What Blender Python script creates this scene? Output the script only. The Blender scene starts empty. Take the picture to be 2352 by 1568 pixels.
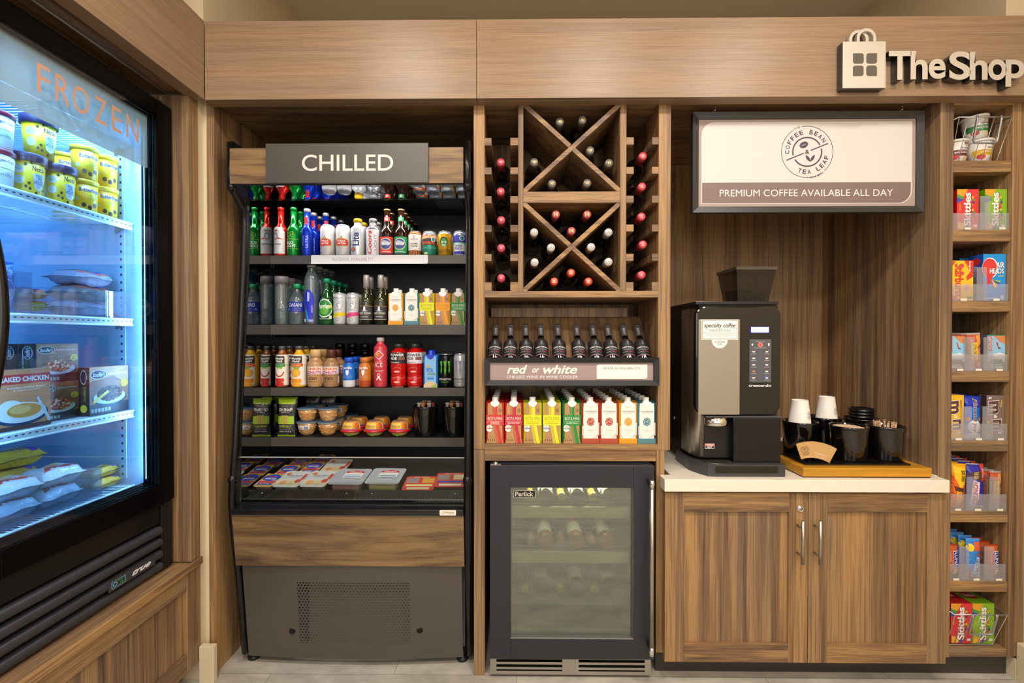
import bpy, bmesh, math, random
from mathutils import Vector, Matrix, Euler
random.seed(7)
sc = bpy.context.scene
# ---------------------------------------------------------------- camera, world, lights
FX = 16/36*2352
CAM = Vector((0, -1.686, 1.26))
cam = bpy.data.objects.new('camera', bpy.data.cameras.new('camera'))
cam.data.lens = 16; cam.data.sensor_width = 36; cam.data.clip_start = .02
cam.location = CAM; cam.rotation_euler = Euler((math.radians(89.5), 0, math.radians(.6)))
sc.collection.objects.link(cam); sc.camera = cam
sc.view_settings.view_transform = 'Standard'; sc.view_settings.look = 'None'
sc.view_settings.exposure = -0.18; sc.view_settings.gamma = 1; sc.view_settings.use_curve_mapping = False
sc.cycles.use_denoising = True
sc.cycles.max_bounces = 10; sc.cycles.transparent_max_bounces = 24; sc.cycles.diffuse_bounces = 4; sc.cycles.glossy_bounces = 5
sc.cycles.caustics_reflective = False; sc.cycles.caustics_refractive = False
sc.cycles.sample_clamp_indirect = 4
w = bpy.data.worlds.new('world'); sc.world = w; w.use_nodes = True
w.node_tree.nodes['Background'].inputs[0].default_value = (1, .95, .90, 1)
w.node_tree.nodes['Background'].inputs[1].default_value = .40
def light(name, loc, rot, size, power, col, sy=None, shape=None, spread=None):
    d = bpy.data.lights.new(name, 'AREA'); d.energy = power; d.color = col
    d.shape = 'RECTANGLE' if sy else (shape or 'DISK'); d.size = size
    if sy: d.size_y = sy
    if spread: d.spread = math.radians(spread)
    o = bpy.data.objects.new(name, d); o.location = loc; o.rotation_euler = rot
    sc.collection.objects.link(o); return o
WARM = (1, .92, .83)
for x, y, p in ((-.62, -1.2, 21), (.45, -1.25, 21), (1.25, -1.2, 19), (-.1, -2.4, 26), (1.3, -2.5, 22), (-1.0, -2.5, 22)):
    light('ceiling_downlight', (x, y, 2.86), (0, 0, 0), .32, p, WARM)
light('room_front_fill', (.4, -4.2, 1.9), (math.radians(84), 0, 0), 3.4, 55, (1, .92, .82), sy=1.8)  # soft frontal fill added to lift the goods and niche interiors
LED = (.36, .62, 1)
for yy, rz in ((-.166, 48), (-.652, -48)):   # the freezer's two vertical LED strips behind the door
    light('freezer_led_and_fill', (-1.252, yy, 1.36), (0, math.radians(90), math.radians(rz)), 1.15, 16, LED, sy=.02)
light('freezer_led_and_fill', (-1.30, -.40, 1.985), (0, math.radians(20), 0), .03, 15, LED, sy=.42)  # extra fill along the top, added to brighten the banner film
light('cooler_canopy_fill', (-.61, .215, 1.853), (math.radians(-8), 0, 0), .80, 3.6, (1, .95, .88), sy=.02)  # added fill under the canopy keeping the cooler goods bright, no visible fixture
# ---------------------------------------------------------------- projection helpers (measuring the place from the photograph)
RM = cam.rotation_euler.to_matrix()
def ray(px, py): return RM @ Vector(((px-1176)/FX, (784-py)/FX, -1))
def at(px, py, Y):
    r = ray(px, py); t = (Y-CAM.y)/r.y; p = CAM+r*t; return p.x, p.z
def atx(px, py, X):
    r = ray(px, py); t = (X-CAM.x)/r.x; p = CAM+r*t; return p.y, p.z
def PX(px, Y): return at(px, 775, Y)[0]
def PZ(py, Y, px=1187): return at(px, py, Y)[1]
# ---------------------------------------------------------------- materials
def lin(c):
    if isinstance(c, str): c = [int(c[i:i+2], 16)/255 for i in (0, 2, 4)]
    return tuple(x/12.92 if x <= .04045 else ((x+.055)/1.055)**2.4 for x in c)+(1,)
_M = {}
def film(h):
    """crinkled glossy wrapper"""
    k = ('film', h)
    if k not in _M:
        m = bpy.data.materials.new('film_'+h); m.use_nodes = True; n = m.node_tree.nodes; l = m.node_tree.links; b = n['Principled BSDF']
        b.inputs['Base Color'].default_value = lin(h); b.inputs['Roughness'].default_value = .16; b.inputs['Coat Weight'].default_value = .4
        tc = n.new('ShaderNodeTexCoord'); t = n.new('ShaderNodeTexNoise'); t.inputs['Scale'].default_value = 34; t.inputs['Detail'].default_value = 4; t.inputs['Distortion'].default_value = 1.8
        bp = n.new('ShaderNodeBump'); bp.inputs['Strength'].default_value = .9; bp.inputs['Distance'].default_value = .006
        l.new(tc.outputs['Object'], t.inputs[0]); l.new(t.outputs[0], bp.inputs['Height']); l.new(bp.outputs[0], b.inputs['Normal']); _M[k] = m
    return _M[k]
def C(h, rough=.45, metal=0, spec=.5, coat=0):
    k = (h, rough, metal, spec, coat)
    if k not in _M:
        m = bpy.data.materials.new('c_'+str(h)); m.use_nodes = True; b = m.node_tree.nodes['Principled BSDF']
        b.inputs['Base Color'].default_value = lin(h); b.inputs['Roughness'].default_value = rough
        b.inputs['Metallic'].default_value = metal; b.inputs['Specular IOR Level'].default_value = spec
        b.inputs['Coat Weight'].default_value = coat
        _M[k] = m
    return _M[k]
def emit(h, s):
    m = C(h+'', .3, 0, .5, .011); b = m.node_tree.nodes['Principled BSDF']
    b.inputs['Emission Color'].default_value = lin(h); b.inputs['Emission Strength'].default_value = s; return m
def clear(h='ffffff', dens=.12, rough=.03, gloss=None, key=None):
    """thin clear plastic or glass: mostly passes light, a bit of its own colour, fresnel shine"""
    k = ('clear', h, dens, rough, gloss)
    if k in _M: return _M[k]
    m = bpy.data.materials.new('clear_'+h); m.use_nodes = True; n = m.node_tree.nodes; l = m.node_tree.links; n.clear()
    out = n.new('ShaderNodeOutputMaterial'); tr = n.new('ShaderNodeBsdfTransparent'); tr.inputs[0].default_value = lin(h)
    df = n.new('ShaderNodeBsdfDiffuse'); df.inputs[0].default_value = lin(h)
    gl = n.new('ShaderNodeBsdfGlossy'); gl.inputs['Roughness'].default_value = rough; gl.inputs[0].default_value = (1, 1, 1, 1)
    a = n.new('ShaderNodeMixShader'); a.inputs[0].default_value = dens; l.new(tr.outputs[0], a.inputs[1]); l.new(df.outputs[0], a.inputs[2])
    b = n.new('ShaderNodeMixShader'); l.new(a.outputs[0], b.inputs[1]); l.new(gl.outputs[0], b.inputs[2])
    fr = n.new('ShaderNodeFresnel'); ge = n.new('ShaderNodeNewGeometry'); mr = n.new('ShaderNodeMapRange'); mr.inputs['To Min'].default_value = 1.36; mr.inputs['To Max'].default_value = 1/1.36; l.new(ge.outputs['Backfacing'], mr.inputs['Value']); l.new(mr.outputs[0], fr.inputs[0])  # same shine on both faces of a thin sheet
    if gloss is None: l.new(fr.outputs[0], b.inputs[0])
    else:
        ad = n.new('ShaderNodeMath'); ad.operation = 'ADD'; ad.use_clamp = True; ad.inputs[1].default_value = gloss
        l.new(fr.outputs[0], ad.inputs[0]); l.new(ad.outputs[0], b.inputs[0])
    l.new(b.outputs[0], out.inputs[0]); _M[k] = m; return m
def nodemat(name, base, rough=.5):
    m = bpy.data.materials.new(name); m.use_nodes = True; nt = m.node_tree; b = nt.nodes['Principled BSDF']
    b.inputs['Roughness'].default_value = rough; return m, nt, nt.nodes, nt.links, b
def wood(name, axis, ramp, across=26, along=.55, rough=.42, fine=190, fmix=.35, dist=0, tint=1):
    m, nt, n, l, b = nodemat(name, None, rough)
    tc = n.new('ShaderNodeTexCoord'); oi = n.new('ShaderNodeObjectInfo')
    vm = n.new('ShaderNodeVectorMath'); vm.operation = 'SCALE'; vm.inputs[0].default_value = (7.3, 5.1, 3.7); l.new(oi.outputs['Random'], vm.inputs['Scale'])
    va = n.new('ShaderNodeVectorMath'); l.new(tc.outputs['Object'], va.inputs[0]); l.new(vm.outputs[0], va.inputs[1])
    def noise(sc_ac, sc_al, det, di):
        mp = n.new('ShaderNodeMapping'); s = [sc_ac]*3; s['xyz'.index(axis)] = sc_al; mp.inputs['Scale'].default_value = s
        l.new(va.outputs[0], mp.inputs[0]); t = n.new('ShaderNodeTexNoise'); t.inputs['Scale'].default_value = 1
        t.inputs['Detail'].default_value = det; t.inputs['Roughness'].default_value = .6; t.inputs['Distortion'].default_value = di
        l.new(mp.outputs[0], t.inputs[0]); return t.outputs[0]
    a = noise(across, along, 5, dist); f = noise(fine, along*6, 3, 0)
    mx = n.new('ShaderNodeMix'); mx.data_type = 'FLOAT'; mx.inputs[0].default_value = fmix; l.new(a, mx.inputs[2]); l.new(f, mx.inputs[3])
    cr = n.new('ShaderNodeValToRGB'); l.new(mx.outputs[0], cr.inputs[0]); e = cr.color_ramp.elements
    while len(e) < len(ramp): e.new(.5)
    for el, (p, c) in zip(e, ramp): el.position = p; el.color = lin(c)
    tn = noise(across*.22, along*.5, 2, 0); tr_ = n.new('ShaderNodeValToRGB'); l.new(tn, tr_.inputs[0]); q = tr_.color_ramp.elements; q[0].position = .38; q[0].color = (.84, .86, .92, 1); q[1].position = .62; q[1].color = (1.10, 1.02, .84, 1)
    mc = n.new('ShaderNodeMix'); mc.data_type = 'RGBA'; mc.blend_type = 'MULTIPLY'; mc.inputs[0].default_value = tint; l.new(cr.outputs[0], mc.inputs[6]); l.new(tr_.outputs[0], mc.inputs[7])
    l.new(mc.outputs[2], b.inputs['Base Color']); b.inputs['Specular IOR Level'].default_value = .35
    bp = n.new('ShaderNodeBump'); bp.inputs['Strength'].default_value = .06; bp.inputs['Distance'].default_value = .002; l.new(f, bp.inputs['Height']); l.new(bp.outputs[0], b.inputs['Normal'])
    return m
R1 = [(.34, '523f31'), (.43, '775e49'), (.50, '8b6e51'), (.56, 'a8875f'), (.66, '776252')]
WV = wood('laminate_vertical', 'z', R1)
WH = wood('laminate_horizontal', 'x', R1, across=22, along=1.2)
WY = wood('laminate_depthwise', 'y', R1, across=22, along=1.0)
R2 = [(.3, '7c6450'), (.5, '927860'), (.7, 'a2876c')]
FH = wood('fascia_x', 'x', R2, across=60, along=1.2, fmix=.6, fine=420, rough=.36, tint=.35)
FY = wood('fascia_y', 'y', R2, across=60, along=1.2, fmix=.6, fine=420, rough=.36, tint=.35)
WN = wood('walnut_panel', 'x', [(.32, '4f3d2f'), (.45, '705942'), (.55, '8a7050'), (.66, '967a58'), (.75, '6b5844')], across=13, along=1.5, dist=1.6, fmix=.25, rough=.35)
BAM = wood('bamboo', 'x', [(.3, 'b07a1e'), (.6, 'cc9630')], across=120, along=3, fmix=.4, rough=.3)
def mottled(name, c1, c2, scale=3, rough=.6, det=6, seams=False):
    m, nt, n, l, b = nodemat(name, None, rough); tc = n.new('ShaderNodeTexCoord')
    t = n.new('ShaderNodeTexNoise'); t.inputs['Scale'].default_value = scale; t.inputs['Detail'].default_value = det; t.inputs['Roughness'].default_value = .65
    mp = n.new('ShaderNodeMapping'); mp.inputs['Scale'].default_value = (1, 2.2, 1) if seams else (1, 1, 1); l.new(tc.outputs['Object'], mp.inputs[0]); l.new(mp.outputs[0], t.inputs[0])
    cr = n.new('ShaderNodeValToRGB'); cr.color_ramp.elements[0].position = .35; cr.color_ramp.elements[1].position = .65
    cr.color_ramp.elements[0].color = lin(c1); cr.color_ramp.elements[1].color = lin(c2); l.new(t.outputs[0], cr.inputs[0]); o = cr.outputs[0]
    if seams:
        br = n.new('ShaderNodeTexBrick'); br.inputs['Scale'].default_value = 1; br.inputs['Brick Width'].default_value = .92; br.inputs['Row Height'].default_value = .31
        br.inputs['Mortar Size'].default_value = .0018; br.inputs['Color1'].default_value = (1, 1, 1, 1); br.inputs['Color2'].default_value = (.86, .86, .86, 1); br.inputs['Mortar'].default_value = (.62, .60, .57, 1)
        l.new(tc.outputs['Object'], br.inputs[0]); mx = n.new('ShaderNodeMix'); mx.data_type = 'RGBA'; mx.blend_type = 'MULTIPLY'; mx.inputs[0].default_value = 1
        l.new(o, mx.inputs[6]); l.new(br.outputs[0], mx.inputs[7]); o = mx.outputs[2]
    l.new(o, b.inputs['Base Color']); return m
FLOOR = mottled('floor_tile', 'a19b90', 'c9c2b4', 5, .42, 9, True)
WALL = mottled('painted_wall', 'c9b796', 'cebc9c', 2, .8)
CEIL = mottled('painted_ceiling', 'd3c8b0', 'd7ccb4', 2, .85)
TRIMW = C('d6c6a8', .5)
BLK = C('0b0b0c', .22, 0, .4); BLKM = C('17171a', .42); BLKS = C('232326', .35); BRZ = C('56514b', .36, .35)
CHR = C('e6e4e0', .12, 1); STL = C('b9b4ab', .32, 1); STLD = C('9a958c', .38, 1); MIR = C('a6a8ac', .03, 1); MIRL = C('b0b2b6', .12, 1)
WHT = C('f2efe9', .4); FRZ_LEDTINT = C('b3d0ea', .4); QTZ = mottled('quartz', 'ece2d2', 'f0e7d8', 30, .25)  # white freezer liner tinted blue: LED light put into its colour
ACR = clear('f4f4f8', .13, .03, .03); ACR2 = clear('f4f4f8', .05, .03, .01); GLS = clear('e8f2f0', .0, .01, .0); PET = clear('dde6ea', .10, .05, .03)
# ---------------------------------------------------------------- mesh builder
class MB:
    def __init__(s): s.v = []; s.f = []; s.mi = []; s.sm = []; s.mats = []; s.M = None
    def add(s, vs, fs, mat, smooth=False):
        if mat not in s.mats: s.mats.append(mat)
        k = s.mats.index(mat); n = len(s.v)
        if s.M is not None: vs = [s.M @ Vector(v) for v in vs]
        s.v += [tuple(v) for v in vs]
        for f in fs: s.f.append([i+n for i in f]); s.mi.append(k); s.sm.append(smooth)
        return s
    def box(s, x0, y0, z0, x1, y1, z1, mat):
        if x0 > x1: x0, x1 = x1, x0
        if y0 > y1: y0, y1 = y1, y0
        if z0 > z1: z0, z1 = z1, z0
        v = [(x, y, z) for z in (z0, z1) for y in (y0, y1) for x in (x0, x1)]
        return s.add(v, [(0, 2, 3, 1), (4, 5, 7, 6), (0, 1, 5, 4), (2, 6, 7, 3), (0, 4, 6, 2), (1, 3, 7, 5)], mat)
    def lathe(s, prof, mat, n=20, c=(0, 0, 0), M=None, smooth=True, caps=True):
        """prof: (r, z) or (r, z, mat for the segment that starts here)"""
        rings = []
        for p in prof:
            rings.append([(c[0]+p[0]*math.cos(2*math.pi*k/n), c[1]+p[0]*math.sin(2*math.pi*k/n), c[2]+p[1]) for k in range(n)])
        if M is not None: rings = [[M @ Vector(v) for v in r] for r in rings]
        cur = mat
        for i in range(len(prof)-1):
            if len(prof[i]) > 2: cur = prof[i][2]
            sm = smooth
            s.add(rings[i]+rings[i+1], [(k, (k+1) % n, n+(k+1) % n, n+k) for k in range(n)], cur, sm)
        if caps:
            if prof[0][0] > 1e-4: s.add(rings[0], [tuple(reversed(range(n)))], prof[0][2] if len(prof[0]) > 2 else mat)
            if prof[-1][0] > 1e-4: s.add(rings[-1], [tuple(range(n))], cur)
        return s
    def prism(s, pts, a, b, plane, mat, smooth=False):
        f = {'xz': lambda p, t: (p[0], t, p[1]), 'yz': lambda p, t: (t, p[0], p[1]), 'xy': lambda p, t: (p[0], p[1], t)}[plane]
        n = len(pts); v = [f(p, a) for p in pts]+[f(p, b) for p in pts]
        s.add(v, [tuple(range(n)), tuple(reversed(range(n, 2*n)))], mat)
        return s.add(v, [(i, n+i, n+(i+1) % n, (i+1) % n) for i in range(n)], mat, smooth)
    def tube(s, pts, r, mat, n=8, closed=False):
        pts = [Vector(p) for p in pts]; rings = []; N = len(pts); up = None
        for i, p in enumerate(pts):
            a = pts[i-1] if (i or closed) else p; b = pts[(i+1) % N] if (i < N-1 or closed) else p
            d = (b-a).normalized()
            if up is None: up = Vector((0, 0, 1)) if abs(d.z) < .9 else Vector((1, 0, 0))
            if d.cross(up).length < .15: up = Vector((0, 1, 0)) if abs(d.y) < .7 else Vector((0, 0, 1))
            x = d.cross(up).normalized(); up = x.cross(d).normalized()
            rings.append([p+x*r*math.cos(2*math.pi*k/n)+up*r*math.sin(2*math.pi*k/n) for k in range(n)])
        M = N if closed else N-1
        for i in range(M):
            s.add(rings[i]+rings[(i+1) % N], [(k, (k+1) % n, n+(k+1) % n, n+k) for k in range(n)], mat, True)
        if not closed: s.add(rings[0], [tuple(range(n))], mat); s.add(rings[-1], [tuple(range(n))], mat)
        return s
    def ball(s, c, r, mat, n=10, sq=1):
        pr = [(max(r*math.sin(math.pi*i/6), 0), -r*sq*math.cos(math.pi*i/6)) for i in range(7)]
        return s.lathe(pr, mat, n, c)
    def mesh(s, name):
        me = bpy.data.meshes.new(name); me.from_pydata(s.v, [], s.f); 
        for m in s.mats: me.materials.append(m)
        me.polygons.foreach_set('material_index', s.mi); me.polygons.foreach_set('use_smooth', s.sm)
        bm = bmesh.new(); bm.from_mesh(me); bmesh.ops.remove_doubles(bm, verts=bm.verts, dist=1e-6)
        bmesh.ops.recalc_face_normals(bm, faces=bm.faces); bm.to_mesh(me); bm.free(); me.update(); return me
    def build(s, name, parent=None, bevel=0, label=None):
        return link(name, s.mesh(name), parent, bevel, label)
def link(name, me, parent=None, bevel=0, label=None):
    o = bpy.data.objects.new(name, me); sc.collection.objects.link(o)
    if parent: o.parent = parent
    if label: o['label'] = label
    if bevel:
        b = o.modifiers.new('b', 'BEVEL'); b.width = bevel; b.segments = 2; b.limit_method = 'ANGLE'; b.harden_normals = False
    return o
def tag(o, label, cat, group=None, kind=None):
    o['label'] = label; o['category'] = cat
    if group: o['group'] = group
    if kind: o['kind'] = kind
    return o
def thing(name, label, cat, loc=(0, 0, 0), rot=(0, 0, 0), group=None):
    o = bpy.data.objects.new(name, None); sc.collection.objects.link(o); o.location = loc; o.rotation_euler = rot
    o.empty_display_size = .02; return tag(o, label, cat, group)
def struct(name, mb, bevel=0, parent=None):
    o = mb.build(name, parent, bevel)
    if not parent: o['kind'] = 'structure'
    return o
def place(rec, name, label, cat, loc, rot=(0, 0, 0), group=None, scale=None):
    """rec: list of (part name, mesh[, sub-parts]); one mesh -> the thing is that mesh"""
    if isinstance(rot, (int, float)): rot = (0, 0, rot)
    if len(rec) == 1: o = link(name, rec[0][1]); tag(o, label, cat, group); o.location = loc; o.rotation_euler = rot
    else:
        o = thing(name, label, cat, loc, rot, group)
        for p in rec: link(p[0], p[1], o)
    if scale: o.scale = scale if isinstance(scale, tuple) else (scale,)*3
    return o
# ---------------------------------------------------------------- flat lettering and label drawing, wrapped on a surface afterwards
_T = {}
def textgeo(t, bold=0, sh=0, sp=1):
    k = (t, bold, sh, sp)
    if k not in _T:
        c = bpy.data.curves.new('t', 'FONT'); c.body = t; c.resolution_u = 5; c.offset = bold; c.shear = sh; c.space_character = sp
        o = bpy.data.objects.new('t', c); m = bpy.data.meshes.new_from_object(o)
        vs = [(v.co.x, v.co.y) for v in m.vertices]; fs = [tuple(p.vertices) for p in m.polygons]
        bpy.data.objects.remove(o); bpy.data.curves.remove(c); bpy.data.meshes.remove(m)
        x0 = min(v[0] for v in vs); x1 = max(v[0] for v in vs); y0 = min(v[1] for v in vs); y1 = max(v[1] for v in vs)
        _T[k] = ([((v[0]-x0)/(x1-x0)-.5, (v[1]-y0)/(y1-y0)-.5) for v in vs], fs)
    return _T[k]
class L:
    """drawing in (u, v); every later item lies a hair above the earlier"""
    def __init__(s): s.it = []
    def poly(s, pts, col): s.it.append((list(pts), [tuple(range(len(pts)))], col)); return s
    def r(s, u0, v0, u1, v1, col): return s.poly([(u0, v0), (u1, v0), (u1, v1), (u0, v1)], col)
    def e(s, u, v, ru, rv, col, n=20): return s.poly([(u+ru*math.cos(2*math.pi*k/n), v+rv*math.sin(2*math.pi*k/n)) for k in range(n)], col)
    def ring(s, u, v, ru, rv, t, col, a0=0, a1=360, n=40):
        """t as a fraction of the radius"""
        vs = []; fs = []; m = max(2, int(n*(a1-a0)/360))
        for k in range(m+1):
            a = math.radians(a0+(a1-a0)*k/m)
            for q in (1, 1-t): vs.append((u+ru*q*math.cos(a), v+rv*q*math.sin(a)))
        for k in range(m): fs.append((2*k, 2*k+2, 2*k+3, 2*k+1))
        s.it.append((vs, fs, col)); return s
    def t(s, txt, u, v, wd, h, col, b=.0, sh=0, rot=0, sp=1):
        vs, fs = textgeo(txt, b, sh, sp); a = math.radians(rot); ca, sa = math.cos(a), math.sin(a)
        s.it.append(([(u+(x*wd)*ca-(y*h)*sa*s.asp_, v+((x*wd)*sa/s.asp_+(y*h)*ca)) for x, y in vs], fs, col)); return s
    asp_ = 1
    def tv(s, txt, u, v, wu, hv, col, b=0, sh=0, up=True):
        """vertical text filling a box wu wide (u) and hv tall (v)"""
        vs, fs = textgeo(txt, b, sh); k = 1 if up else -1
        s.it.append(([(u-k*y*wu, v+k*x*hv) for x, y in vs], fs, col)); return s
    def arc(s, txt, u, v, r, a0, a1, h, col, b=0, inner=False):
        """letters round a circle from angle a0 to a1 (degrees)"""
        n = len(txt)
        for i, ch in enumerate(txt):
            if ch == ' ': continue
            a = a0+(a1-a0)*(i+.5)/n; ar = math.radians(a); vs, fs = textgeo(ch, b)
            up = ar if not inner else ar+math.pi; ca, sa = math.cos(up-math.pi/2), math.sin(up-math.pi/2); wd = h*(.25 if ch == 'I' else .78)
            cx = u+r*math.cos(ar); cy = v+r*math.sin(ar)
            s.it.append(([(cx+x*wd*ca-y*h*sa, cy+x*wd*sa+y*h*ca) for x, y in vs], fs, col))
        return s
    def onto(s, mb, fn, cut_u=(), cut_v=(), eps=.0003, e0=.0004):
        """fn(u, v, lift) -> point"""
        lay = []
        for vs, fs, col in s.it:   # an item only lies above those it overlaps
            bb = (min(v[0] for v in vs), max(v[0] for v in vs), min(v[1] for v in vs), max(v[1] for v in vs))
            lay.append((bb, 1+max([q for b, q in lay if b[0] < bb[1] and bb[0] < b[1] and b[2] < bb[3] and bb[2] < b[3]], default=-1)))
        for k, (vs, fs, col) in enumerate(s.it):
            k = lay[k][1]; mat = C(col, .5) if isinstance(col, str) else col
            if cut_u or cut_v:
                bm = bmesh.new(); bv = [bm.verts.new((a, b, 0)) for a, b in vs]
                for f in fs:
                    try: bm.faces.new([bv[i] for i in f])
                    except ValueError: pass
                us = [v[0] for v in vs]; ws = [v[1] for v in vs]
                for cuts, ax, lo, hi in ((cut_u, 0, min(us), max(us)), (cut_v, 1, min(ws), max(ws))):
                    for c in cuts:
                        if lo < c < hi:
                            co = [0, 0, 0]; no = [0, 0, 0]; co[ax] = c; no[ax] = 1
                            bmesh.ops.bisect_plane(bm, geom=bm.verts[:]+bm.edges[:]+bm.faces[:], plane_co=co, plane_no=no)
                bm.verts.index_update(); vs = [(v.co.x, v.co.y) for v in bm.verts]; fs = [tuple(v.index for v in f.verts) for f in bm.faces]; bm.free()
            lift = e0+eps*k
            mb.add([fn(u, v, lift) for u, v in vs], fs, mat)
        return mb
def flatlab(lab, name, x0, x1, z0, z1, y, mb=None, eps=.0002):
    """draw a label on a vertical surface that faces -Y; u, v run 0..1"""
    m = mb or MB(); lab.onto(m, lambda u, v, e: (x0+(x1-x0)*u, y-e, z0+(z1-z0)*v), eps=eps); return m
def lerp_prof(prof, z):
    for a, b in zip(prof, prof[1:]):
        if b[1] > a[1] and a[1]-1e-9 <= z <= b[1]+1e-9: return a[0]+(b[0]-a[0])*(z-a[1])/(b[1]-a[1])
    return prof[-1][0]
def cyllab(lab, prof, H, name='printed_label', spanang=1.3):
    m = MB(); cu = [i*.12-1.2 for i in range(21)]; cv = sorted(set(p[1]/H for p in prof))
    def fn(u, v, e):
        r = lerp_prof(prof, v*H)+e; a = u*spanang; return (r*math.sin(a), -r*math.cos(a), v*H)
    return lab.onto(m, fn, cu, cv, eps=.00015, e0=.00045+.0)
def me(mb): return mb.mesh('m')
# ================================================================ THE SETTING
m = MB(); m.box(-3, -4.6, -.05, 3, .75, 0, FLOOR); struct('floor', m)
m = MB(); m.box(-3, -4.6, 2.9, 3, .8, 2.95, CEIL); struct('ceiling', m)
m = MB(); m.box(-2.2, .68, 0, 2.2, .75, 2.9, WALL); struct('wall_back', m)
m = MB(); m.box(-2.3, -.045, 2.2, -1.132, .68, 2.9, WALL); struct('wall_left', m)
m = MB(); m.box(-1.32, -.030, 0, -1.165, 0, 2.16, TRIMW); m.box(-1.32, 0, 0, -1.153, .66, 2.16, TRIMW); struct('wall_left', m)
m = MB(); m.box(1.76, -.02, 2.2, 1.862, .68, 2.9, WALL); struct('wall_right', m)
m = MB(); m.box(1.866, -3.2, 0, 2.1, .68, 2.9, WALL); struct('wall_right', m)
m = MB(); m.box(-1.157, -.052, 0, -1.103, -.031, .135, TRIMW); struct('baseboard_left', m, .002)
m = MB(); m.box(1.838, -3.2, 0, 1.865, -.002, .14, TRIMW); m.box(1.838, -.002, 0, 1.865, .09, .075, TRIMW); struct('baseboard_right', m, .002)
m = MB(); m.box(-2.3, -2.4, 0, -1.99, -.09, 2.9, WALL); struct('wall_left', m)
# fascia boards and soffits
Zb, Zt = 2.115, 2.396
m = MB(); m.box(-1.122, -.052, Zb, PX(1096, -.03)-.0006, -.03, Zt, FH); m.box(-1.122, -.03, Zb, PX(1096, -.03)-.0006, 0, Zb+.02, FH); struct('trim_1', m, .001)
m = MB(); m.box(PX(1096, -.03)+.0006, -.052, Zb, 1.862, -.03, Zt, FH); m.box(PX(1096, -.03)+.0006, -.03, Zb, 1.862, 0, Zb+.02, FH); struct('trim_2', m, .001)
m = MB(); m.box(-1.146, -2.2, Zb, -1.124, -.052, Zt, FY); m.box(-1.175, -2.2, Zb, -1.146, -.052, Zb+.02, FY); struct('trim_3', m, .001)
m = MB(); m.box(-1.15, 0.001, Zb+.021, 1.862, .66, Zb+.045, WH); struct('trim_4', m)
m = MB(); m.box(-1.98, -1.5, Zb+.021, -1.15, -.05, Zb+.045, WY); struct('trim_5', m)
# ---------------------------------------------------------------- freezer surround (left run of joinery)
XF = -1.16
t = thing('freezer_plinth_cabinet', 'wood laminate plinth cabinet carrying the freezer, with a framed front panel', 'cabinet', (0, 0, 0))
m = MB(); m.box(-1.98, -1.5, .434, -1.160, -.036, .456, WY); m.build('top_board', t, .001)
m = MB(); m.box(-1.1595, -1.5, .434, -1.150, -.036, .460, WY); m.build('edge_strip', t, .0015)
m = MB(); Yi = -.105
m.box(XF-.02, -.105, .08, XF, -.037, .433, WV); m.build('front_stile', t, .001)
m = MB(); m.box(XF-.02, -1.5, .373, XF, -.106, .433, WY); m.build('front_rail', t, .001)
m = MB(); m.box(XF-.02, -1.5, .08, XF, -.106, .145, WY); m.build('front_rail', t, .001)
m = MB(); m.box(XF-.02, -1.5, .146, XF-.009, -.106, .372, WV); m.build('front_panel', t)
m = MB(); m.box(-1.98, -1.5, .08, XF-.021, -.037, .10, WY); m.box(-1.98, -.06, .10, XF-.021, -.037, .433, WV); m.build('carcass', t)
m = MB(); m.box(-1.98, -1.5, 0, XF-.06, -.06, .079, C('8c7c66', .6)); m.build('toe_kick', t)
t = thing('freezer_end_panel', 'tall wood laminate end panel beside the freezer, next to the pale wall corner', 'panel')
m = MB(); m.box(-1.98, -.084, .4605, XF, -.061, Zb-.0005, WV); m.build('inner_board', t, .001)
m = MB(); m.box(-1.98, -.060, .4605, XF, -.037, Zb-.0005, WV); m.build('outer_board', t, .001)
# ---------------------------------------------------------------- niche behind the open cooler
t = thing('cooler_niche', 'wood laminate lining of the tall niche around the open drinks cooler', 'niche')
m = MB(); m.box(-1.152, 0.001, 0, -1.127, .64, Zb+.02, WV); m.build('side_panel', t, .001)
m = MB(); m.box(-1.126, .64, 0, -.19, .655, Zb+.02, WV); m.build('back_panel', t)
# ---------------------------------------------------------------- wine display cabinet
xL0, xL1 = PX(1088, 0), PX(1113, 0); xR0, xR1 = PX(1512, 0), PX(1540, 0)
Z = lambda py: PZ(py, 0)
t = thing('wine_cabinet', 'tall wood laminate wine cabinet with crossed rack, sign shelf and cooler bay', 'cabinet')
def board(name, x0, y0, z0, x1, y1, z1, mat, bev=.0012, par=None):
    m = MB(); m.box(x0, y0, z0, x1, y1, z1, mat); return m.build(name, par or t, bev)
board('side_panel', xL0, 0, 0, xL1, .655, Z(1032)-.0006, WV); board('side_panel', xL0, 0, Z(1032)+.0006, xL1, .655, Zb+.02, WV)
board('side_panel', xR0, 0, Z(1033)+.0006, xR1, .655, Zb+.02, WV); board('side_panel', xR0-.006, 0, .09, xR1-.021, .655, Z(1033)-.0006, WV)
board('back_panel', xL1, .36, Z(683), xR0, .38, Zb+.02, WV); board('back_panel', xL1, .36, Z(1059), xR0, .38, Z(683), WV)
zs = Z(668), Z(683); board('shelf', xL1, 0, zs[1], xR0, .36, zs[0], WH)
xa, xb, xc, xd = PX(1190, 0), PX(1202, 0), PX(1424, 0), PX(1438, 0)
ZT = Zb+.02
board('divider', xa, 0, zs[0], xb, .36, ZT, WV); board('divider', xc, 0, zs[0], xd, .36, ZT, WV)
board('shelf', xb, 0, Z(466), xc, .36, Z(440), WH)
board('rack_top_rail', xL1, 0.0, Z(238.5), xR0, .36, ZT, WH)
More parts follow.
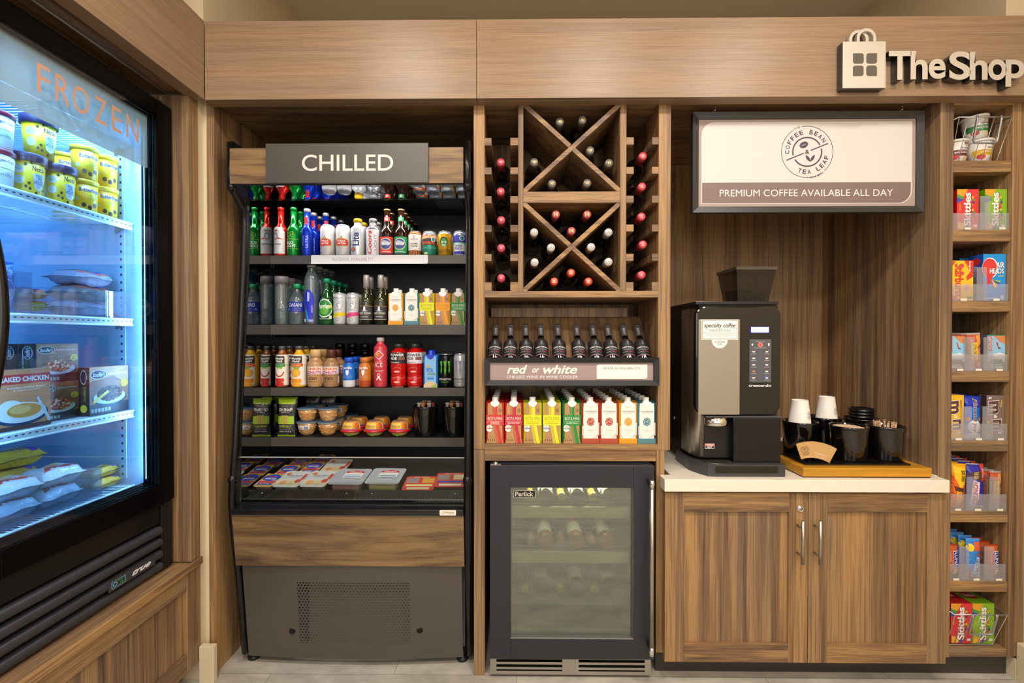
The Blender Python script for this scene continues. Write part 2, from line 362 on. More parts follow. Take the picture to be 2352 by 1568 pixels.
def cross(z0, z1):
    for s in (0, 1):
        p = (xb, z0) if s else (xb, z1); q = (xc, z1) if s else (xc, z0)
        d = Vector((q[0]-p[0], q[1]-p[1])).normalized(); nrm = Vector((-d.y, d.x))*.0085
        hw = .0085/abs(d.x) ; hh = .0085/abs(d.y); sg = 1 if s else -1
        # clipped into the corners of the cell
        pts = [(p[0], p[1]), (p[0]+hh, p[1]), (q[0], q[1]-sg*hw), (q[0], q[1]), (q[0]-hh, q[1]), (p[0], p[1]+sg*hw)]
        y0 = .002*s; m = MB()
        if s: m.prism(pts, y0, .355, 'xz', WH); m.build('diagonal_divider', t, .0008)
        else:   # the other diagonal is halved over it
            cx, cz = (xb+xc)/2, (z0+z1)/2; g = .0092
            a = Vector((cx, cz))-d*g; b = Vector((cx, cz))+d*g
            for k, (A, B) in enumerate((((p[0]+hh, p[1]), a), (b, (q[0]-hh, q[1])))):
                if k == 0: pl = [(p[0], p[1]), (p[0]+hh, p[1]), tuple(a+nrm), tuple(a-nrm), (p[0], p[1]-hw)]
                else: pl = [(q[0], q[1]), (q[0]-hh, q[1]), tuple(b-nrm), tuple(b+nrm), (q[0], q[1]+hw)]
                m = MB(); m.prism(pl, y0, .355, 'xz', WH); m.build('diagonal_divider', t, .0008)
cross(Z(440), Z(238.5)); cross(zs[0], Z(466))
for (x0, x1, bands) in ((xL1, PX(1129, 0), 0), (PX(1172, 0), xa, 0), (xd, PX(1455, 0), 1), (PX(1497, 0), xR0, 1)):
    for a_, b_ in ((316, 333), (384, 400), (450, 466), (516, 532), (583, 599), (648, 668)):
        board('bottle_rail', x0, .001, Z(b_), x1, .34, Z(a_), WH, .0008)
# sloping board, open shelf, carton shelf and rail above the cooler bay
m = MB(); m.box(xL1+.001, 0, 0, xR0-.001, .010, .33, WV); ob = m.build('sloping_shelf', t); ob.location = (0, .047, 1.082); ob.rotation_euler = (-math.atan2(.593, .805), 0, 0)
board('back_rail', xL1+.012, .22, Z(722), xR0-.06, .235, Z(698), WV)
board('shelf', xL1, 0, Z(1033), xR0, .36, Z(1020), WH); board('front_rail', xL1, .004, Z(1059), xR0, .022, Z(1033)-.0005, WH)
# sign in front of the sloping shelf
t = thing('wine_shelf_sign', 'black framed mauve sign reading red or white, across the wine cabinet', 'sign')
x0, x1, z0, z1 = PX(1113.5, -.02), PX(1514, -.02), PZ(885, -.02), PZ(821, -.02)
def frame(name, x0, z0, x1, z1, wd, y0, y1, mat, par, mitre=True, lip=None):
    m = MB(); s = .004 if lip is None else lip
    # mitred bars with a bevelled inner face
    for (ax, az, bx, bz, nx, nz) in ((x0, z0, x1, z0, 0, 1), (x1, z0, x1, z1, -1, 0), (x1, z1, x0, z1, 0, -1), (x0, z1, x0, z0, 1, 0)):
        dx, dz = (bx-ax), (bz-az); Ln = math.hypot(dx, dz); dx /= Ln; dz /= Ln
        ia = (ax+nx*wd+dx*wd, az+nz*wd+dz*wd); ib = (bx+nx*wd-dx*wd, bz+nz*wd-dz*wd)
        v = [(ax, y0, az), (bx, y0, bz), (ib[0], y0+s, ib[1]), (ia[0], y0+s, ia[1]), (ax, y1, az), (bx, y1, bz), (ib[0], y1, ib[1]), (ia[0], y1, ia[1])]
        m.add(v, [(0, 1, 2, 3), (4, 7, 6, 5), (0, 4, 5, 1), (3, 2, 6, 7), (0, 3, 7, 4), (1, 5, 6, 2)], mat)
    return m.build(name, par)
frame('frame', x0, z0, x1, z1, .018, -.024, -.001, BLKM, t)
m = MB(); m.box(x0+.0185, -.012, z0+.0185, x1-.0185, -.004, z1-.0185, C('a08a86', .5)); m.build('panel', t)
lb = L(); cr = 'f3ede4'
lb.t('red', .165, .62, .125, .52, cr, .022, .3); lb.t('or', .28, .55, .045, .26, cr, .02, .3); lb.t('white', .43, .62, .21, .52, cr, .022, .3)
lb.t('CHILLED WINE IN WINE COOLER', .32, .17, .44, .17, cr, .002)
rr = []; u0, v0, u1, v1 = .655, .06, .965, .92
for (cu, cv, a0) in ((u1-.018, v0+.1, 270), (None, (u1, v1), 0), (u0+.018, v1-.1, 90), (None, (u0, v0), 0)):
    if cu is None: rr.append(cv)
    else: rr += [(cu+.018*math.cos(math.radians(a)), cv+.1*math.sin(math.radians(a))) for a in range(a0, a0+91, 15)]
lb.poly(rr, 'efebe3'); lb.t('WINE AVAILABILITY:', .81, .69, .235, .13, '6f6962', 0)
flatlab(lb, '', x0+.02, x1-.02, z0+.02, z1-.02, -.0125).build('lettering', t)
# ---------------------------------------------------------------- coffee niche, base cabinet, counter
xT0, xT1 = PX(2157, 0), PX(2187, 0)
t = thing('coffee_niche', 'wood laminate lining of the coffee niche, with a dark seam down its back', 'niche')
m = MB(); m.box(xR1, .64, .74, xT0, .655, Zb+.02, WV); m.build('back_panel', t)
t = thing('base_cabinet', 'wood laminate base cabinet with two framed doors under the coffee counter', 'cabinet')
cx0, cx1 = PX(1529, -.04), PX(2178, -.04); cz0, cz1 = PZ(1517, -.04), PZ(1130, -.04); cm = PX(1859, -.04)
m = MB(); m.box(cx0+.03, -.018, cz0, cx1-.012, .63, cz0+.018, WH); m.box(cx0+.03, -.018, cz0+.018, cx0+.048, .63, cz1, WV); m.box(cx1-.03, -.018, cz0+.018, cx1-.012, .63, cz1, WV); m.box(cx0+.048, .60, cz0+.018, cx1-.03, .618, cz1, WV); m.build('carcass', t)
m = MB(); m.box(PX(1507, .03), .03, 0, 1.835, .05, .078, C('3a332d', .5)); m.build('toe_kick', t)
def door(x0, x1, hx, lock):
    d = t; o = bpy.data.objects.new('door', None); sc.collection.objects.link(o); o.parent = t
    w_ = .068; y0, y1 = -.04, -.019
    for nm, b, mt in (('stile', (x0, y0, cz0, x0+w_, y1, cz1), WV), ('stile', (x1-w_, y0, cz0, x1, y1, cz1), WV), ('rail', (x0+w_, y0, cz1-w_, x1-w_, y1, cz1), WH), ('rail', (x0+w_, y0, cz0, x1-w_, y1, cz0+w_), WH), ('panel', (x0+w_, y0+.010, cz0+w_, x1-w_, y1, cz1-w_), WV)):
        q = MB(); q.box(*b, mt); q.build(nm, o, .001 if nm != 'panel' else 0)
    q = MB(); za, zb = PZ(1294, -.075), PZ(1194, -.075); q.tube([(hx, -.072, za), (hx, -.072, zb)], .0058, STL, 14)
    for zz in (za+.028, zb-.028): q.tube([(hx, -.072, zz), (hx, -.0402, zz)], .004, STL, 10)
    q.build('handle', o, label='brushed steel bar handle')
    if lock:
        q = MB(); zc = PZ(1166, -.045); xc_ = PX(1842, -.045); MM = Matrix.Translation((xc_, -.0402, zc)) @ Matrix.Rotation(math.pi/2, 4, 'X')
        q.lathe([(.0125, 0), (.0125, .003), (.009, .0045), (.0085, .003), (.0075, .003), (.0075, .005), (0, .005)], CHR, 20, M=MM); q.box(xc_-.005, -.0462, zc-.0011, xc_+.005, -.0452, zc+.0011, BLK); q.build('lock', o)
door(cx0, cm-.0012, PX(1848, -.075), True); door(cm+.0012, cx1, PX(1888.5, -.075), False)
m = MB(); zc0, zc1 = PZ(1127.5, -.055), PZ(1099, -.055); xk0, xk1 = PX(1527, -.055), PX(2183, -.055)
m.prism([(xk0, -.058), (xk1, -.058), (xk1, -.001), (xT0-.002, -.001), (xT0-.002, .638), (xR1+.002, .638), (xR1+.002, -.001), (xk0, -.001)], zc0, zc1, 'xy', QTZ)
ct = m.build('countertop', None, .002); tag(ct, 'cream stone countertop over the base cabinet, holding the coffee machine', 'countertop'); ZC = zc1
# ---------------------------------------------------------------- narrow snack shelf tower
t = thing('snack_shelf_tower', 'narrow wood laminate shelf tower of eight cubbies at the right wall', 'shelf')
xW0, xW1 = PX(2322, 0), 1.8640
board('side_panel', xT0, 0, .08, xT1, .655, Zb+.02, WV); board('side_panel', xW0, 0, .085, xW1, .655, Zb+.02, WV)
board('back_panel', xT1, .44, .10, xW0, .455, Zb+.02, WV)
SH = []
for a_, b_ in ((372, 398), (530, 556), (692, 716), (852, 876), (1010, 1034), (1171, 1196), (1330, 1354), (1484, 1502)):
    z0_, z1_ = Z(b_)+.0, Z(a_)+.0; SH.append(z1_); board('shelf', xT1, .004, z0_, xW0, .44, z1_, WH)
board('top_board', xT1, .0, Z(246), xW0, .44, Zb+.02, WH)
# ---------------------------------------------------------------- shop lettering on the fascia
YL = -.082
t = thing('shop_sign', 'raised brushed metal shopping bag emblem and shop name letters on the wood fascia', 'sign')
def slab_text(txt, px0, px1, py0, py1, mat, smat, depth, par, bold, name):
    x0, z0 = at((px0+px1)/2, py1, YL); x0 = PX(px0, YL); x1 = PX(px1, YL); z1 = at((px0+px1)/2, py0, YL)[1]
    c = bpy.data.curves.new('t', 'FONT'); c.body = txt; c.resolution_u = 6; c.offset = bold
    o = bpy.data.objects.new('t', c); mm = bpy.data.meshes.new_from_object(o); bpy.data.objects.remove(o); bpy.data.curves.remove(c)
    bm = bmesh.new(); bm.from_mesh(mm); r = bmesh.ops.extrude_face_region(bm, geom=bm.faces[:]); 
    for v in [g for g in r['geom'] if isinstance(g, bmesh.types.BMVert)]: v.co.z = 1
    bmesh.ops.recalc_face_normals(bm, faces=bm.faces)
    xs = [v.co.x for v in bm.verts]; ys = [v.co.y for v in bm.verts]; ax, bx, ay, by = min(xs), max(xs), min(ys), max(ys)
    for v in bm.verts: v.co = Vector((x0+(x1-x0)*(v.co.x-ax)/(bx-ax), YL+depth*(1-v.co.z), z0+(z1-z0)*(v.co.y-ay)/(by-ay)))
    mm.materials.clear(); mm.materials.append(mat); mm.materials.append(smat)
    for f in bm.faces:
        f.smooth = False; f.normal_update(); f.material_index = 0 if f.normal.y < -.7 else 1
    bm.to_mesh(mm); bm.free()
    return link(name, mm, par)
SGN = C('d9d2c8', .38, .55); SGS = C('5a5a5c', .18, .9)
for ch, a_, b_, c_, d_ in (('T', 2037, 2088, 117, 183), ('h', 2087, 2126, 117, 182), ('e', 2128, 2167, 135, 181), ('S', 2175, 2224, 118, 183), ('h', 2222, 2263, 119, 183), ('o', 2264, 2306, 136, 184), ('p', 2304, 2348, 137, 199)):
    slab_text(ch, a_, b_, c_, d_, SGN, SGS, .026, t, .022, 'letter')
bx0, bx1, bz0, bz1 = PX(1932, YL), PX(2030, YL), at(1981, 202, YL)[1], at(1981, 95, YL)[1]
m = MB(); m.box(bx0, YL+.0008, bz0, bx1, YL+.028, bz1, SGS); m.box(bx0, YL, bz0, bx1, YL+.0008, bz1, SGN)
m.build('bag_emblem', t, .0006)
m = MB(); mc = PX(1979, YL)
for dx, yb in ((-.010, .008), (.010, 0)):
    pts = []
    for rad, rng in ((.0335, range(0, 181, 12)), (.0235, range(180, -1, -12))): pts += [(mc+dx+rad*math.cos(math.radians(a)), bz1+.012+rad*math.sin(math.radians(a))) for a in rng] if rad > .03 else [(mc+dx+rad*math.cos(math.radians(a)), bz1+.012+rad*math.sin(math.radians(a))) for a in rng]
    k = len(range(0, 181, 12)); pts = pts[:k]+[(mc+dx-.0335, bz1), (mc+dx-.0235, bz1)]+pts[k:]+[(mc+dx+.0235, bz1), (mc+dx+.0335, bz1)]
    m.prism(pts, YL+yb, YL+yb+.012, 'xz', SGN)
m.build('bag_handle', t)
lb = L(); dk = C('575044', .5)
for (u, v, cu, cv) in ((.235, .52, 1, -1), (.545, .52, -1, -1), (.235, .255, 1, 1), (.545, .255, -1, 1)):
    # squares with one side's corners rounded
    w_, h_ = .25, .225; pts = []
    cs = [(u, v, 225), (u+w_, v, 315), (u+w_, v+h_, 45), (u, v+h_, 135)]
    for k, (a_, b_, q) in enumerate(cs):
        su = 1 if a_ == u else -1; sv = 1 if b_ == v else -1
        rd = not ((su == (1 if cu > 0 else -1)) and (sv == (1 if cv > 0 else -1)) and False)
        keep = (k == {(1, -1): 3, (-1, -1): 2, (1, 1): 0, (-1, 1): 1}[(cu, cv)])
        if keep or (k == {(1, -1): 1, (-1, -1): 0, (1, 1): 2, (-1, 1): 3}[(cu, cv)] and False): pts.append((a_, b_))
        else:
            for s_ in range(5):
                an = math.radians(q-45+s_*22.5); pts.append((a_+su*.06+.06*math.cos(an), b_+sv*.053+.053*math.sin(an)))
    lb.poly(pts, dk)
flatlab(lb, '', bx0, bx1, bz0, bz1, YL).build('window_mark', t)
# ---------------------------------------------------------------- hanging coffee sign
YS = .03
t = thing('coffee_sign', 'black framed cream and mauve coffee sign hanging from two hooks', 'sign')
x0, x1, z0, z1 = PX(1590, YS), PX(2120, YS), PZ(489, YS), PZ(259, YS)
frame('frame', x0, z0, x1, z1, .024, YS, YS+.025, C('2c2b2b', .4), t, lip=.006)
m = MB(); m.box(x0+.0245, YS+.010, z0+.0245, x1-.0245, YS+.020, z1-.0245, C('a3908b', .55)); m.build('panel', t)
# label space in metres from the sign's lower left
W_, H_ = x1-x0, z1-z0; fr = lambda px, py: ((px-1590)/530*W_, (489-py)/230*H_)
lb = L(); cream = 'd3cbc8'; mv = '7b6763'; ink = '4b3f52'
def rc(a, b, c, d, rad, cor):
    pts = []
    for (x, y, q, nm) in ((a, b, 180, 0), (c, b, 270, 1), (c, d, 0, 2), (a, d, 90, 3)):
        if nm in cor:
            sx = 1 if x == a else -1; sy = 1 if y == b else -1
            pts += [(x+sx*rad+rad*math.cos(math.radians(q+s*15)), y+sy*rad+rad*math.sin(math.radians(q+s*15))) for s in range(7)]
        else: pts.append((x, y))
    return pts
a_, b_ = fr(1612, 468); c_, d_ = fr(2097, 280)
lb.poly(rc(a_, b_, c_, d_, .048, (1, 3)), cream)
e_, f_ = fr(1614, 466.5); g_, h_ = fr(2094.5, 419)
lb.poly(rc(e_, f_, g_, h_, .046, (1,)), mv)
u, v = fr(1854, 443); lb.t('PREMIUM COFFEE AVAILABLE ALL DAY', u, v, 399/530*W_, 15.5/230*H_, 'ede3df', -.004)
u, v = fr(1856, 349); R_ = 60/530*W_
def coffee_logo(lb, u, v, R_, ink, small=False):
    lb.ring(u, v, R_, R_, .022, ink, 122, 305); lb.ring(u, v, R_, R_, .022, ink, -48, 102)
    lb.ring(u, v, R_*.58, R_*.58, .09, ink, 28, 194); lb.ring(u, v, R_*.58, R_*.58, .09, ink, 212, 372)
    lb.arc('COFFEE BEAN', u, v, R_*.77, 188, 28, R_*.17, ink, .02)
    lb.arc('TEA LEAF', u, v, R_*.77, 242, 350, R_*.17, ink, .02, inner=True)
    if not small: lb.arc('THE', u, v, R_*1.0, 121, 105, R_*.09, ink); lb.arc('Est. 1963', u, v, R_*1.0, 276, 308, R_*.07, ink, inner=True)
    an = math.radians(22)
    for s in (1, -1):
        p = [(.14, -.02), (.86, -.02), (.86, .02), (.14, .02)]
        lb.poly([(u+s*R_*(x*math.cos(an)-y*math.sin(an)), v+s*R_*(x*math.sin(an)+y*math.cos(an))) for x, y in p], ink)
    lb.t('&', u, v, R_*.17, R_*.16, ink, .01)
    lb.poly([(u-R_*.13+R_*(.17*math.cos(a)*math.cos(.4)-.12*math.sin(a)*math.sin(.4)), v+R_*.27+R_*(.17*math.cos(a)*math.sin(.4)+.12*math.sin(a)*math.cos(.4))) for a in [k*math.pi/10 for k in range(20)]], ink)
    lb.poly([(u-R_*.26, v+R_*.235), (u-R_*.13, v+R_*.275), (u, v+R_*.315), (u-R_*.13, v+R_*.255)], cream)
    for s, q in ((-1, 125), (1, 58)):
        q = math.radians(q); ox, oy = u+R_*.12, v-R_*.38; pts = []
        for k in range(9): f = k/8; pts.append((f*R_*.32, R_*.055*math.sin(math.pi*f)))
        for k in range(7, 0, -1): f = k/8; pts.append((f*R_*.32, -R_*.055*math.sin(math.pi*f)))
        lb.poly([(ox+x*math.cos(q)-y*math.sin(q), oy+x*math.sin(q)+y*math.cos(q)) for x, y in pts], ink)
    return lb
coffee_logo(lb, u, v, R_, ink)
m = MB(); lb.onto(m, lambda u, v, e: (x0+u, YS+.0098-e, z0+v), eps=.00015, e0=.0002); m.build('lettering', t)
for px in (1639, 2067):
    xx = PX(px, YS+.012); q = MB(); zt_ = z1+.0035
    q.tube([(xx+.0045*math.sin(k*math.pi/6), YS+.012, zt_+.005-.0045*math.cos(k*math.pi/6)) for k in range(12)], .0013, CHR, 8, True)
    q.build('eye_screw', t)
    q = MB(); pts = [(xx+.001, YS+.012, zt_+.0075), (xx+.004, YS+.012, zt_+.011), (xx+.0045, YS+.012, zt_+.017), (xx+.001, YS+.012, zt_+.019), (xx, YS+.012, Zb+.02)]
    q.tube(pts, .0013, CHR, 8); q.build('hook', t)
# ================================================================ OPEN DRINKS COOLER
t = thing('open_display_cooler', 'black open display cooler with dark header sign reading CHILLED', 'refrigerator'); FR = t
fx0, fx1 = -1.058, -.170
prof = [(-.030, 1.975), (-.030, 1.815), (.05, 1.755), (.058, 1.70), (.045, 1.5), (.02, 1.2), (-.008, .86), (-.03, .72), (-.034, .66), (-.026, .56), (.01, .32), (.048, .035), (.6, .035), (.6, 1.985), (-.02, 1.985)]
for s, (a_, b_) in enumerate(((fx0, fx0+.010), (fx1-.024, fx1))):
    m = MB(); m.prism([(p[0]+.012, p[1]) for p in prof], a_, b_, 'yz', BLKM); o = m.build('side_panel', t)
    m = MB(); q = []
    P = prof[:11]
    for i, p in enumerate(P): q.append(((a_+b_)/2, p[0]+.013, p[1]))
    q = [((a_+b_)/2, prof[11][0]+.013, prof[11][1])][:0]+q+[((a_+b_)/2, prof[11][0]+.013, .038)]
    m.tube(q, .0135, BLK, 12)
    m.ball(((a_+b_)/2, prof[7][0]+.014, prof[7][1]+.012), .0175, BLK, 12, 1.3); m.ball(((a_+b_)/2, prof[1][0]+.016, prof[1][1]), .0165, BLK, 12, 1.2)
    m.build('edge_tube', t)
ix0, ix1 = fx0+.0105, fx1-.0245
# header
Yh = -.034
m = MB(); m.box(ix0, Yh+.012, PZ(421, Yh), ix1, Yh+.016, 1.87, BLKM); m.box(ix0, Yh+.012, 1.87, ix1, .5, PZ(333, Yh), BLKM); m.build('header_box', t, .002)
m = MB(); m.box(ix0, Yh+.004, PZ(418.5, Yh), ix1, Yh+.0115, PZ(336.5, Yh), WN); m.build('header_board', t)
hx0, hx1, hz0, hz1 = PX(612, Yh-.006), PX(984, Yh-.006), PZ(418, Yh-.006), PZ(327, Yh-.006)
m = MB(); m.box(hx0, Yh-.006, hz0, hx1, Yh+.0035, hz1, C('514d49', .38, .2)); sg = m.build('header_sign', t, .0008)
lb = L(); lb.t('CHILLED', .505, .505, 209/372, 38/91, 'ded8cf', .006); flatlab(lb, '', hx0, hx1, hz0, hz1, Yh-.006).build('lettering', sg)
# mirror under the canopy, back, linings
m = MB(); m.prism([(-.018, 1.843), (.17, 1.825), (.17, 1.835), (-.018, 1.852)], ix0, ix1, 'yz', MIR); m.build('canopy_mirror', t)
m = MB(); m.box(ix0, .171, 1.823, ix1, .178, 1.861, BLK); m.build('canopy_trim', t)
m = MB(); m.box(ix0, .179, 1.862, ix1, .58, 1.868, BLKM); m.build('inner_ceiling', t)
m = MB(); mp_ = [(p[0]+.034 if p[1] > .7 else .02, p[1]) for p in prof[2:8]]
m.prism([(.058+.03, 1.84)]+[(p[0]+.034, p[1]) for p in prof[2:7]]+[(.02, .60), (.58, .60), (.58, 1.84)], ix0, ix0+.004, 'yz', MIR); m.build('mirror_lining', t)
m = MB(); m.prism([(.058+.03, 1.84)]+[(p[0]+.034, p[1]) for p in prof[2:7]]+[(.02, .60), (.58, .60), (.58, 1.84)], ix1-.004, ix1, 'yz', BLKM); m.build('side_lining', t)
m = MB(); m.box(ix0+.005, .565, .60, ix1-.005, .58, 1.86, C('6a645e', .45, .2))
for z in [.9+k*.045 for k in range(21)]:
    off = (round((z-.9)/.045) % 2)*.0125
    for g0 in (-.80, -.52, -.40, -.245):
        n = 1 if g0 == -.40 else (5 if g0 < -.7 else 4)
        for k in range(n): m.box(g0+k*.025+off-.0015, .5645, z, g0+k*.025+off+.0015, .5655, z+.028, C('080808', .8))
m.build('back_panel', t)
m = MB(); m.box(PX(998, .3), .31, 1.8605, PX(1060, .3), .44, 1.8615, C('4d5158', .5)); m.build('notice_plate', t)
SHY = .23; SZ = []
for py, p2 in ((586, 605), (746, 768), (891, 909.5), (1006, 1026)):
    zt, zb = PZ(py, SHY), PZ(p2, SHY); SZ.append(zt)
    m = MB(); a_ = ix0+.0045; b_ = ix1-.0045
    m.box(a_, SHY, zb, b_, SHY+.002, zt+.001, BRZ); m.box(a_, SHY+.002, zt-.004, b_, .562, zt, BLKM)
    m.box(a_, SHY+.002, zb, b_, SHY+.02, zb+.002, BLKM); m.box(a_+.002, SHY+.02, zb-.012, a_+.006, .56, zt-.004, BLKM); m.box(b_-.006, SHY+.02, zb-.012, b_-.002, .56, zt-.004, BLKM)
    m.build('shelf', t)
# white availability strip
px0, px1, pz0, pz1 = PX(715, SHY-.004), PX(983, SHY-.004), PZ(605, SHY-.004), PZ(584.5, SHY-.004)
m = MB(); r_ = .006
pts = [(px0+r_+r_*math.cos(math.radians(a)), pz1-r_+r_*math.sin(math.radians(a))) for a in range(180, 89, -15)]+[(px1, pz1)]+[(px1-r_+r_*math.cos(math.radians(a)), pz0+r_+r_*math.sin(math.radians(a))) for a in range(0, -91, -15)]+[(px0, pz0)]
m.prism(pts, SHY-.0035, SHY-.0005, 'xz', C('e9e8ee', .3)); o = m.build('shelf_sign', None); tag(o, 'white strip sign reading ALCOHOL AVAILABILITY on the top cooler shelf edge', 'sign')
lb = L(); lb.t('ALCOHOL AVAILABILITY:', .36, .52, .36, .34, '9a9aa0', -.004); flatlab(lb, '', px0, px1, pz0, pz1, SHY-.0036).build('lettering', o)
# well: deck grille, glass front, sill, panels
zg0, zg1 = .640, PZ(1051, .015)
m = MB(); m.box(ix0+.002, .016, zg0, ix1-.002, .022, zg1-.003, clear('eef2f2', .0, .01)); gg = m.build('front_glass', t)
m = MB(); m.box(ix0+.002, .0155, zg1-.0028, ix1-.002, .0225, zg1, C('b9bdbd', .2, .3)); m.build('glass_edge', gg)
zs0 = PZ(1171, -.03)
m = MB(); m.prism([(-.034, zs0), (.03, zs0+.006), (.03, zs0-.02), (-.034, zs0-.02)], ix0, ix1, 'yz', C('15151a', .12)); m.build('sill', t, .0015)
zw1, zw0 = PZ(1187, -.03), PZ(1303, -.01)
m = MB(); m.box(ix0, -.033, zw1+.001, ix1, .0, zs0-.0205, BRZ); m.build('trim_band', t)
m = MB(); m.prism([(-.030, zw1), (.0, zw1), (.02, zw0), (-.006, zw0)], ix0, ix1, 'yz', WN); m.build('wood_panel', t)
m = MB(); xx0, xx1, zz0, zz1 = PX(1009, -.034), PX(1047, -.034), PZ(1184, -.034), PZ(1171.5, -.034)
pts = [(x, z) for x, z in rc(xx0, zz0, xx1, zz1, .004, (0, 1, 2, 3))]; m.prism(pts, -.0345, -.0332, 'xz', C('e8e0d0', .4))
lb = L(); lb.t('Structural', .62, .6, .5, .36, '6b655c', .0); lb.t('Concepts', .7, .28, .35, .16, '6b655c'); lb.t('//', .25, .5, .16, .5, '8a8378')
flatlab(lb, '', xx0, xx1, zz0, zz1, -.0346, m); m.build('maker_badge', t)
# deck inside the well
m = MB()
m.box(ix0+.005, .03, .600, ix1-.005, .56, .602, BLKM)
m.box(ix0+.005, .026, .644, ix1-.005, .028, .650, STLD)
for k in range(72): xx = ix0+.012+k*(ix1-ix0-.02)/72; m.box(xx, .028, .645, xx+.003, .068, .648, C('6a6862', .35, .6))
m.build('air_grille', t)
TZ, TLIP = .640, .668
m = MB(); xm = PX(820, .07)
for a_, b_ in ((ix0+.005, xm-.004), (xm+.004, ix1-.006)):
    m.box(a_, .070, TZ-.004, b_, .072, TLIP, C('3a352d', .4, .3)); m.box(a_, .072, TZ-.004, b_, .54, TZ-.001, BLKM)
    m.box(a_+.05, .0692, .653, a_+.054, .07, .657, WHT); m.box(b_-.04, .0692, .653, b_-.036, .07, .657, WHT)
m.build('product_tray', t)
# lower grille panel, bowed forward, round perforations as a pattern in its material
def perforated():
    mt, nt, n, l, b = nodemat('perforated_panel', None, .33); tc = n.new('ShaderNodeTexCoord'); sp = n.new('ShaderNodeSeparateXYZ'); l.new(tc.outputs['Object'], sp.inputs[0])
    def M_(op, a, c=None, d=None):
        q = n.new('ShaderNodeMath'); q.operation = op
        for i, v in enumerate((a, c, d)):
            if v is None: continue
            if isinstance(v, (int, float)): q.inputs[i].default_value = v
            else: l.new(v, q.inputs[i])
        return q.outputs[0]
    px_, pz_ = .01235, .0222
    xa_, xb_, za_, zb_ = PX(685, .03), PX(942, .03), PZ(1477, .04), PZ(1333, .03)
    X_ = M_('SUBTRACT', sp.outputs[0], xa_); Z_ = M_('SUBTRACT', sp.outputs[2], za_); res = None
    for o_ in (0, 1):
        fx = M_('SUBTRACT', M_('FRACT', M_('ADD', M_('DIVIDE', X_, px_), .5*o_)), .5); fz = M_('SUBTRACT', M_('FRACT', M_('ADD', M_('DIVIDE', Z_, pz_), .5*o_)), .5)
        fx = M_('MULTIPLY', fx, px_); fz = M_('MULTIPLY', fz, pz_)
        d = M_('SQRT', M_('ADD', M_('MULTIPLY', fx, fx), M_('MULTIPLY', fz, fz))); h = M_('LESS_THAN', d, .0040); res = h if res is None else M_('MAXIMUM', res, h)
    for a, lo, hi in ((sp.outputs[0], xa_, xb_), (sp.outputs[2], za_, zb_)): res = M_('MULTIPLY', res, M_('MULTIPLY', M_('GREATER_THAN', a, lo), M_('LESS_THAN', a, hi)))
    b.inputs['Base Color'].default_value = lin('5c5752'); b.inputs['Metallic'].default_value = .3
    tr = n.new('ShaderNodeBsdfTransparent'); mx = n.new('ShaderNodeMixShader'); l.new(res, mx.inputs[0]); l.new(b.outputs[0], mx.inputs[1]); l.new(tr.outputs[0], mx.inputs[2])
    l.new(mx.outputs[0], n['Material Output'].inputs[0]); return mt
PERF = perforated()
m = MB(); N = 16; lz0, lz1 = .032, zw0-.001; xs_ = [ix0+.012+(ix1-ix0-.024)*k/N for k in range(N+1)]; vs = []
for x in xs_:
    q = 1-((x-(ix0+ix1)/2)/((ix1-ix0)/2))**2
    vs += [(x, .052-.016*q, lz0), (x, .012-.010*q, lz1)]
m.add(vs, [(2*k, 2*k+2, 2*k+3, 2*k+1) for k in range(N)], PERF, True)
m.build('grille_panel', t)
m = MB(); m.box(ix0+.01, .10, .04, ix1-.01, .11, zw0-.002, C('8a8580', .5)); m.box(ix0+.22, .075, .06, ix0+.225, .11, .36, C('50504e', .5)); m.build('condenser', t)
m = MB()
for px, py in ((669, 1452), (963, 1450)):
    x, z = at(px, py, .022); q = 1-((x-(ix0+ix1)/2)/((ix1-ix0)/2))**2; y = .052-.016*q+(z-lz0)/(lz1-lz0)*(-.04+.006*q)
    m.lathe([(.0125, 0), (.0125, .0006)], C('040404', .9), 20, M=Matrix.Translation((x, y-.0002, z)) @ Matrix.Rotation(math.pi/2, 4, 'X')); m.build('access_hole', t); m = MB()
m = MB()
for x in (ix0+.0, ix1-.03):
    m.lathe([(.024, 0), (.024, .01), (.012, .014), (.012, .04)], BLKM, 14, (x+.012, .09, 0)); m.build('foot', t); m = MB()
m = MB(); m.box(ix0, .56, .04, ix1, .6, 1.98, BLKM); m.box(ix0, .12, .034, ix1, .56, .04, BLKM); m.build('cabinet_shell', t)

# ================================================================ GLASS DOOR FREEZER (faces right)
GX = -1.21; t = thing('glass_door_freezer', 'black glass door freezer with frosted FROZEN banner, lit blue inside', 'freezer')
fy0, fy1 = -.715, -.100; fz0, fz1 = .461, 2.055
gy0, gy1 = -.640, atx(360, 700, GX)[0]; gz0 = atx(362, 1114, GX)[1]; gz1 = atx(362, 268, GX)[1]
ex = -1.90
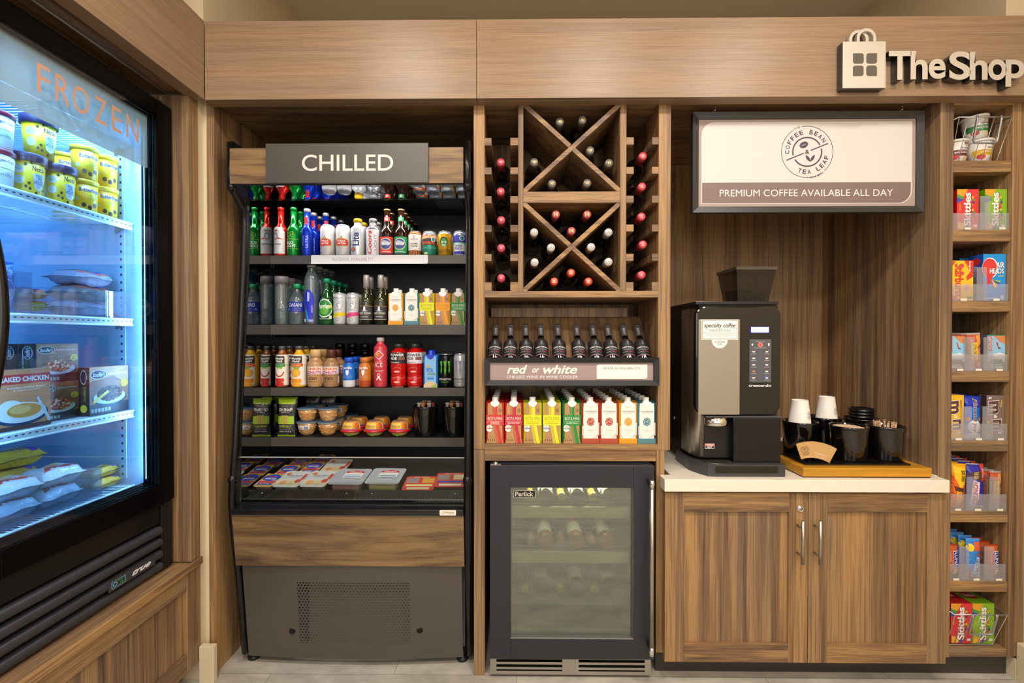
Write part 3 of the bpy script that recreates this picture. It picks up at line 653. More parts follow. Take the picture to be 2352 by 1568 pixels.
# body as linings and skins
m = MB()
m.box(ex, fy0, gz1+.05, GX-.05, fy1, fz1, BLKM); m.box(ex, fy0, fz0, GX-.08, fy1, gz0-.075, BLKM)
m.box(ex, fy0, gz0-.075, GX-.05, fy0+.02, gz1+.05, BLKM); m.box(ex, fy1-.012, gz0-.075, GX-.05, fy1, gz1+.05, BLKM); m.box(ex, fy0, gz0-.075, ex+.01, fy1, gz1+.05, BLKM)
m.build('cabinet_body', t, .002)
iy0, iy1, iz0, iz1 = fy0+.05, fy1-.052, gz0-.03, gz1+.03
m = MB()
m.box(-1.86, iy0, iz0, -1.85, iy1, iz1, FRZ_LEDTINT); m.box(-1.86, iy1, iz0, -1.268, iy1+.035, iz1, FRZ_LEDTINT); m.box(-1.86, iy0-.028, iz0, -1.268, iy0, iz1, FRZ_LEDTINT)
m.box(-1.86, iy0, iz1, -1.268, iy1, iz1+.012, FRZ_LEDTINT); m.box(-1.86, iy0, iz0-.012, -1.268, iy1, iz0, FRZ_LEDTINT); m.build('inner_liner', t)
m = MB()
for yy in (iy1-.003,):
    for xx in (-1.34, -1.78):
        m.box(xx-.012, yy-.001, iz0+.05, xx+.012, yy+.002, iz1-.05, FRZ_LEDTINT)
        for k in range(44): z = iz0+.06+k*.026; m.box(xx-.003, yy-.0015, z, xx+.003, yy-.0012, z+.008, C('222a33', .8))
for k in range(44): z = iz0+.06+k*.026; m.box(-1.8499, iy0+.03, z, -1.8495, iy0+.036, z+.008, C('222a33', .8)); m.box(-1.8499, iy1-.036, z, -1.8495, iy1-.03, z+.008, C('222a33', .8))
m.build('shelf_pilaster', t)
# LED strips on the mullions: lens and diodes
m = MB()
for yy in (iy1+.030, iy0-.020): 
    m.box(-1.2675, yy-.012, iz0+.01, -1.262, yy+.012, iz1-.01, C('0d2138', .3))
    for k in range(26): z = gz0+.06+k*.040; m.box(-1.2615, yy-.003, z, -1.2605, yy+.0, z+.008, emit('9fd4ff', 9))
m.build('led_strip', t)
# wire shelves
FSX = -1.305; FS = []
for px, py, top in ((300, 512, 1), (292, 731, 1), (300, 941, 1), (301, 1113, 1), (300, 368, 0)):
    z = atx(px, py, FSX)[1]; z = z if top else 1.908; FS.append(z); m = MB(); wm = C('e2ecf4', .35)
    for zz in (z, z-.020): m.tube([(FSX+.004, iy0+.004, zz-.003), (FSX+.004, iy1-.004, zz-.003)], .0032, wm, 6)
    for k in range(33): y = iy0+.012+k*(iy1-iy0-.024)/32; m.tube([(FSX+.004, y, z-.002), (-1.84, y, z-.002)], .0014, wm, 5)
    m.box(FSX+.001, iy0+.004, z-.020, FSX+.003, iy1-.004, z-.003, wm)
    for k in range(30): y = iy0+.012+k*(iy1-iy0-.024)/29; m.box(FSX+.003, y-.0035, z-.0125, FSX+.0034, y+.0035, z-.0095, C('28303a', .6))
    for x in (-1.5, -1.83): m.tube([(x, iy0+.004, z-.006), (x, iy1-.004, z-.006)], .0028, wm, 6)
    m.build('wire_shelf', t)
    m = MB()
    for x in (-1.345,): m.prism([(x-.01, z-.012), (x+.03, z-.012), (x-.01, z-.035)], iy1-.012, iy1-.0035, 'xz', STLD)
    m.build('shelf_clip', t)
# door
d = bpy.data.objects.new('door', None); sc.collection.objects.link(d); d.parent = t
m = MB(); x0_, x1_ = GX-.045, GX+.004; dy0, dy1, dz0, dz1 = fy0, fy1, gz0-.068, gz1+.055; 
for b in ((x0_, dy0, dz0, x1_, gy0, dz1), (x0_, gy1, dz0, x1_, dy1, dz1), (x0_, gy0, dz0, x1_, gy1, gz0), (x0_, gy0, gz1, x1_, gy1, dz1)): m.box(*b, C('050506', .35, 0, .12))
m.build('door_frame', d, .003)
m = MB(); mt = C('1c2b3a', .2, .5)
for k, xo in enumerate((.006, .016, .026, .036)):
    i = .004+k*.003; xx = GX-xo
    m.box(xx-.003, gy0, gz0, xx, gy0+i, gz1, mt); m.box(xx-.003, gy1-i, gz0, xx, gy1, gz1, mt); m.box(xx-.003, gy0, gz0, xx, gy1, gz0+i, mt); m.box(xx-.003, gy0, gz1-i, xx, gy1, gz1, mt)
m.build('gasket', d)
m = MB(); m.box(GX-.005, gy0, gz0, GX-.001, gy1, gz1, clear('eef6fa', .0, .01, .012)); m.build('outer_pane', d)
m = MB(); m.box(GX-.030, gy0+.004, gz0+.004, GX-.026, gy1-.004, gz1-.004, clear('e4f1f8', .0, .01, .0)); m.build('inner_pane', d)
bz = atx(351, 384, GX)[1]
m = MB(); m.box(GX-.0254, gy0+.004, bz, GX-.0250, gy1-.004, gz1-.004, clear('d8e8ea', .72, .35, .0)); m.build('banner_film', d)
m = MB(); lb = L(); col = C('c8977c', .7)
letters = (('F', 85, 115, 165, 217), ('R', 127, 160, 187, 252), ('O', 167, 204, 214, 268), ('Z', 218, 245, 234, 294), ('E', 257, 279, 257, 310), ('N', 290, 318, 276, 330))
for ch, a_, b_, c_, d_ in letters:
    ya, za = atx(a_, (c_+d_)/2, GX); yb, _ = atx(b_, (c_+d_)/2, GX); mid = (a_+b_)/2; dz = (b_-a_)*.30
    zt_ = atx(mid, c_+dz*.5-0, GX)[1]; zb_ = atx(mid, d_-dz*.5, GX)[1]
    zt_, zb_ = 1.955, 1.882
    vs, fs = textgeo(ch, 0); m.add([(GX+.0002, (ya+yb)/2+x*(yb-ya), (zt_+zb_)/2+y*(zt_-zb_)) for x, y in vs], fs, col)
m.build('lettering', d)
m = MB(); hp = []; 
for k in range(25):
    s_ = k/24; z = atx(2, 905, GX+.02)[1]*0+1.02+s_*.60; hp.append((GX+.012+.040*math.sin(math.pi*s_), -.690+.018*math.sin(math.pi*s_), z))
m.tube(hp, .011, C('08080a', .2), 12); m.build('handle', d)
m = MB(); m.lathe([(.006, 0), (.006, .02)], STL, 12, (GX-.03, fy1-.012, dz1+.001)); m.build('hinge', t)
# bottom grille
m = MB(); lz1 = dz0-.006; lz0 = fz0+.001
m.box(GX-.07, fy1-.048, lz0, GX-.004, fy1, lz1, C('121213', .3)); m.build('corner_post', t, .0015); m = MB(); m.box(GX-.07, fy0, lz0, GX-.004, fy0+.05, lz1, C('121213', .3)); m.build('corner_post', t, .0015)
m = MB(); m.box(GX-.03, fy0+.0505, lz1-.062, GX-.010, fy1-.0485, lz1, C('121213', .3)); m.build('grille_header', t, .001)
m = MB(); m.box(GX-.079, fy0+.0505, lz0, GX-.07, fy1-.0485, lz1-.062, C('030303', .8)); m.build('grille_backing', t)
lh = (lz1-.064-lz0)/4; lv = []
for k in range(4):
    zc = lz0+lh*(k+.42); m = MB(); pts = [(GX-.012+.013*math.cos(math.radians(a)), zc+lh*.36*math.sin(math.radians(a))) for a in range(-90, 91, 15)]+[(GX-.03, zc+lh*.36), (GX-.03, zc-lh*.36)]
    m.prism(pts, fy0+.052, fy1-.0495, 'xz', C('34343a', .38), False); o = m.build('louvre', t); lv.append(zc)
ya, za = atx(247, 1330, GX); yb = atx(354, 1270, GX)[0]; zc = lv[1]
m = MB(); m.box(GX+.0012, ya, zc-.016, GX+.0035, yb, zc+.016, STLD); m.box(GX+.0035, ya+.003, zc-.013, GX+.0042, yb-.003, zc+.013, C('3c3c40', .4))
lb = L(); lb.r(.05, .18, .33, .82, '6fb5d8'); lb.r(.065, .23, .315, .77, '23262a'); lb.ring(.12, .5, .045, .2, .35, '6fb5d8'); lb.t('ready', .23, .62, .11, .2, '4fae46'); lb.t('-18', .23, .38, .10, .16, '4fae46'); lb.t('true', .68, .5, .42, .5, 'e8e8ea', .03, .5)
lb.onto(m, lambda u, v, e: (GX+.0042+e, ya+(yb-ya)*u, zc-.016+.032*v), eps=.0001, e0=.0001); m.build('control_badge', t)

# ================================================================ WINE COOLER
t = thing('wine_cooler', 'black under counter wine cooler with glass door, steel bar handle and grille', 'wine cooler')
wx0, wx1, wz0, wz1 = PX(1125, -.03), PX(1504, -.03), PZ(1513, -.03), PZ(1069, -.03)
gx0, gx1, hz0, hz1 = PX(1173, -.03), PX(1456, -.03), PZ(1465, -.03), PZ(1119, -.03)
d = bpy.data.objects.new('door', None); sc.collection.objects.link(d); d.parent = t
m = MB(); mt = C('33333a', .42, .3)
for b in ((wx0, -.03, wz0, gx0, .012, wz1), (gx1, -.03, wz0, wx1, .012, wz1), (gx0, -.03, wz0, gx1, .012, hz0), (gx0, -.03, hz1, gx1, .012, wz1)): m.box(*b, mt)
m.build('door_frame', d, .0015)
m = MB(); m.box(gx0, -.012, hz0, gx1, -.008, hz1, clear('d2dccc', .04, .01, .13)); m.build('glass', d)
frame('glass_trim', gx0-.001, hz0-.001, gx1+.001, hz1+.001, .0025, -.0315, -.012, C('8b8a88', .25, .8), d)
lb = L(); lb.r(0, 0, 1, 1, 'cfc8bc'); lb.r(.02, .05, .98, .95, '26272b'); lb.t('Perlick', .49, .5, .82, .66, 'd8d2c6', .02)
a1, b1 = at(1179, 1142, -.013); a2, b2 = at(1230, 1126, -.013); flatlab(lb, '', a1, a2, b1, b2, -.0122).build('maker_badge', d)
m = MB(); hx = PX(1499, -.075); za, zb = PZ(1504, -.075), PZ(1102, -.075)
m.tube([(hx, -.072, za+.02), (hx, -.072, zb-.02)], .0078, STL, 14)
for q_, r_ in ((za, za+.03), (zb-.03, zb)): m.lathe([(.0088, 0), (.0088, r_-q_)], CHR, 16, (hx, -.072, q_))
for z in (za+.02, zb-.015): m.box(hx-.006, -.066, z-.009, hx+.006, -.0302, z+.009, C('1c1c20', .2))
m.build('handle', d)
m = MB(); m.lathe([(.008, 0), (.008, .006)], CHR, 12, (wx0+.02, -.01, wz1+.001)); m.box(wx0+.002, -.028, wz1+.001, wx0+.04, -.006, wz1+.003, CHR); m.build('hinge', t)
m = MB(); bx0_, bx1_ = wx0+.002, wx1-.006; wl = C('6c7468', .55)
m.box(bx0_, .014, wz0-.005, gx0+.002, .35, wz1+.003, BLKM); m.box(gx1-.002, .014, wz0-.005, bx1_, .35, wz1+.003, BLKM); m.box(gx0+.002, .34, wz0, gx1-.002, .35, wz1, wl); m.box(gx0+.002, .014, wz0, gx1-.002, .34, hz0-.01, wl); m.box(gx0+.002, .014, hz1+.012, gx1-.002, .34, wz1+.003, BLKM)
m.build('cabinet_body', t)
m = MB(); z0_, z1_ = .012, wz0-.0062; ym = -.01; xg0, xg1 = wx0, PX(1497, -.01)
hs = [(PX(1140, ym), PX(1292, ym)), (PX(1330, ym), PX(1483, ym))]; h_ = (z1_-z0_)
m.box(xg0, ym, z0_, hs[0][0], ym+.012, z1_, STL); m.box(hs[0][1], ym, z0_, hs[1][0], ym+.012, z1_, STL); m.box(hs[1][1], ym, z0_, xg1, ym+.012, z1_, STL)
for a_, b_ in hs:
    for k in range(4): zz = z0_+h_*(.0+k*.29); m.box(a_, ym, zz, b_, ym+.012, zz+h_*(.2 if k == 0 else .13), STL)
    m.box(a_, ym+.02, z0_, b_, ym+.03, z1_, C('050505', .8))
m.build('vent_grille', t)
WCS = []
for py in (1162, 1265):
    z1_ = PZ(py, .03); z0_ = PZ(py+24, .03); WCS.append(z1_); m = MB(); m.box(gx0+.004, .02, z0_, gx1-.004, .032, z1_, C('c9bb92', .5))
    for k in range(8): y = .06+k*.035; m.box(gx0+.004, y, z0_+.01, gx1-.004, y+.006, z0_+.016, STLD)
    m.build('rack_shelf', t)
WCS.append(.268); m = MB(); m.box(gx0+.004, .02, WCS[2]-.012, gx1-.004, .33, WCS[2], C('7c8078', .5)); m.build('rack_shelf', t)
lw = light('wine_cooler_fill', ((gx0+gx1)/2, .12, hz1-.002), (0, 0, 0), .3, 2.6, (1, .97, .86), sy=.08)  # added fill inside the cabinet so the bottles show through the glass

# ================================================================ COFFEE MACHINE
t = thing('coffee_machine', 'tall black and steel coffee machine with bean hopper on the counter', 'coffee machine')
A = lambda px, py, Y=-.0: at(px, py, Y)
gb = C('0a0a0c', .12, 0, .5, .6)
mx0, mx1 = .668, PX(1788, .03); mz = ZC+.001
ztop = A(1700, 700, .03)[1]
m = MB(); m.prism([(mx0+.035, .03), (mx1-.004, .03), (mx1-.004, .47), (mx0, .47), (mx0, .08), (mx0+.006, .055), (mx0+.018, .038)], mz+.055, ztop, 'xy', C('141416', .3)); m.build('body', t)
m = MB(); m.prism([(mx0+.034, .029), (mx0+.018, .037), (mx0+.005, .054), (mx0-.002, .08), (mx0-.002, .16), (mx0+.002, .16), (mx0+.002, .08)], mz+.06, ztop-.012, 'xy', STL, True); m.build('corner_strip', t)
m = MB(); m.box(mx0-.003, .012, ztop, mx1-.01, .475, ztop+.012, C('1b1b1f', .25)); m.build('lid', t, .002)
# door with rounded lower corners
dx0, dx1 = PX(1598, -.0), PX(1794, -.0); dzb, dzt = A(1700, 952, 0)[1], A(1700, 703, 0)[1]
m = MB(); m.prism(rc(dx0, dzb, dx1, dzt, .034, (0, 1, 2, 3)), 0, .0285, 'xz', gb); dd = m.build('door', t, .006)
m = MB(); m.box(PX(1604, 0), -.0018, A(0, 949, 0)[1], PX(1699, 0), -.0002, A(0, 734, 0)[1], C('a39a8c', .4, .55)); m.build('steel_panel', dd, .0008, 'satin steel door panel')
m = MB(); ax, az, bx_, bz_ = PX(1725, -.001), A(0, 763, -.001)[1], PX(1765, -.001), A(0, 751.5, -.001)[1]; m.box(ax-.002, -.0016, az-.0015, bx_+.002, -.0004, bz_+.0015, C('1a2cff', .2)); m.box(ax, -.0026, az, bx_, -.0017, bz_, emit('d8e4ff', 5)); m.build('display', dd)
m = MB(); ax, az, bx_, bz_ = PX(1721, 0), A(0, 876, 0)[1], PX(1771, 0), A(0, 779, 0)[1]; m.box(ax, -.0012, az, bx_, -.0002, bz_, C('55565c', .4))
lb = L(); lb.t('SELECT SIZE', .5, .95, .4, .02, 'c9c9cc'); lb.e(.5, .875, .09, .045, 'd4584a'); lb.ring(.5, .875, .11, .055, .2, 'e8a090'); lb.poly([(.10, .9), (.17, .9), (.16, .855), (.11, .855)], 'e8e8e8'); lb.poly([(.84, .91), (.93, .91), (.91, .85), (.86, .85)], 'e8e8e8'); lb.t('SELECT BEVERAGE', .5, .80, .55, .02, 'c9c9cc')
for k in range(5):
    for u in (.2, .8):
        v = .72-k*.152; lb.poly([(u-.08, v+.02), (u+.08, v+.02), (u+.05, v-.025), (u-.05, v-.025)], 'e4e2e0' if not (k == 3 and u < .5) else 'c98a6a'); lb.e(u, v+.02, .08, .015, '6a4a3a' if k != 4 or u < .5 else '4a56c8'); lb.r(u-.12, v-.065, u+.12, v-.052, '9a9aa0'); lb.e(.38 if u < .5 else .62, v, .025, .012, '3a44a8')
flatlab(lb, '', ax, bx_, az, bz_, -.0013, m); m.build('button_panel', dd)
m = MB(); lb = L(); lb.t('crescendo', .5, .5, 1, 1, 'd8d8dc', .025); flatlab(lb, '', PX(1720, 0), PX(1772, 0), A(0, 886, 0)[1], A(0, 880, 0)[1], -.0003, m); m.build('lettering', dd)
ax, az, bx_, bz_ = PX(1611, -.002), A(0, 780, -.002)[1], PX(1695, -.002), A(0, 734, -.002)[1]
m = MB(); lb = L(); lb.e(.5, -.0, .22, .42, 'efece6', 28); lb.t('hot chocolate', .5, -.10, .28, .075, '3c3c3c', .02, .2); lb.t('& teas', .5, -.2, .12, .075, '3c3c3c', .02, .2); lb.t('FOR PURCHASE', .5, -.3, .2, .04, '8c8c8c')
lb.r(0, 0, 1, 1, 'e8e5df'); lb.poly(rc(.02, .03, .98, .97, .08, (1, 3)), '4a4a4a'); lb.poly(rc(.03, .05, .97, .95, .075, (1, 3)), 'efece6'); lb.t('specialty coffee', .5, .68, .86, .27, '3c3c3c', .02, .25); lb.t('MADE BY YOU', .5, .46, .56, .11, '5a5a5a'); lb.r(.03, .325, .97, .34, '4a4a4a'); lb.t('FOR PAYMENT OR ASSISTANCE,', .5, .245, .7, .055, '7a7a7a'); lb.t('SEE THE FRONT DESK.', .5, .15, .5, .055, '7a7a7a')
flatlab(lb, '', ax, bx_, az, bz_, -.0021, m, eps=.0001); m.build('paper_sticker', dd)
# lower bay
zl = dzb-.006
m = MB(); m.box(mx0+.03, -.002, zl-.004, mx1-.004, .03, zl+.0, C('55555a', .3)); m.build('door_shelf', t)
m = MB(); cx_, cz_ = PX(1643, .01), A(1643, 968, .01)[1]
m.lathe([(.045, -.017), (.048, -.012), (.048, .016)], CHR, 32, (PX(1643, .04), .042-.0, cz_)); m.build('dispenser', t, label='polished chrome dispenser ring')
m = MB(); m.box(PX(1686, 0), .0, mz+.042, mx1-.006, .03, zl-.006, C('101012', .25)); m.build('waste_bin', t, .003)
m = MB(); lb = L(); lb.r(0, 0, 1, 1, 'f0ece8'); lb.r(.04, .55, .96, .92, 'd8532c'); lb.t('WARNING', .5, .73, .7, .25, 'f6f0ea', .02); lb.r(.04, .08, .96, .52, '2d2c34'); lb.t('HOT', .5, .32, .5, .3, 'f6f0ea', .03)
flatlab(lb, '', PX(1620, .029), PX(1642, .029), A(0, 1026, .029)[1], A(0, 1014.5, .029)[1], .0292, m); m.build('warning_sticker', t)
m = MB(); zt_ = mz+.05; fy = -.026
m.prism([(mx0+.03, fy+.005), (mx0+.05, fy), (mx1-.006, fy), (mx1-.001, fy+.006), (mx1-.001, .2), (mx0-.01, .2), (mx0-.01, .06), (mx0+.01, .012)], mz, mz+.044, 'xy', C('3e3e42', .25)); m.box(mx0+.055, fy-.001, mz+.012, mx1-.03, fy+.001, mz+.038, gb); m.build('drip_tray', t, .003)
m = MB(); m.lathe([(.046, 0), (.046, .0015)], STLD, 28, (PX(1643, .02), .022, mz+.0442))
for k in range(7):
    for j in range(7):
        xx, yy = (k-3)*.012, (j-3)*.012
        if math.hypot(xx, yy) < .042: m.lathe([(.0035, 0), (.0035, .0003)], C('0a0a0a', .8), 8, (PX(1643, .02)+xx, .022+yy, mz+.0459))
m.build('drip_grate', t)
m = MB(); 
for k in range(3): m.box(mx0-.0012, .30, 1.0+k*.008, mx0+.001, .335, 1.004+k*.008, C('050505', .9))
m.lathe([(.008, 0), (.008, .004)], CHR, 14, M=Matrix.Translation((mx0, .25, .92)) @ Matrix.Rotation(-math.pi/2, 4, 'Y')); m.build('side_lock', t)
# hopper
Yq = .09; hb = ztop+.0125
q0, q1 = A(1692, 612, Yq), A(1784, 612, Yq); b0, b1 = PX(1692, Yq), PX(1764, Yq); tz = q0[1]
SMK = clear('a8a29a', .02, .04, .0)
m = MB(); l0, l1 = q0[0]-.0, q1[0]; ys = (Yq, Yq+.17); T_ = [(l0, Yq, tz), (l1, Yq, tz), (l1, ys[1], tz), (l0, ys[1], tz)]; B_ = [(b0+.004, Yq+.0, hb), (b1, Yq+.0, hb), (b1-.0, ys[1]-.05, hb), (b0+.004, ys[1]-.05, hb)]
m.add(T_+B_, [(0, 1, 5, 4), (1, 2, 6, 5), (2, 3, 7, 6), (3, 0, 4, 7)], SMK); hp_ = m.build('bean_hopper', t)
m = MB(); m.box(l0-.002, Yq-.002, tz-.012, l1+.002, ys[1]+.002, tz, clear('6a6662', .3, .05, .05)); m.build('hopper_lid', hp_)
m = MB(); bn = C('2a1a12', .35); z = hb
random.seed(3)
for lay in range(7):
    zz = hb+.006+lay*.0075; f = (zz-hb)/(tz-hb)
    xa_ = b0+.010+(l0-b0)*f; xb_ = b1-.008+(l1-b1)*f; ya_ = Yq+.008; yb_ = ys[1]-.055+.05*f
    nx = 12
    for k in range(nx):
        for j in range(5):
            if (lay > 4 and k > 5+random.random()*3): continue
            x = xa_+(xb_-xa_)*(k+random.random()*.6)/nx; y = ya_+(yb_-ya_)*(j+random.random()*.5)/5
            MM = Matrix.Translation((x, y, zz)) @ Euler((random.random()*3, random.random()*3, random.random()*3)).to_matrix().to_4x4()
            m.lathe([(0, -.0055), (.004, -.003), (.0045, 0), (.004, .003), (0, .0055)], bn, 6, M=MM)
o = m.build('coffee_beans', None); tag(o, 'dark roasted coffee beans heaped in the machine hopper', 'coffee beans', kind='stuff')
# ================================================================ GOODS: shapes
ORD = ['', 'second', 'third', 'fourth', 'fifth', 'sixth', 'seventh']
def botprof(R, H, rn, hs, hn, capH, flat=.12):
    p = [(R*.8, 0), (R*.96, R*flat*.4), (R, R*flat*1.3), (R, hs)]
    for k in range(1, 7): s = k/6; p.append((rn+(R-rn)*(.5+.5*math.cos(math.pi*s)), hs+(hn-hs)*s))
    p.append((rn, H-capH)); return p
def banded(prof, bands):
    """bands [(z, mat)]: give every profile segment the material of its height"""
    zs = [b[0] for b in bands]; out = []
    for i, p in enumerate(prof):
        out.append(p)
        if i+1 < len(prof):
            q = prof[i+1]
            for z in zs:
                if p[1] < z < q[1]: out.append((p[0]+(q[0]-p[0])*(z-p[1])/(q[1]-p[1]), z))
    res = []
    for p in out:
        mt = bands[0][1]
        for z, m_ in bands:
            if p[1] >= z-1e-7: mt = m_
        res.append((p[0], p[1], mt))
    return res
def bottle(R, H, rn, hs, hn, capH, bands, capm, lab=None, capR=None, n=24, inner=None, name='bottle_body', capn='cap', span=1.3):
    prof = botprof(R, H, rn, hs, hn, capH); m = MB(); m.lathe(banded(prof, bands), None, n)
    if inner: zf, im = inner; ip = [(max(r-.0015, .001), z) for r, z in prof if z < zf]+[(max(lerp_prof(prof, zf)-.0015, .001), zf)]; m.lathe(ip, im, n)
    rec = [(name, me(m))]; cr = capR or rn+.0015; z0 = H-capH; m = MB()
    m.lathe([(cr, z0-.001), (cr, z0+capH*.85), (cr*.9, z0+capH), (0, z0+capH)], capm, n); rec.append((capn, me(m)))
    if lab: rec.append(('printed_label', me(cyllab(lab, prof, H, spanang=span))))
    return rec
def can(R, H, bands, lab, rim='c9ccd0', n=24):
    rm = C(rim, .25, .9); prof = [(R*.8, 0), (R, H*.05), (R, H*.88), (R*.84, H*.97)]; m = MB()
    m.lathe(banded(prof, bands), None, n); rec = [('can_body', me(m))]
    m = MB(); m.lathe([(R*.84, H*.965), (R*.87, H*.985), (R*.84, H), (R*.78, H), (R*.76, H*.975), (0, H*.975)], rm, n); m.lathe([(.006, H*.976), (.006, H*.984)], rm, 8, (0, -.004, 0)); rec.append(('lid', me(m)))
    if lab: rec.append(('printed_label', me(cyllab(lab, prof, H))))
    return rec
def carton(W, D, H, front, side, lab, capm='f2f0ec', capH=.016):
    """octagonal drink carton with sloping shoulders and a screw cap"""
    hb = H-capH; c = W*.10; w, d = W/2, D/2; F, S_ = C(front, .4), C(side, .4); m = MB()
    def ring(z, k=1, cc=c, dy=0): return [(-w+cc, -d*k+dy, z), (w-cc, -d*k+dy, z), (w, (-d+c)*k+dy, z), (w, (d-c)*k+dy, z), (w-cc, d*k+dy, z), (-w+cc, d*k+dy, z), (-w, (d-c)*k+dy, z), (-w, (-d+c)*k+dy, z)]
    rs = [ring(0, 1, c*.2), ring(H*.10), ring(hb*.86), ring(hb, 1, c*1.3)]; rs[3] = [(x, y, hb-.0+(.0 if y > -d*.5 else -hb*.035)) for x, y, z in rs[3]]
    fm = [F, S_, S_, S_, F, S_, S_, S_]
    for a, b in zip(rs, rs[1:]):
        for k in range(8): m.add([a[k], a[(k+1) % 8], b[(k+1) % 8], b[k]], [(0, 1, 2, 3)], fm[k])
    m.add(rs[0], [tuple(range(8))], F); m.add(rs[3], [tuple(range(8))], S_); rec = [('carton_body', me(m))]
    m = MB(); cm_ = C(capm, .35); m.lathe([(.0135, hb-.006), (.0135, hb+.0), (.0115, hb+.002), (.0115, H-.001), (.0105, H), (0, H)], cm_, 18, (0, -d+.014, 0))
    m.prism([(-.017, hb-.004), (-.013, hb-.014), (0, hb-.021), (.013, hb-.014), (.017, hb-.004), (.013, hb), (-.013, hb)], -d-.0014, -d+.004, 'xz', cm_); rec.append(('cap', me(m)))
    m = MB(); sl = lambda v: 0
    lab.onto(m, lambda u, v, e: (-w+c+(W-2*c)*u, -d-e*.7, hb*v), eps=.00018, e0=.0003); rec.append(('printed_label', me(m))); return rec
def box(W, D, H, col, lab, side=None, slab=None, top=None, tlab=None):
    m = MB(); w, d = W/2, D/2; A_, B_ = C(col, .4), C(side or col, .4); T_ = C(top or side or col, .4)
    v = [(-w, -d, 0), (w, -d, 0), (w, d, 0), (-w, d, 0), (-w, -d, H), (w, -d, H), (w, d, H), (-w, d, H)]
    m.add(v, [(0, 1, 5, 4)], A_); m.add(v, [(1, 2, 6, 5), (2, 3, 7, 6), (3, 0, 4, 7), (0, 3, 2, 1)], B_); m.add(v, [(4, 5, 6, 7)], T_); rec = [('carton_body', me(m))]
    m = MB()
    if lab: lab.onto(m, lambda u, v, e: (-w+W*u, -d-e, H*v), eps=.00015)
    if slab: slab.onto(m, lambda u, v, e: (-w-e, d-D*u, H*v), eps=.00015)
    if tlab: tlab.onto(m, lambda u, v, e: (-w+W*u, -d+D*v, H+e), eps=.00015)
    if m.v: rec.append(('printed_label', me(m)))
    return rec
def pack(W, H, T, col, lab, seal='d8d8da', se=.010, back=None, wob=.0, N=12, bands=None, rough=.28, ful=2):
    """upright film pack: pillow front and back with flat crimped ends; z up, faces -Y"""
    m = MB(); F = film(col); S_ = C(seal, .3, .3)
    def fr(u, v):
        q = max(0, 1-abs(2*u-1)**ful)**.5; e = min(1, max(0, (v*H-se)/(H*.16)), max(0, ((1-v)*H-se)/(H*.16))); return T/2*q*e**.6+.0006
    xx = lambda u, v: (u-.5)*W*(1-.05*math.sin(math.pi*v))+wob*math.sin(v*7)*.003
    us = [k/N for k in range(N+1)]; M_ = 14; vs_ = [0]+[se/H+(1-2*se/H)*k/(M_-2) for k in range(M_-1)]+[1]
    for sgn in (-1, 1):
        g = [(xx(u, v), sgn*fr(u, v)+wob*.004*math.sin(u*9+v*5), v*H) for v in vs_ for u in us]; n = N+1
        for j in range(len(vs_)-1):
            mt = S_ if (j == 0 or j == len(vs_)-2) else (F if sgn < 0 or not back else film(back))
            if bands and mt is F:
                for a, b, c_ in bands:
                    if a <= vs_[j] < b: mt = film(c_)
            m.add([g[j*n+k] for k in range(n)]+[g[(j+1)*n+k] for k in range(n)], [(k, k+1, n+k+1, n+k) for k in range(N)], mt, True)
    rec = [('wrapper', me(m))]
    if lab:
        m = MB(); lab.onto(m, lambda u, v, e: (xx(u, v), -fr(u, v)-e+wob*.004*math.sin(u*9+v*5), v*H), [k/8 for k in range(1, 8)], [k/10 for k in range(1, 10)], eps=.0002, e0=.0006); rec.append(('printed_label', me(m)))
    return rec
def tub(rt, rb, H, lid, lidH, bands, lab, n=28, lidn='lid', over=.002):
    prof = [(rb, 0), (rt, H-lidH)]; m = MB(); m.lathe(banded(prof, bands), None, n); rec = [('tub_body', me(m))]
    m = MB(); m.lathe([(rt+over, H-lidH-.003), (rt+over+.001, H-.002), (rt+over-.001, H), (rt-.004, H), (rt-.005, H-.002), (0, H-.002)], lid, n); rec.append((lidn, me(m)))
    if lab: rec.append(('printed_label', me(cyllab(lab, prof, H))))
    return rec
def row(rec, nm, cat, px, sh, n, pitch, desc, group, R=.03, rz=0, z=None, Y0=None, step=None):
    """a column of like goods running back from the shelf edge"""
    Y = (Y0 if Y0 is not None else SHY+.009)+R; X = PX(px, Y); zz = (SZ[sh] if z is None else z)+.0006
    for k in range(n):
        lb_ = desc+', front one' if n > 1 else desc
        if k: lb_ = f'{desc}, {ORD[k]} one back'
        place(rec, nm, lb_, cat, (X+(random.random()-.5)*.0015*k, Y+k*pitch, zz), rz+(random.random()-.5)*.1*(k > 0), group if n > 1 else None)

# ================================================================ top shelf of the open cooler
def b_alu(bands, cap, lab, H=.212, R=.0275): return bottle(R, H, .0125, H*.53, H*.70, H*.07, bands, cap, lab, .0138)
RED, GRN, BLU = C('d2251f', .2, .55), C('0c8a35', .2, .55), C('1538c4', .2, .55)
lb = L(); lb.r(-1, .05, 1, .5, 'd9dbe0'); lb.poly([(-.9, .5), (-.9, .44), (0, .52), (.9, .44), (.9, .5), (.6, .58), (-.6, .58)], 'd9dbe0'); lb.ring(-.1, .40, .30, .075, .4, '8a8f9c'); lb.poly([(.15, .34), (.8, .34), (.2, .375)], 'c92a22'); lb.t('Budweiser', -.05, .245, 1.3, .045, '2b2b44', .01, .2); lb.t('KING OF BEERS', 0, .2, .9, .012, '9a9aa4'); lb.t('BREWED BY OUR', 0, .16, .9, .010, '9a9aa4'); lb.t('BIRW', 0, .82, .35, .02, 'b03a30', 0, .2)
r_bud = b_alu([(0, RED)], RED, lb)
row(r_bud, 'aluminium_beer_bottle', 'bottle', 646.5, 0, 1, .06, 'red and white aluminium beer bottle at the mirrored left wall of the top shelf', None, .0275, -.25)
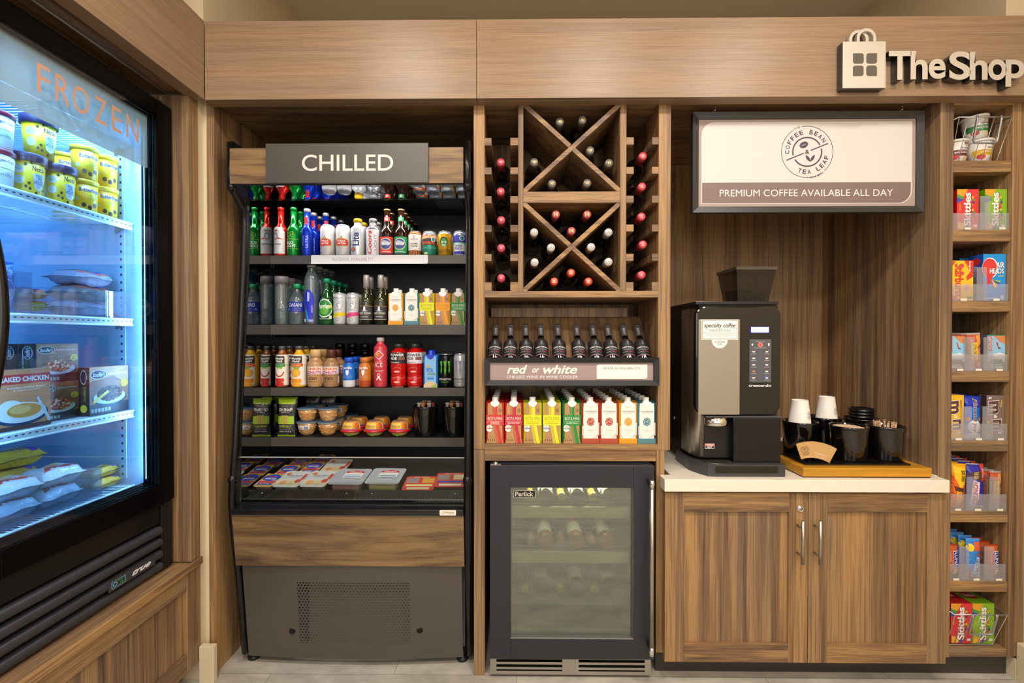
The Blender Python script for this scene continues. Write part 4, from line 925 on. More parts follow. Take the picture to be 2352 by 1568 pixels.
lb = L(); lb.ring(-.25, .43, .25, .04, .2, 'a8c83c'); lb.ring(.1, .46, .2, .035, .2, 'a8c83c'); lb.ring(-.1, .38, .2, .03, .2, 'a8c83c'); lb.t('BUD', -.15, .27, .8, .055, 'e6efe6', .03); lb.t('LIGHT', -.05, .205, 1.15, .055, 'e6efe6', .03); lb.r(-.9, .335, .9, .342, 'a8c83c'); lb.r(-.9, .15, .9, .156, 'a8c83c'); lb.t('BUD LIGHT', 0, .79, .5, .04, 'e6efe6', .02)
r_bl = b_alu([(0, GRN)], C('0a7a30', .25, .4), lb)
row(r_bl, 'aluminium_beer_bottle', 'bottle', 676, 0, 2, .062, 'green aluminium beer bottle on the top cooler shelf', 'green aluminium beer bottles', .0285)
lb = L(); lb.tv('ULTRA', .25, .30, .34, .26, 'c8ccec', .0); lb.tv('Michelob', -.28, .32, .2, .2, '9aa2e0', -.005); lb.r(-.5, .66, .5, .82, 'c3262c'); lb.poly([(-.5, .66), (0, .69), (.5, .66), (.5, .645), (0, .675), (-.5, .645)], '1538c4')
r_ul = b_alu([(0, BLU)], C('d5d7db', .25, .7), lb, .205, .024)
row(r_ul, 'aluminium_beer_bottle', 'bottle', 707, 0, 4, .062, 'slim blue aluminium beer bottle with white cap beside the green one', 'blue aluminium beer bottles', .0245)
x = PX(748, .36)
for k in range(3): place(r_ul, 'aluminium_beer_bottle', ['blue aluminium beer bottle rising behind the first white tall can', 'blue aluminium beer bottle two rows behind the first white tall can', 'rearmost blue aluminium beer bottle behind the white tall cans'][k], 'bottle', (x+.016+.010*k, .33+k*.06, SZ[0]+.0006), .5+k, 'blue aluminium beer bottles')
lb = L(); lb.poly([(-.75, .42), (-.65, .52), (-.3, .56), (.3, .56), (.65, .52), (.75, .42), (.7, .33), (.3, .31), (-.3, .31), (-.7, .33)], 'b8923a'); lb.poly([(-.68, .42), (-.6, .5), (-.3, .535), (.3, .535), (.6, .5), (.68, .42), (.64, .345), (.3, .325), (-.3, .325), (-.64, .345)], 'c62b25'); lb.t('STELLA', 0, .475, .85, .055, 'f5f0ea', .03); lb.t('ARTOIS', 0, .395, .85, .055, 'f5f0ea', .03); lb.poly([(-.15, .57), (0, .64), (.2, .57)], 'b8923a'); lb.t('BELGIUM', 0, .27, .4, .012, 'b4b4ba'); lb.t('PREMIUM LAGER', 0, .05, .7, .012, 'b4b4ba')
r_st = can(.031, .135, [(0, C('e8e8ea', .22, .3))], lb)
row(r_st, 'tall_beer_can', 'can', 754, 0, 1, .06, 'white tall beer can with red scroll label, left one of the pair', None, .031, -.1); row(r_st, 'tall_beer_can', 'can', 789, 0, 1, .06, 'white tall beer can with red scroll label, beside the yellow capped bottle', None, .031, .12)
lb = L(); lb.tv('Lite', 0, .44, .75, .34, '1c3564', .03); lb.ring(-.3, .17, .28, .06, .25, '1c3564'); lb.e(-.3, .17, .2, .045, 'c2623a')
WA = C('dfe3e8', .22, .5); r_li = bottle(.0305, .162, .0165, .118, .137, .015, [(0, WA)], C('d8b021', .3, .3), lb, .018)
row(r_li, 'aluminium_beer_bottle', 'bottle', 823, 0, 2, .064, 'wide white aluminium beer bottle with a yellow cap', 'white aluminium beer bottles', .0305)
lb = L(); lb.r(-1, .0, 1, .7, 'd2d3d8'); lb.tv('Coors', -.2, .36, .5, .62, 'c4262c', .02, .2); lb.tv('LIGHT', .45, .36, .3, .42, '6c6f7c', .0)
r_co = bottle(.0295, .162, .0165, .118, .137, .015, [(0, C('b9bcc2', .2, .8))], C('c5c8cc', .25, .8), lb, .018)
row(r_co, 'aluminium_beer_bottle', 'bottle', 858, 0, 2, .062, 'silver aluminium beer bottle with red script running upward', 'silver aluminium beer bottles', .0295)
def graylab(c, c2): lb = L(); lb.r(-1, .04, 1, .40, c); lb.e(0, .25, .68, .125, 'd9d3c4', 28); lb.e(0, .25, .6, .11, '3c4f8c', 28); lb.poly([(-.58, .28), (-.2, .33), (.3, .3), (.58, .28), (.4, .22), (-.4, .22)], 'b9bfd4'); lb.t('GRAYTON', 0, .255, .95, .045, 'f4f2ee', .03); lb.t(c2, 0, .085, 1.3, .024, 'f4f2ee', .02); lb.r(-1, .05, 1, .062, '2c3a6c'); lb.r(-1, .74, 1, .83, c); lb.e(0, .785, .4, .03, 'e9e3da'); return lb
AMB = C('24110a', .12); AMBC = clear('4a2412', .5, .03)
for c, px, n, tx, ds in (('d8432e', 890, 2, '30A WRISTLE IPA', 'brown glass beer bottle with orange round-badge label'), ('1c9a58', 922, 5, '30A FREDDIES ALE', 'brown glass beer bottle with green round-badge label')):
    r_ = bottle(.029, .203, .0125, .098, .145, .006, [(0, AMB)], C('b59a58', .3, .7), graylab(c, tx), .0145)
    row(r_, 'glass_beer_bottle', 'bottle', px, 0, n, .062, ds, ds.split(' with ')[1]+' beer bottles', .029)
lb = L(); lb.r(-1, .22, 1, .86, 'e9e6e1'); lb.ring(0, .76, .12, .035, .3, '8c6a5a'); lb.t('DUE SOUTH', 0, .66, .9, .07, '8c5a4a', .01); lb.t('CARAMEL', 0, .48, 1.05, .075, '5c4a44', .01); lb.t('CREAM', 0, .385, .8, .075, '5c4a44', .01); lb.r(-.6, .3, .6, .305, '8c6a5a')
for k in range(9): lb.r(-.9+k*.2, .0+.02, -.82+k*.2, .2, 'c98a5c')
row(can(.0285, .106, [(0, C('a85a2c', .25, .4)), (.09, C('c06a38', .25, .4))], lb), 'beer_can', 'can', 954, 0, 3, .062, 'white and copper beer can beside the green labelled bottle', 'white and copper beer cans', .0285)
lb = L(); lb.r(-1, .68, 1, .80, 'e8b68c'); lb.poly([(-1, .55), (-1, .68), (1, .72), (1, .55)], '3a322c'); lb.t('TEKNASKORN', -.05, .52, 1.5, .12, 'e0603a', .03); lb.ring(.55, .66, .26, .10, .25, 'e9efe9'); lb.e(.55, .66, .2, .075, '2a8a92'); lb.r(-.5, .06, -.1, .14, 'a8d08a'); lb.r(-1, .3, 1, .33, '52b098'); lb.e(-.2, .10, .14, .04, 'e8d48a')
row(can(.0305, .106, [(0, C('3c9c88', .25, .3)), (.045, C('4a3a30', .3)), (.072, C('e8884c', .3)), (.088, C('b9bfd0', .25, .7))], lb), 'beer_can', 'can', 987, 0, 3, .065, 'teal and orange illustrated beer can', 'teal and orange beer cans', .0305)
lb = L(); lb.e(0, .56, .42, .2, '2c3a2a', 24); lb.e(.02, .53, .33, .17, '3c9a48', 24); lb.e(-.16, .54, .11, .045, 'eef2e4'); lb.e(.18, .54, .11, .045, 'eef2e4'); lb.e(-.16, .54, .04, .02, '101010'); lb.e(.18, .54, .04, .02, '101010'); lb.r(-.2, .40, .22, .44, 'e4eadc'); lb.t('DIDJITS', 0, .17, 1.5, .15, '231d10', .0)
row(can(.0305, .106, [(0, C('e0a81e', .25, .35)), (.094, C('b9bfc4', .25, .7))], lb), 'beer_can', 'can', 1022, 0, 3, .065, 'yellow beer can with a green mask face', 'yellow beer cans', .0305)
lb = L(); lb.r(-1, .56, 1, .8, '3a3ab0'); lb.r(-1, .44, 1, .54, '6cc0a8'); lb.poly([(-.6, .12), (.5, .12), (.5, .48), (-.5, .5)], 'f0eee6'); lb.t('IRISH', -.1, .40, .7, .09, '3c3cae', .03); lb.t('PEACH', -.1, .29, .8, .11, '3c3cae', .03); lb.r(-.6, .06, .6, .18, '3a3ab0'); lb.ring(.3, .70, .3, .1, .25, 'e9efe9'); lb.e(.3, .7, .22, .075, '2a8a92')
row(can(.0305, .106, [(0, C('e8e6e0', .3)), (.055, C('3636a8', .25, .3)), (.086, C('b9bfd0', .25, .7))], lb), 'beer_can', 'can', 1057, 0, 3, .065, 'blue and white beer can at the right end of the top shelf', 'blue and white beer cans', .0305)
# ================================================================ second shelf
WTR = clear('dfe8ec', .05, .04, .05)
r_v = bottle(.0295, .209, .0285, .178, .180, .029, [(0, WTR)], C('77727a', .35), None, .0295, name='bottle_body', inner=(.165, clear('d2dce0', .12, .05, .04)))
row(r_v, 'water_bottle', 'bottle', 648, 1, 4, .062, 'straight clear water bottle with tall grey cap', 'grey capped water bottles', .0295)
lb = L(); lb.r(-1, .32, 1, .56, '1436a0'); lb.t('DASANI', .15, .48, 1.25, .085, 'eef0f6', .0); lb.t('PURIFIED WATER', .3, .40, .8, .014, 'a9b4de'); lb.t('MINERALS FOR TASTE', .3, .355, .8, .016, 'd8a0b0'); lb.poly([(-.8, .36), (-.6, .42), (-.4, .36)], '8c9ad4')
r_d = bottle(.0335, .177, .0125, .105, .157, .018, [(0, WTR)], C('109a5e', .35), lb, .0158, inner=(.15, clear('cfdde8', .10, .05, .04)))
row(r_d, 'water_bottle', 'bottle', 683, 1, 4, .070, 'clear water bottle with green cap and blue band label', 'green capped water bottles', .0335)
lb = L(); tp = [(-.55, .33), (-.62, .42), (-.5, .52), (-.2, .57), (.15, .57), (.5, .5), (.62, .4), (.5, .2), (.35, .05), (.1, .05), (-.1, .18)]; lb.poly(tp, '1c2cc0'); lb.poly([(.1, .05), (-.1, .18), (-.4, .3), (-.2, .05)], '2a8ade'); lb.tv('water', -.05, .46, .30, .16, 'eef0fa', .02); lb.r(-.6, .05, -.35, .10, 'd8dae2'); lb.r(.0, .05, .5, .09, '9aa2d8'); lb.tv('smart', .35, .26, .2, .12, 'b0a8e8', .02)
r_s = bottle(.031, .262, .0155, .195, .245, .014, [(0, WTR)], C('85858a', .4), lb, .0185, inner=(.235, clear('cddae4', .10, .05, .04)), span=1.2)
m = MB(); m.lathe([(.0308, .08), (.0308, .2)], C('2a8ede', .4), 24, caps=False); 
row(r_s, 'water_bottle', 'bottle', 716.5, 1, 4, .066, 'tall clear water bottle with blue drop label under the white strip sign', 'tall clear water bottles', .032)
lb = L(); lb.e(.0, .36, .95, .20, 'dfe9df', 28); lb.e(.0, .36, .86, .175, '1c7c34', 28); lb.e(.0, .31, .5, .09, '58a83a', 20); lb.t('Perrier', -.05, .40, 1.45, .105, 'f4f6f0', .02, .1); lb.poly([(.5, .40), (.85, .44), (.8, .36), (.55, .35)], 'd8d63a'); lb.t('SPARKLING NATURAL', 0, .135, 1.3, .03, 'cfe4d0'); lb.r(.55, .13, .85, .2, 'cfe4d0')
GG = C('0c4a1e', .1, 0, .6); r_p = bottle(.032, .2, .012, .072, .178, .018, [(0, clear('0c5a24', .62, .04, .04))], C('12936a', .35), lb, .0148, span=1.2)
row(r_p, 'sparkling_water_bottle', 'bottle', 751, 1, 4, .068, 'teardrop green sparkling water bottle with green cap', 'green sparkling water bottles', .032)
def claw(c): lb = L(); lb.arc('WHITE CLAW', 0, .66, .0, 0, 0, 0, c) if 0 else None; lb.ring(0, .64, .62, .16, .06, '7c8086'); lb.t('WHITE CLAW', 0, .835, 1.15, .055, '4a4c52', .01); lb.t('HARD SELTZER', 0, .46, .9, .025, '6c6e74', .0); lb.ring(.0, .64, .45, .12, .3, 'aeb2b8', 30, 250); lb.ring(.1, .62, .25, .07, .4, '8a8e96', 10, 280); lb.poly([(-1, .20), (1, .30), (1, .40), (-.3, .37), (-1, .28)], c); lb.t('MANGO', -.1, .315, .6, .03, '5c4a2a'); lb.ring(0, .17, .25, .05, .2, '7c8086'); lb.t('5% ALC. BY VOL.', 0, .06, 1.0, .02, '9a9ca0'); return lb
for c, px, ds in (('e4c41c', 781, 'slim white hard seltzer can with a yellow band'), ('d8407c', 811, 'slim white hard seltzer can with a pink band')):
    row(can(.0265, .138, [(0, C('dcdee0', .22, .3))], claw(c)), 'slim_drink_can', 'can', px, 1, 3, .055, ds, ds+'s', .0265)
def winelab(): lb = L(); lb.r(-1.05, .11, 1.05, .375, '3a383c'); lb.r(-1.05, .37, 1.05, .378, 'b49a58'); lb.r(-1.05, .105, 1.05, .113, 'd9d2c4'); lb.poly([(-.12, .29), (-.10, .36), (.10, .36), (.12, .29)], 'e4e8ee'); lb.poly([(-.4, .275), (0, .295), (.4, .275), (0, .262)], 'b9bcc6'); lb.t('ROBERT MONDAVI', 0, .235, 1.5, .022, 'eeebe4', .03); lb.t('PRIVATE SELECTION', 0, .205, 1.1, .014, 'c9b27a'); lb.t('CHARDONNAY', 0, .16, .9, .015, 'eeebe4', .02); return lb
r_w = bottle(.0285, .215, .0128, .092, .155, .055, [(0, C('17190c', .08)), (.072, clear('3c3c1c', .6, .03, .05))], C('b9b4b2', .3, .4), winelab(), .0135, capn='capsule')
row(r_w, 'small_wine_bottle', 'wine bottle', 842, 1, 2, .058, 'small dark wine bottle with silver capsule, left of the pair', 'small silver capsule wine bottles', .0285); row(r_w, 'small_wine_bottle', 'wine bottle', 875, 1, 2, .058, 'small dark wine bottle with silver capsule, beside the white carton', 'small silver capsule wine bottles', .0285)
def wood_lab(c): lb = L(); lb.r(-.11, 0, 1.11, .12, c); lb.t('WOODBRIDGE', .5, .765, .86, .035, '5a5350', .01); lb.t('BY ROBERT MONDAVI', .5, .725, .6, .014, '9a9490'); lb.poly([(.5+.26*math.cos(a*math.pi/8+.39)*(1.05 if a % 2 else .97), .52+.10*math.sin(a*math.pi/8+.39)*(1.05 if a % 2 else .97)) for a in range(16)], c); lb.ring(.5, .52, .2, .08, .08, 'e0d4cc'); lb.ring(.46, .50, .12, .035, .2, 'e8dcd4', 20, 200); lb.ring(.58, .53, .08, .03, .2, 'e8dcd4', 0, 300); lb.t('CABERNET SAUVIGNON', .5, .325, .6, .012, '8c8682'); lb.t('CALIFORNIA', .5, .30, .4, .010, 'a8a29c'); lb.t('750ML', .5, .275, .2, .010, 'a8a29c'); return lb
def hills(lb):
    for k in range(6): lb.poly([(.5+k*.09, .13), (.53+k*.09, .13), (1.0, .2+k*.02), (1.0, .195+k*.02)], 'c9c2b2')
    lb.poly([(-.05, .13), (.3, .13), (.1, .17), (-.05, .2)], 'd8d2c6'); lb.r(-.08, .2, .04, .42, 'd3cfc6'); lb.r(.98, .2, 1.08, .5, 'd3cfc6'); return lb
def bota(c, txt, tc='f3ede4', kr='b48a5c', two=None):
    lb = L(); lb.r(.40, .0, .66, .97, c) if 0 else None
    lb.poly([(.42, .97), (.42, .62), (.42, .5), (.72, 0), (1.0, 0), (.72, .5), (.72, .62), (.72, .97)], c) if 0 else None
    for a, b in ((.30, .34), (.38, .42), (.46, .66)): lb.r(a, .62, b, .96, c)
    for a, b in ((.40, .44), (.48, .52), (.56, .78)): lb.poly([(a-.02, .45), (b-.02, .45), (b+.28*0+.22, 0), (a+.22, 0)], c)
    lb.r(-.10, .43, 1.10, .68, c); lb.t('BOTA MINI', .5, .595, .96, .075, tc, -.005); lb.r(.0, .53, 1.0, .535, tc)
    if two: lb.t(two[0], .5, .50, .6, .028, tc, .01); lb.t(two[1], .5, .463, .66, .028, tc, .01)
    else: lb.t(txt, .5, .485, .85, .032, tc, .015)
    lb.ring(.86, .79, .12, .045, .12, '7a5a3a'); lb.ring(.86, .79, .07, .028, .4, '4a3a26')
    lb.e(.12, .36, .22, .085, 'f2eee8'); lb.r(-.10, .34, .34, .375, '8a3038' if c[0] == 'c' else ('3c2c5c' if c != '2c8a3a' else '2c8a5a')); lb.t('NEVER ADDED', .12, .40, .25, .012, '6a5a5a'); lb.t('BEST BUYS', .12, .357, .36, .02, 'f2eee8', .02); lb.t('40', .12, .425, .1, .022, '5a4a5a', .02)
    lb.r(.02, .05, .07, .10, '6a2c1c')
    for k in range(3): lb.poly([(.16+k*.13, .07), (.19+k*.13, .05), (.22+k*.13, .07), (.21+k*.13, .095), (.17+k*.13, .095)], '3c2c1c')
    lb.t('500 ML', .25, .145, .3, .012, '7a5a3a'); return lb
CARTS = {}
for k, (lab_, fc, sc_) in {'wo': (hills(wood_lab('e09a1c')), 'ece9e2', 'e09a1c'), 'wt': (hills(wood_lab('4f8390')), 'ece9e2', '3c7684'), 'wr': (hills(wood_lab('b04a32')), 'ece9e2', 'a8402c'),
        'by': (bota('e2e01c', 'SAUVIGNON BLANC', '8c8a2c'), 'b48a5c', 'c4c21c'), 'bo': (bota('f0a01c', 'PINOT GRIGIO', 'b06a14'), 'b08060', 'e8941c'), 'bg': (bota('2c8a3a', 'CHARDONNAY'), 'b48a5c', '1f7a2c'),
        'br': (bota('cc3a34', '', two=('CABERNET', 'SAUVIGNON')), 'b48a5c', 'b8281f'), 'bv': (bota('c22c3c', 'REDVOLUTION'), 'b88e5c', 'a81f24')}.items():
    CARTS[k] = (carton(.0642, .052, .155, fc, sc_, lab_), carton(.0685, .053, .172, fc, sc_, lab_))
for k, px, ds in (('wo', 912, 'white wine carton with an orange seal and foot'), ('wt', 948, 'white wine carton with a slate blue seal and foot'), ('by', 983, 'kraft and yellow wine carton in the drinks cooler'), ('bo', 1019, 'kraft and orange wine carton'), ('bg', 1054, 'kraft and green wine carton at the cooler shelf right end')):
    row(CARTS[k][0], 'wine_carton', 'carton', px, 1, 2, .06, ds, ds+'s', .026)
# ================================================================ third shelf
def juice(c1, c2, fruit, txt):
    lb = L(); lb.r(-.7, .05, 1.25, .79, 'eae6dc'); lb.r(-.7, .58, .62, .76, '2c2c2e'); lb.t('Minute', -.04, .70, 1.05, .055, 'efece4', .03); lb.t('Maid', -.04, .635, .8, .055, 'efece4', .03); lb.r(-.75, .50, .72, .575, c1); lb.t(txt, 0, .537, 1.0, .022, 'f4f0e8', .01)
    lb.poly([(-.45, .5), (.45, .5), (.3, .44), (.05, .40), (-.1, .44)], '86b43c')
    if fruit == 'a': lb.ring(0, .40, .60, .15, .22, 'c22c22', 190, 350); lb.e(0, .38, .4, .08, 'f1e4d6'); lb.r(-.55, .13, .55, .22, 'cc2c26'); lb.e(0, .08, .55, .06, 'c8241f')
    else: lb.e(-.05, .35, .5, .10, 'f0a21e'); lb.e(-.05, .355, .4, .07, 'f8ba3c'); lb.r(-.6, .11, .55, .21, 'f0981e'); lb.e(0, .07, .5, .05, 'f4a82a')
    for k in range(12): lb.r(.85, .16+k*.035, 1.15, .175+k*.035, 'b4b0a8')
    return lb
APJ, ORJ = C('8a4a14', .15, 0, .5, .4), C('e8b01c', .2, 0, .5, .4)
CLRC = C('5a5e62', .12, .4)
r_a = bottle(.0265, .176, .0135, .125, .157, .014, [(0, APJ)], CLRC, juice('1f8a44', '', 'a', '100% APPLE JUICE'), .0155)
r_o = bottle(.0305, .176, .0135, .125, .157, .014, [(0, ORJ)], CLRC, juice('e46a1f', '', 'o', 'ORANGE JUICE'), .0155)
row(r_a, 'juice_bottle', 'bottle', 648, 2, 3, .062, 'apple juice bottle with black and green label by the mirror wall', 'apple juice bottles', .0275); row(r_o, 'juice_bottle', 'bottle', 687, 2, 3, .066, 'orange juice bottle with black and orange label', 'orange juice bottles', .0305)
def dunk(): lb = L(); lb.r(-1.1, .35, 1.1, .55, 'ece8e2'); lb.t('DUNKIN', 0, .49, 1.65, .075, 'e2692c', .04); lb.t('DONUTS', 0, .395, 1.65, .075, 'c42c74', .04); lb.t('ICED', 0, .235, .85, .065, '4a2c1c', .02); lb.r(-.6, .15, .6, .16, '8a6a44'); lb.r(.95, .1, 1.2, .3, 'e4ddd0'); return lb
TAN = C('b98e60', .2, 0, .5, .3)
r_dt = bottle(.0335, .161, .0205, .098, .125, .032, [(0, TAN)], C('dcb680', .4), dunk(), .0225); r_db = bottle(.0335, .161, .0175, .098, .125, .035, [(0, C('a47c58', .2, 0, .5, .3))], C('5c3222', .35), dunk(), .019)
row(r_dt, 'iced_coffee_bottle', 'bottle', 725, 2, 2, .07, 'tan iced coffee bottle with a cream cap', 'cream capped iced coffee bottles', .0335); row(r_db, 'iced_coffee_bottle', 'bottle', 761, 2, 2, .07, 'tan iced coffee bottle with a brown cap', 'brown capped iced coffee bottles', .0335)
lb = L(); lb.t('cold', 0, .9, .8, .03, '9a9a9e', .02); lb.t('brew', 0, .84, .8, .03, '9a9a9e', .02); r_k = bottle(.028, .185, .02, .12, .14, .03, [(0, C('120c0c', .25))], C('0c0a0a', .3), lb, .021)
for k, px in enumerate((781, 810, 839)): place(r_k, 'coffee_drink_bottle', ['black capped coffee bottle behind the brown capped ones', 'black capped coffee bottle behind the blue milk bottle', 'black capped coffee bottle behind the orange milk bottle'][k], 'bottle', (PX(px, .44), .44, SZ[2]+.0006), 0, 'black capped coffee bottles')
def milk(c, c2): lb = L(); lb.t('fairlife', 0, .655, 1.15, .07, 'eef0f4', .03); lb.poly([(-.15, .44), (-.22, .58), (.22, .58), (.15, .44)], 'eef0f4'); lb.poly([(-.5, .575), (-.2, .54), (-.2, .56)], c2); lb.poly([(.5, .575), (.2, .54), (.2, .56)], c2); lb.e(0, .42, .08, .025, 'eef0f4'); lb.ring(-.4, .35, .14, .03, .15, 'c8d4ec'); lb.ring(0, .35, .14, .03, .15, 'c8d4ec'); lb.ring(.4, .35, .14, .03, .15, 'c8d4ec'); return lb
for c, cc, px, ft, ds in (('1a6fd0', '1452c8', 802, 'dcdce2', 'blue milk bottle with a wavy white foot'), ('c8742c', 'cf7c34', 838, 'b04a24', 'orange brown milk bottle beside the tall pink one')):
    row(bottle(.0262, .127, .0175, .088, .105, .02, [(0, C(ft, .3)), (.030, C(c, .3))], C(cc, .35), milk(c, '12305c'), .0205), 'milk_bottle', 'bottle', px, 2, 3, .055, ds, ds.split(' with')[0]+'s', .0262)
lb = L(); lb.poly([(-.62, .65), (0, .745), (.62, .65), (0, .555)], 'e2dade'); lb.poly([(-.5, .65), (0, .725), (.5, .65), (0, .575)], 'c23a48'); lb.e(-.05, .655, .25, .04, 'e0a43c'); lb.e(.1, .64, .18, .03, 'dc5a34'); lb.t('SPARKLING', 0, .51, .75, .016, 'f2e2e4'); lb.t('ICE', 0, .45, .9, .085, 'f4eef0', -.005); lb.r(-.6, .335, .6, .34, 'f2e2e4'); lb.t('STRAWBERRY', 0, .32, .8, .012, 'f2e2e4'); lb.ring(0, .24, .18, .04, .3, 'f2dfe4'); lb.poly([(-.12, .22), (.2, .14), (.3, .15), (0, .24)], 'f2dfe4'); lb.poly([(.12, .22), (-.2, .14), (-.3, .15), (0, .24)], 'f2dfe4')
row(bottle(.0287, .213, .0145, .165, .192, .016, [(0, C('c83c48', .12, 0, .5, .5))], C('e4dcdc', .35), lb, .0162), 'sparkling_drink_bottle', 'bottle', 874, 2, 1, .06, 'tall pink sparkling drink bottle with a white cap', None, .029)
def pow_(bg, fg): lb = L(); lb.r(-1.2, .55, 1.2, .80, bg); lb.r(-1.1, .55, -.88, .8, 'd8502c'); lb.t('POWER', .0, .745, 1.45, .065, fg, .03); lb.t('ADE', -.35, .665, .75, .065, fg, .03); lb.r(.2, .63, .85, .70, '8a5a50'); lb.t('SPORTS DRINK', -.2, .575, .9, .02, fg, .02); lb.ring(0, .40, .42, .07, .1, 'e08a80', 20, 160); lb.e(0, .365, .3, .022, 'f0b4ac'); lb.ring(-.55, .26, .4, .05, .12, 'e08a80', 190, 330); lb.ring(.55, .26, .4, .05, .12, 'e08a80', 210, 350); lb.ring(0, .16, .42, .07, .1, 'e08a80', 20, 160); lb.e(0, .125, .3, .022, 'f0b4ac'); lb.r(-.7, .0, .7, .02, 'e8a49c'); return lb
PR = C('c01410', .12, 0, .5, .5); pw = [(.028, 0), (.0335, .008), (.034, .055), (.0305, .066), (.034, .08), (.034, .145)]
def powb(lab):
    prof = [(.029, 0), (.0338, .008), (.034, .03), (.0315, .045), (.0315, .058), (.034, .075), (.034, .147)]+[(.0155+(.034-.0155)*(.5+.5*math.cos(math.pi*k/6)), .147+.022*k/6) for k in range(1, 7)]+[(.0155, .174)]
    m = MB(); m.lathe(prof, PR, 26); r = [('bottle_body', me(m))]; m = MB(); m.lathe([(.0185, .168), (.0185, .182), (.016, .1855), (0, .1855)], C('2c3430', .3), 26); r.append(('cap', me(m))); r.append(('printed_label', me(cyllab(lab, prof, .1855)))); return r
row(powb(pow_('26262a', 'eeeeee')), 'sports_drink_bottle', 'bottle', 915.5, 2, 2, .07, 'red sports drink bottle with a black label', 'black labelled sports drink bottles', .034); row(powb(pow_('e4e0e6', '2a2a30')), 'sports_drink_bottle', 'bottle', 953, 2, 2, .07, 'red sports drink bottle with a white label', 'white labelled sports drink bottles', .034)
lb = L(); lb.t('VITA', .42, .53, .62, .12, '1c5ab4', .03); lb.t('COCO', .58, .415, .68, .07, '1c5ab4', .03); lb.e(.5, .415, .1, .035, '7aa82c'); lb.e(.95, .415, .1, .035, '7aa82c'); lb.poly([(.15, .62), (.28, .7), (.35, .66), (.5, .69), (.4, .6)], 'c9a83c'); lb.t('coconut water', .5, .33, .7, .03, '6a8ab8'); lb.r(.2, .25, .8, .30, '2c86d8'); lb.poly([(-.1, 0), (1.1, 0), (1.1, .1), (.7, .2), (.2, .18), (-.1, .08)], 'dcc4a0'); lb.poly([(.5, 0), (1.1, 0), (1.1, .12), (.8, .1)], 'a8b84c')
row(carton(.060, .05, .158, '86bcec', '2c7cc8', lb, '1c3ccc', .018), 'coconut_water_carton', 'carton', 991, 2, 2, .058, 'pale blue coconut water carton with a blue cap', 'pale blue coconut water cartons', .025)
def mons(c, txt): 
    lb = L()
    for k, (dx, h) in enumerate(((-.45, .40), (0, .34), (.45, .42))): lb.poly([(dx-.14, .78), (dx+.16, .79), (dx+.10, .6), (dx+.14, .5), (dx+.02, h), (dx-.06, .5), (dx-.02, .62)], c)
    lb.t('MONSTER', 0, .245, 1.5, .055, txt, .02); lb.t('ENERGY', 0, .165, .9, .03, c if c != '8a8a9a' else '6a6a72', .02); return lb
row(can(.0300, .143, [(0, C('131316', .18, .3))], mons('5cb82c', 'e8e8ea')), 'energy_drink_can', 'can', 1024, 2, 2, .062, 'black energy drink can with green claw marks', 'black energy drink cans', .03)
row(can(.0300, .145, [(0, C('cfd1d6', .25, .4))], mons('8a8a9a', '5a5a62')), 'energy_drink_can', 'can', 1058, 2, 2, .062, 'white energy drink can with grey claw marks', 'white energy drink cans', .03)
# ================================================================ fourth shelf
lb = L(); lb.r(0.02, .86, .98, .985, 'a2c21e'); lb.t('OH SNAP!', .5, .71, .78, .085, 'eceae4', .02); lb.t('pickling co.', .5, .635, .5, .04, 'cfccc4', .01); lb.r(.3, .79, .7, .797, 'a8a6a0'); lb.r(.04, .33, .96, .54, '9cc42c'); lb.r(.3, .335, .68, .56, 'b9a84c'); lb.r(.44, .335, .46, .56, '8c7c2c'); lb.r(.56, .335, .57, .56, '8c7c2c'); lb.t('GONE DILLY', .5, .275, .7, .05, 'b0c43c', .02); lb.r(.2, .225, .8, .23, '8c9c3c'); lb.t('DILLY BITES', .5, .18, .6, .02, 'c9c8c4'); lb.t('FRESH PICKLE', .5, .13, .66, .03, 'dcdad4', .02); lb.t('3.5 OZ', .5, .05, .25, .03, 'dcdad4', .02)
r_pk = pack(.078, .161, .03, '2c2c33', lb, '9cba22', .006, rough=.35)
for k, (px, Y, a) in enumerate(((657, .256, -.05), (661, .30, -.05), (717, .50, 0), (754, .50, .05))):
    place(r_pk, 'pickle_pouch', ['black and lime pickle pouch at the front by the mirror wall', 'black and lime pickle pouch directly behind the front one', 'black and lime pickle pouch behind the left stack of fruit cups', 'black and lime pickle pouch behind the right stack of fruit cups'][k], 'pouch', (PX(px, Y), Y, SZ[3]+.0006+(.0 if k < 2 else .0)), (-.06, 0, a), 'black and lime pickle pouches')
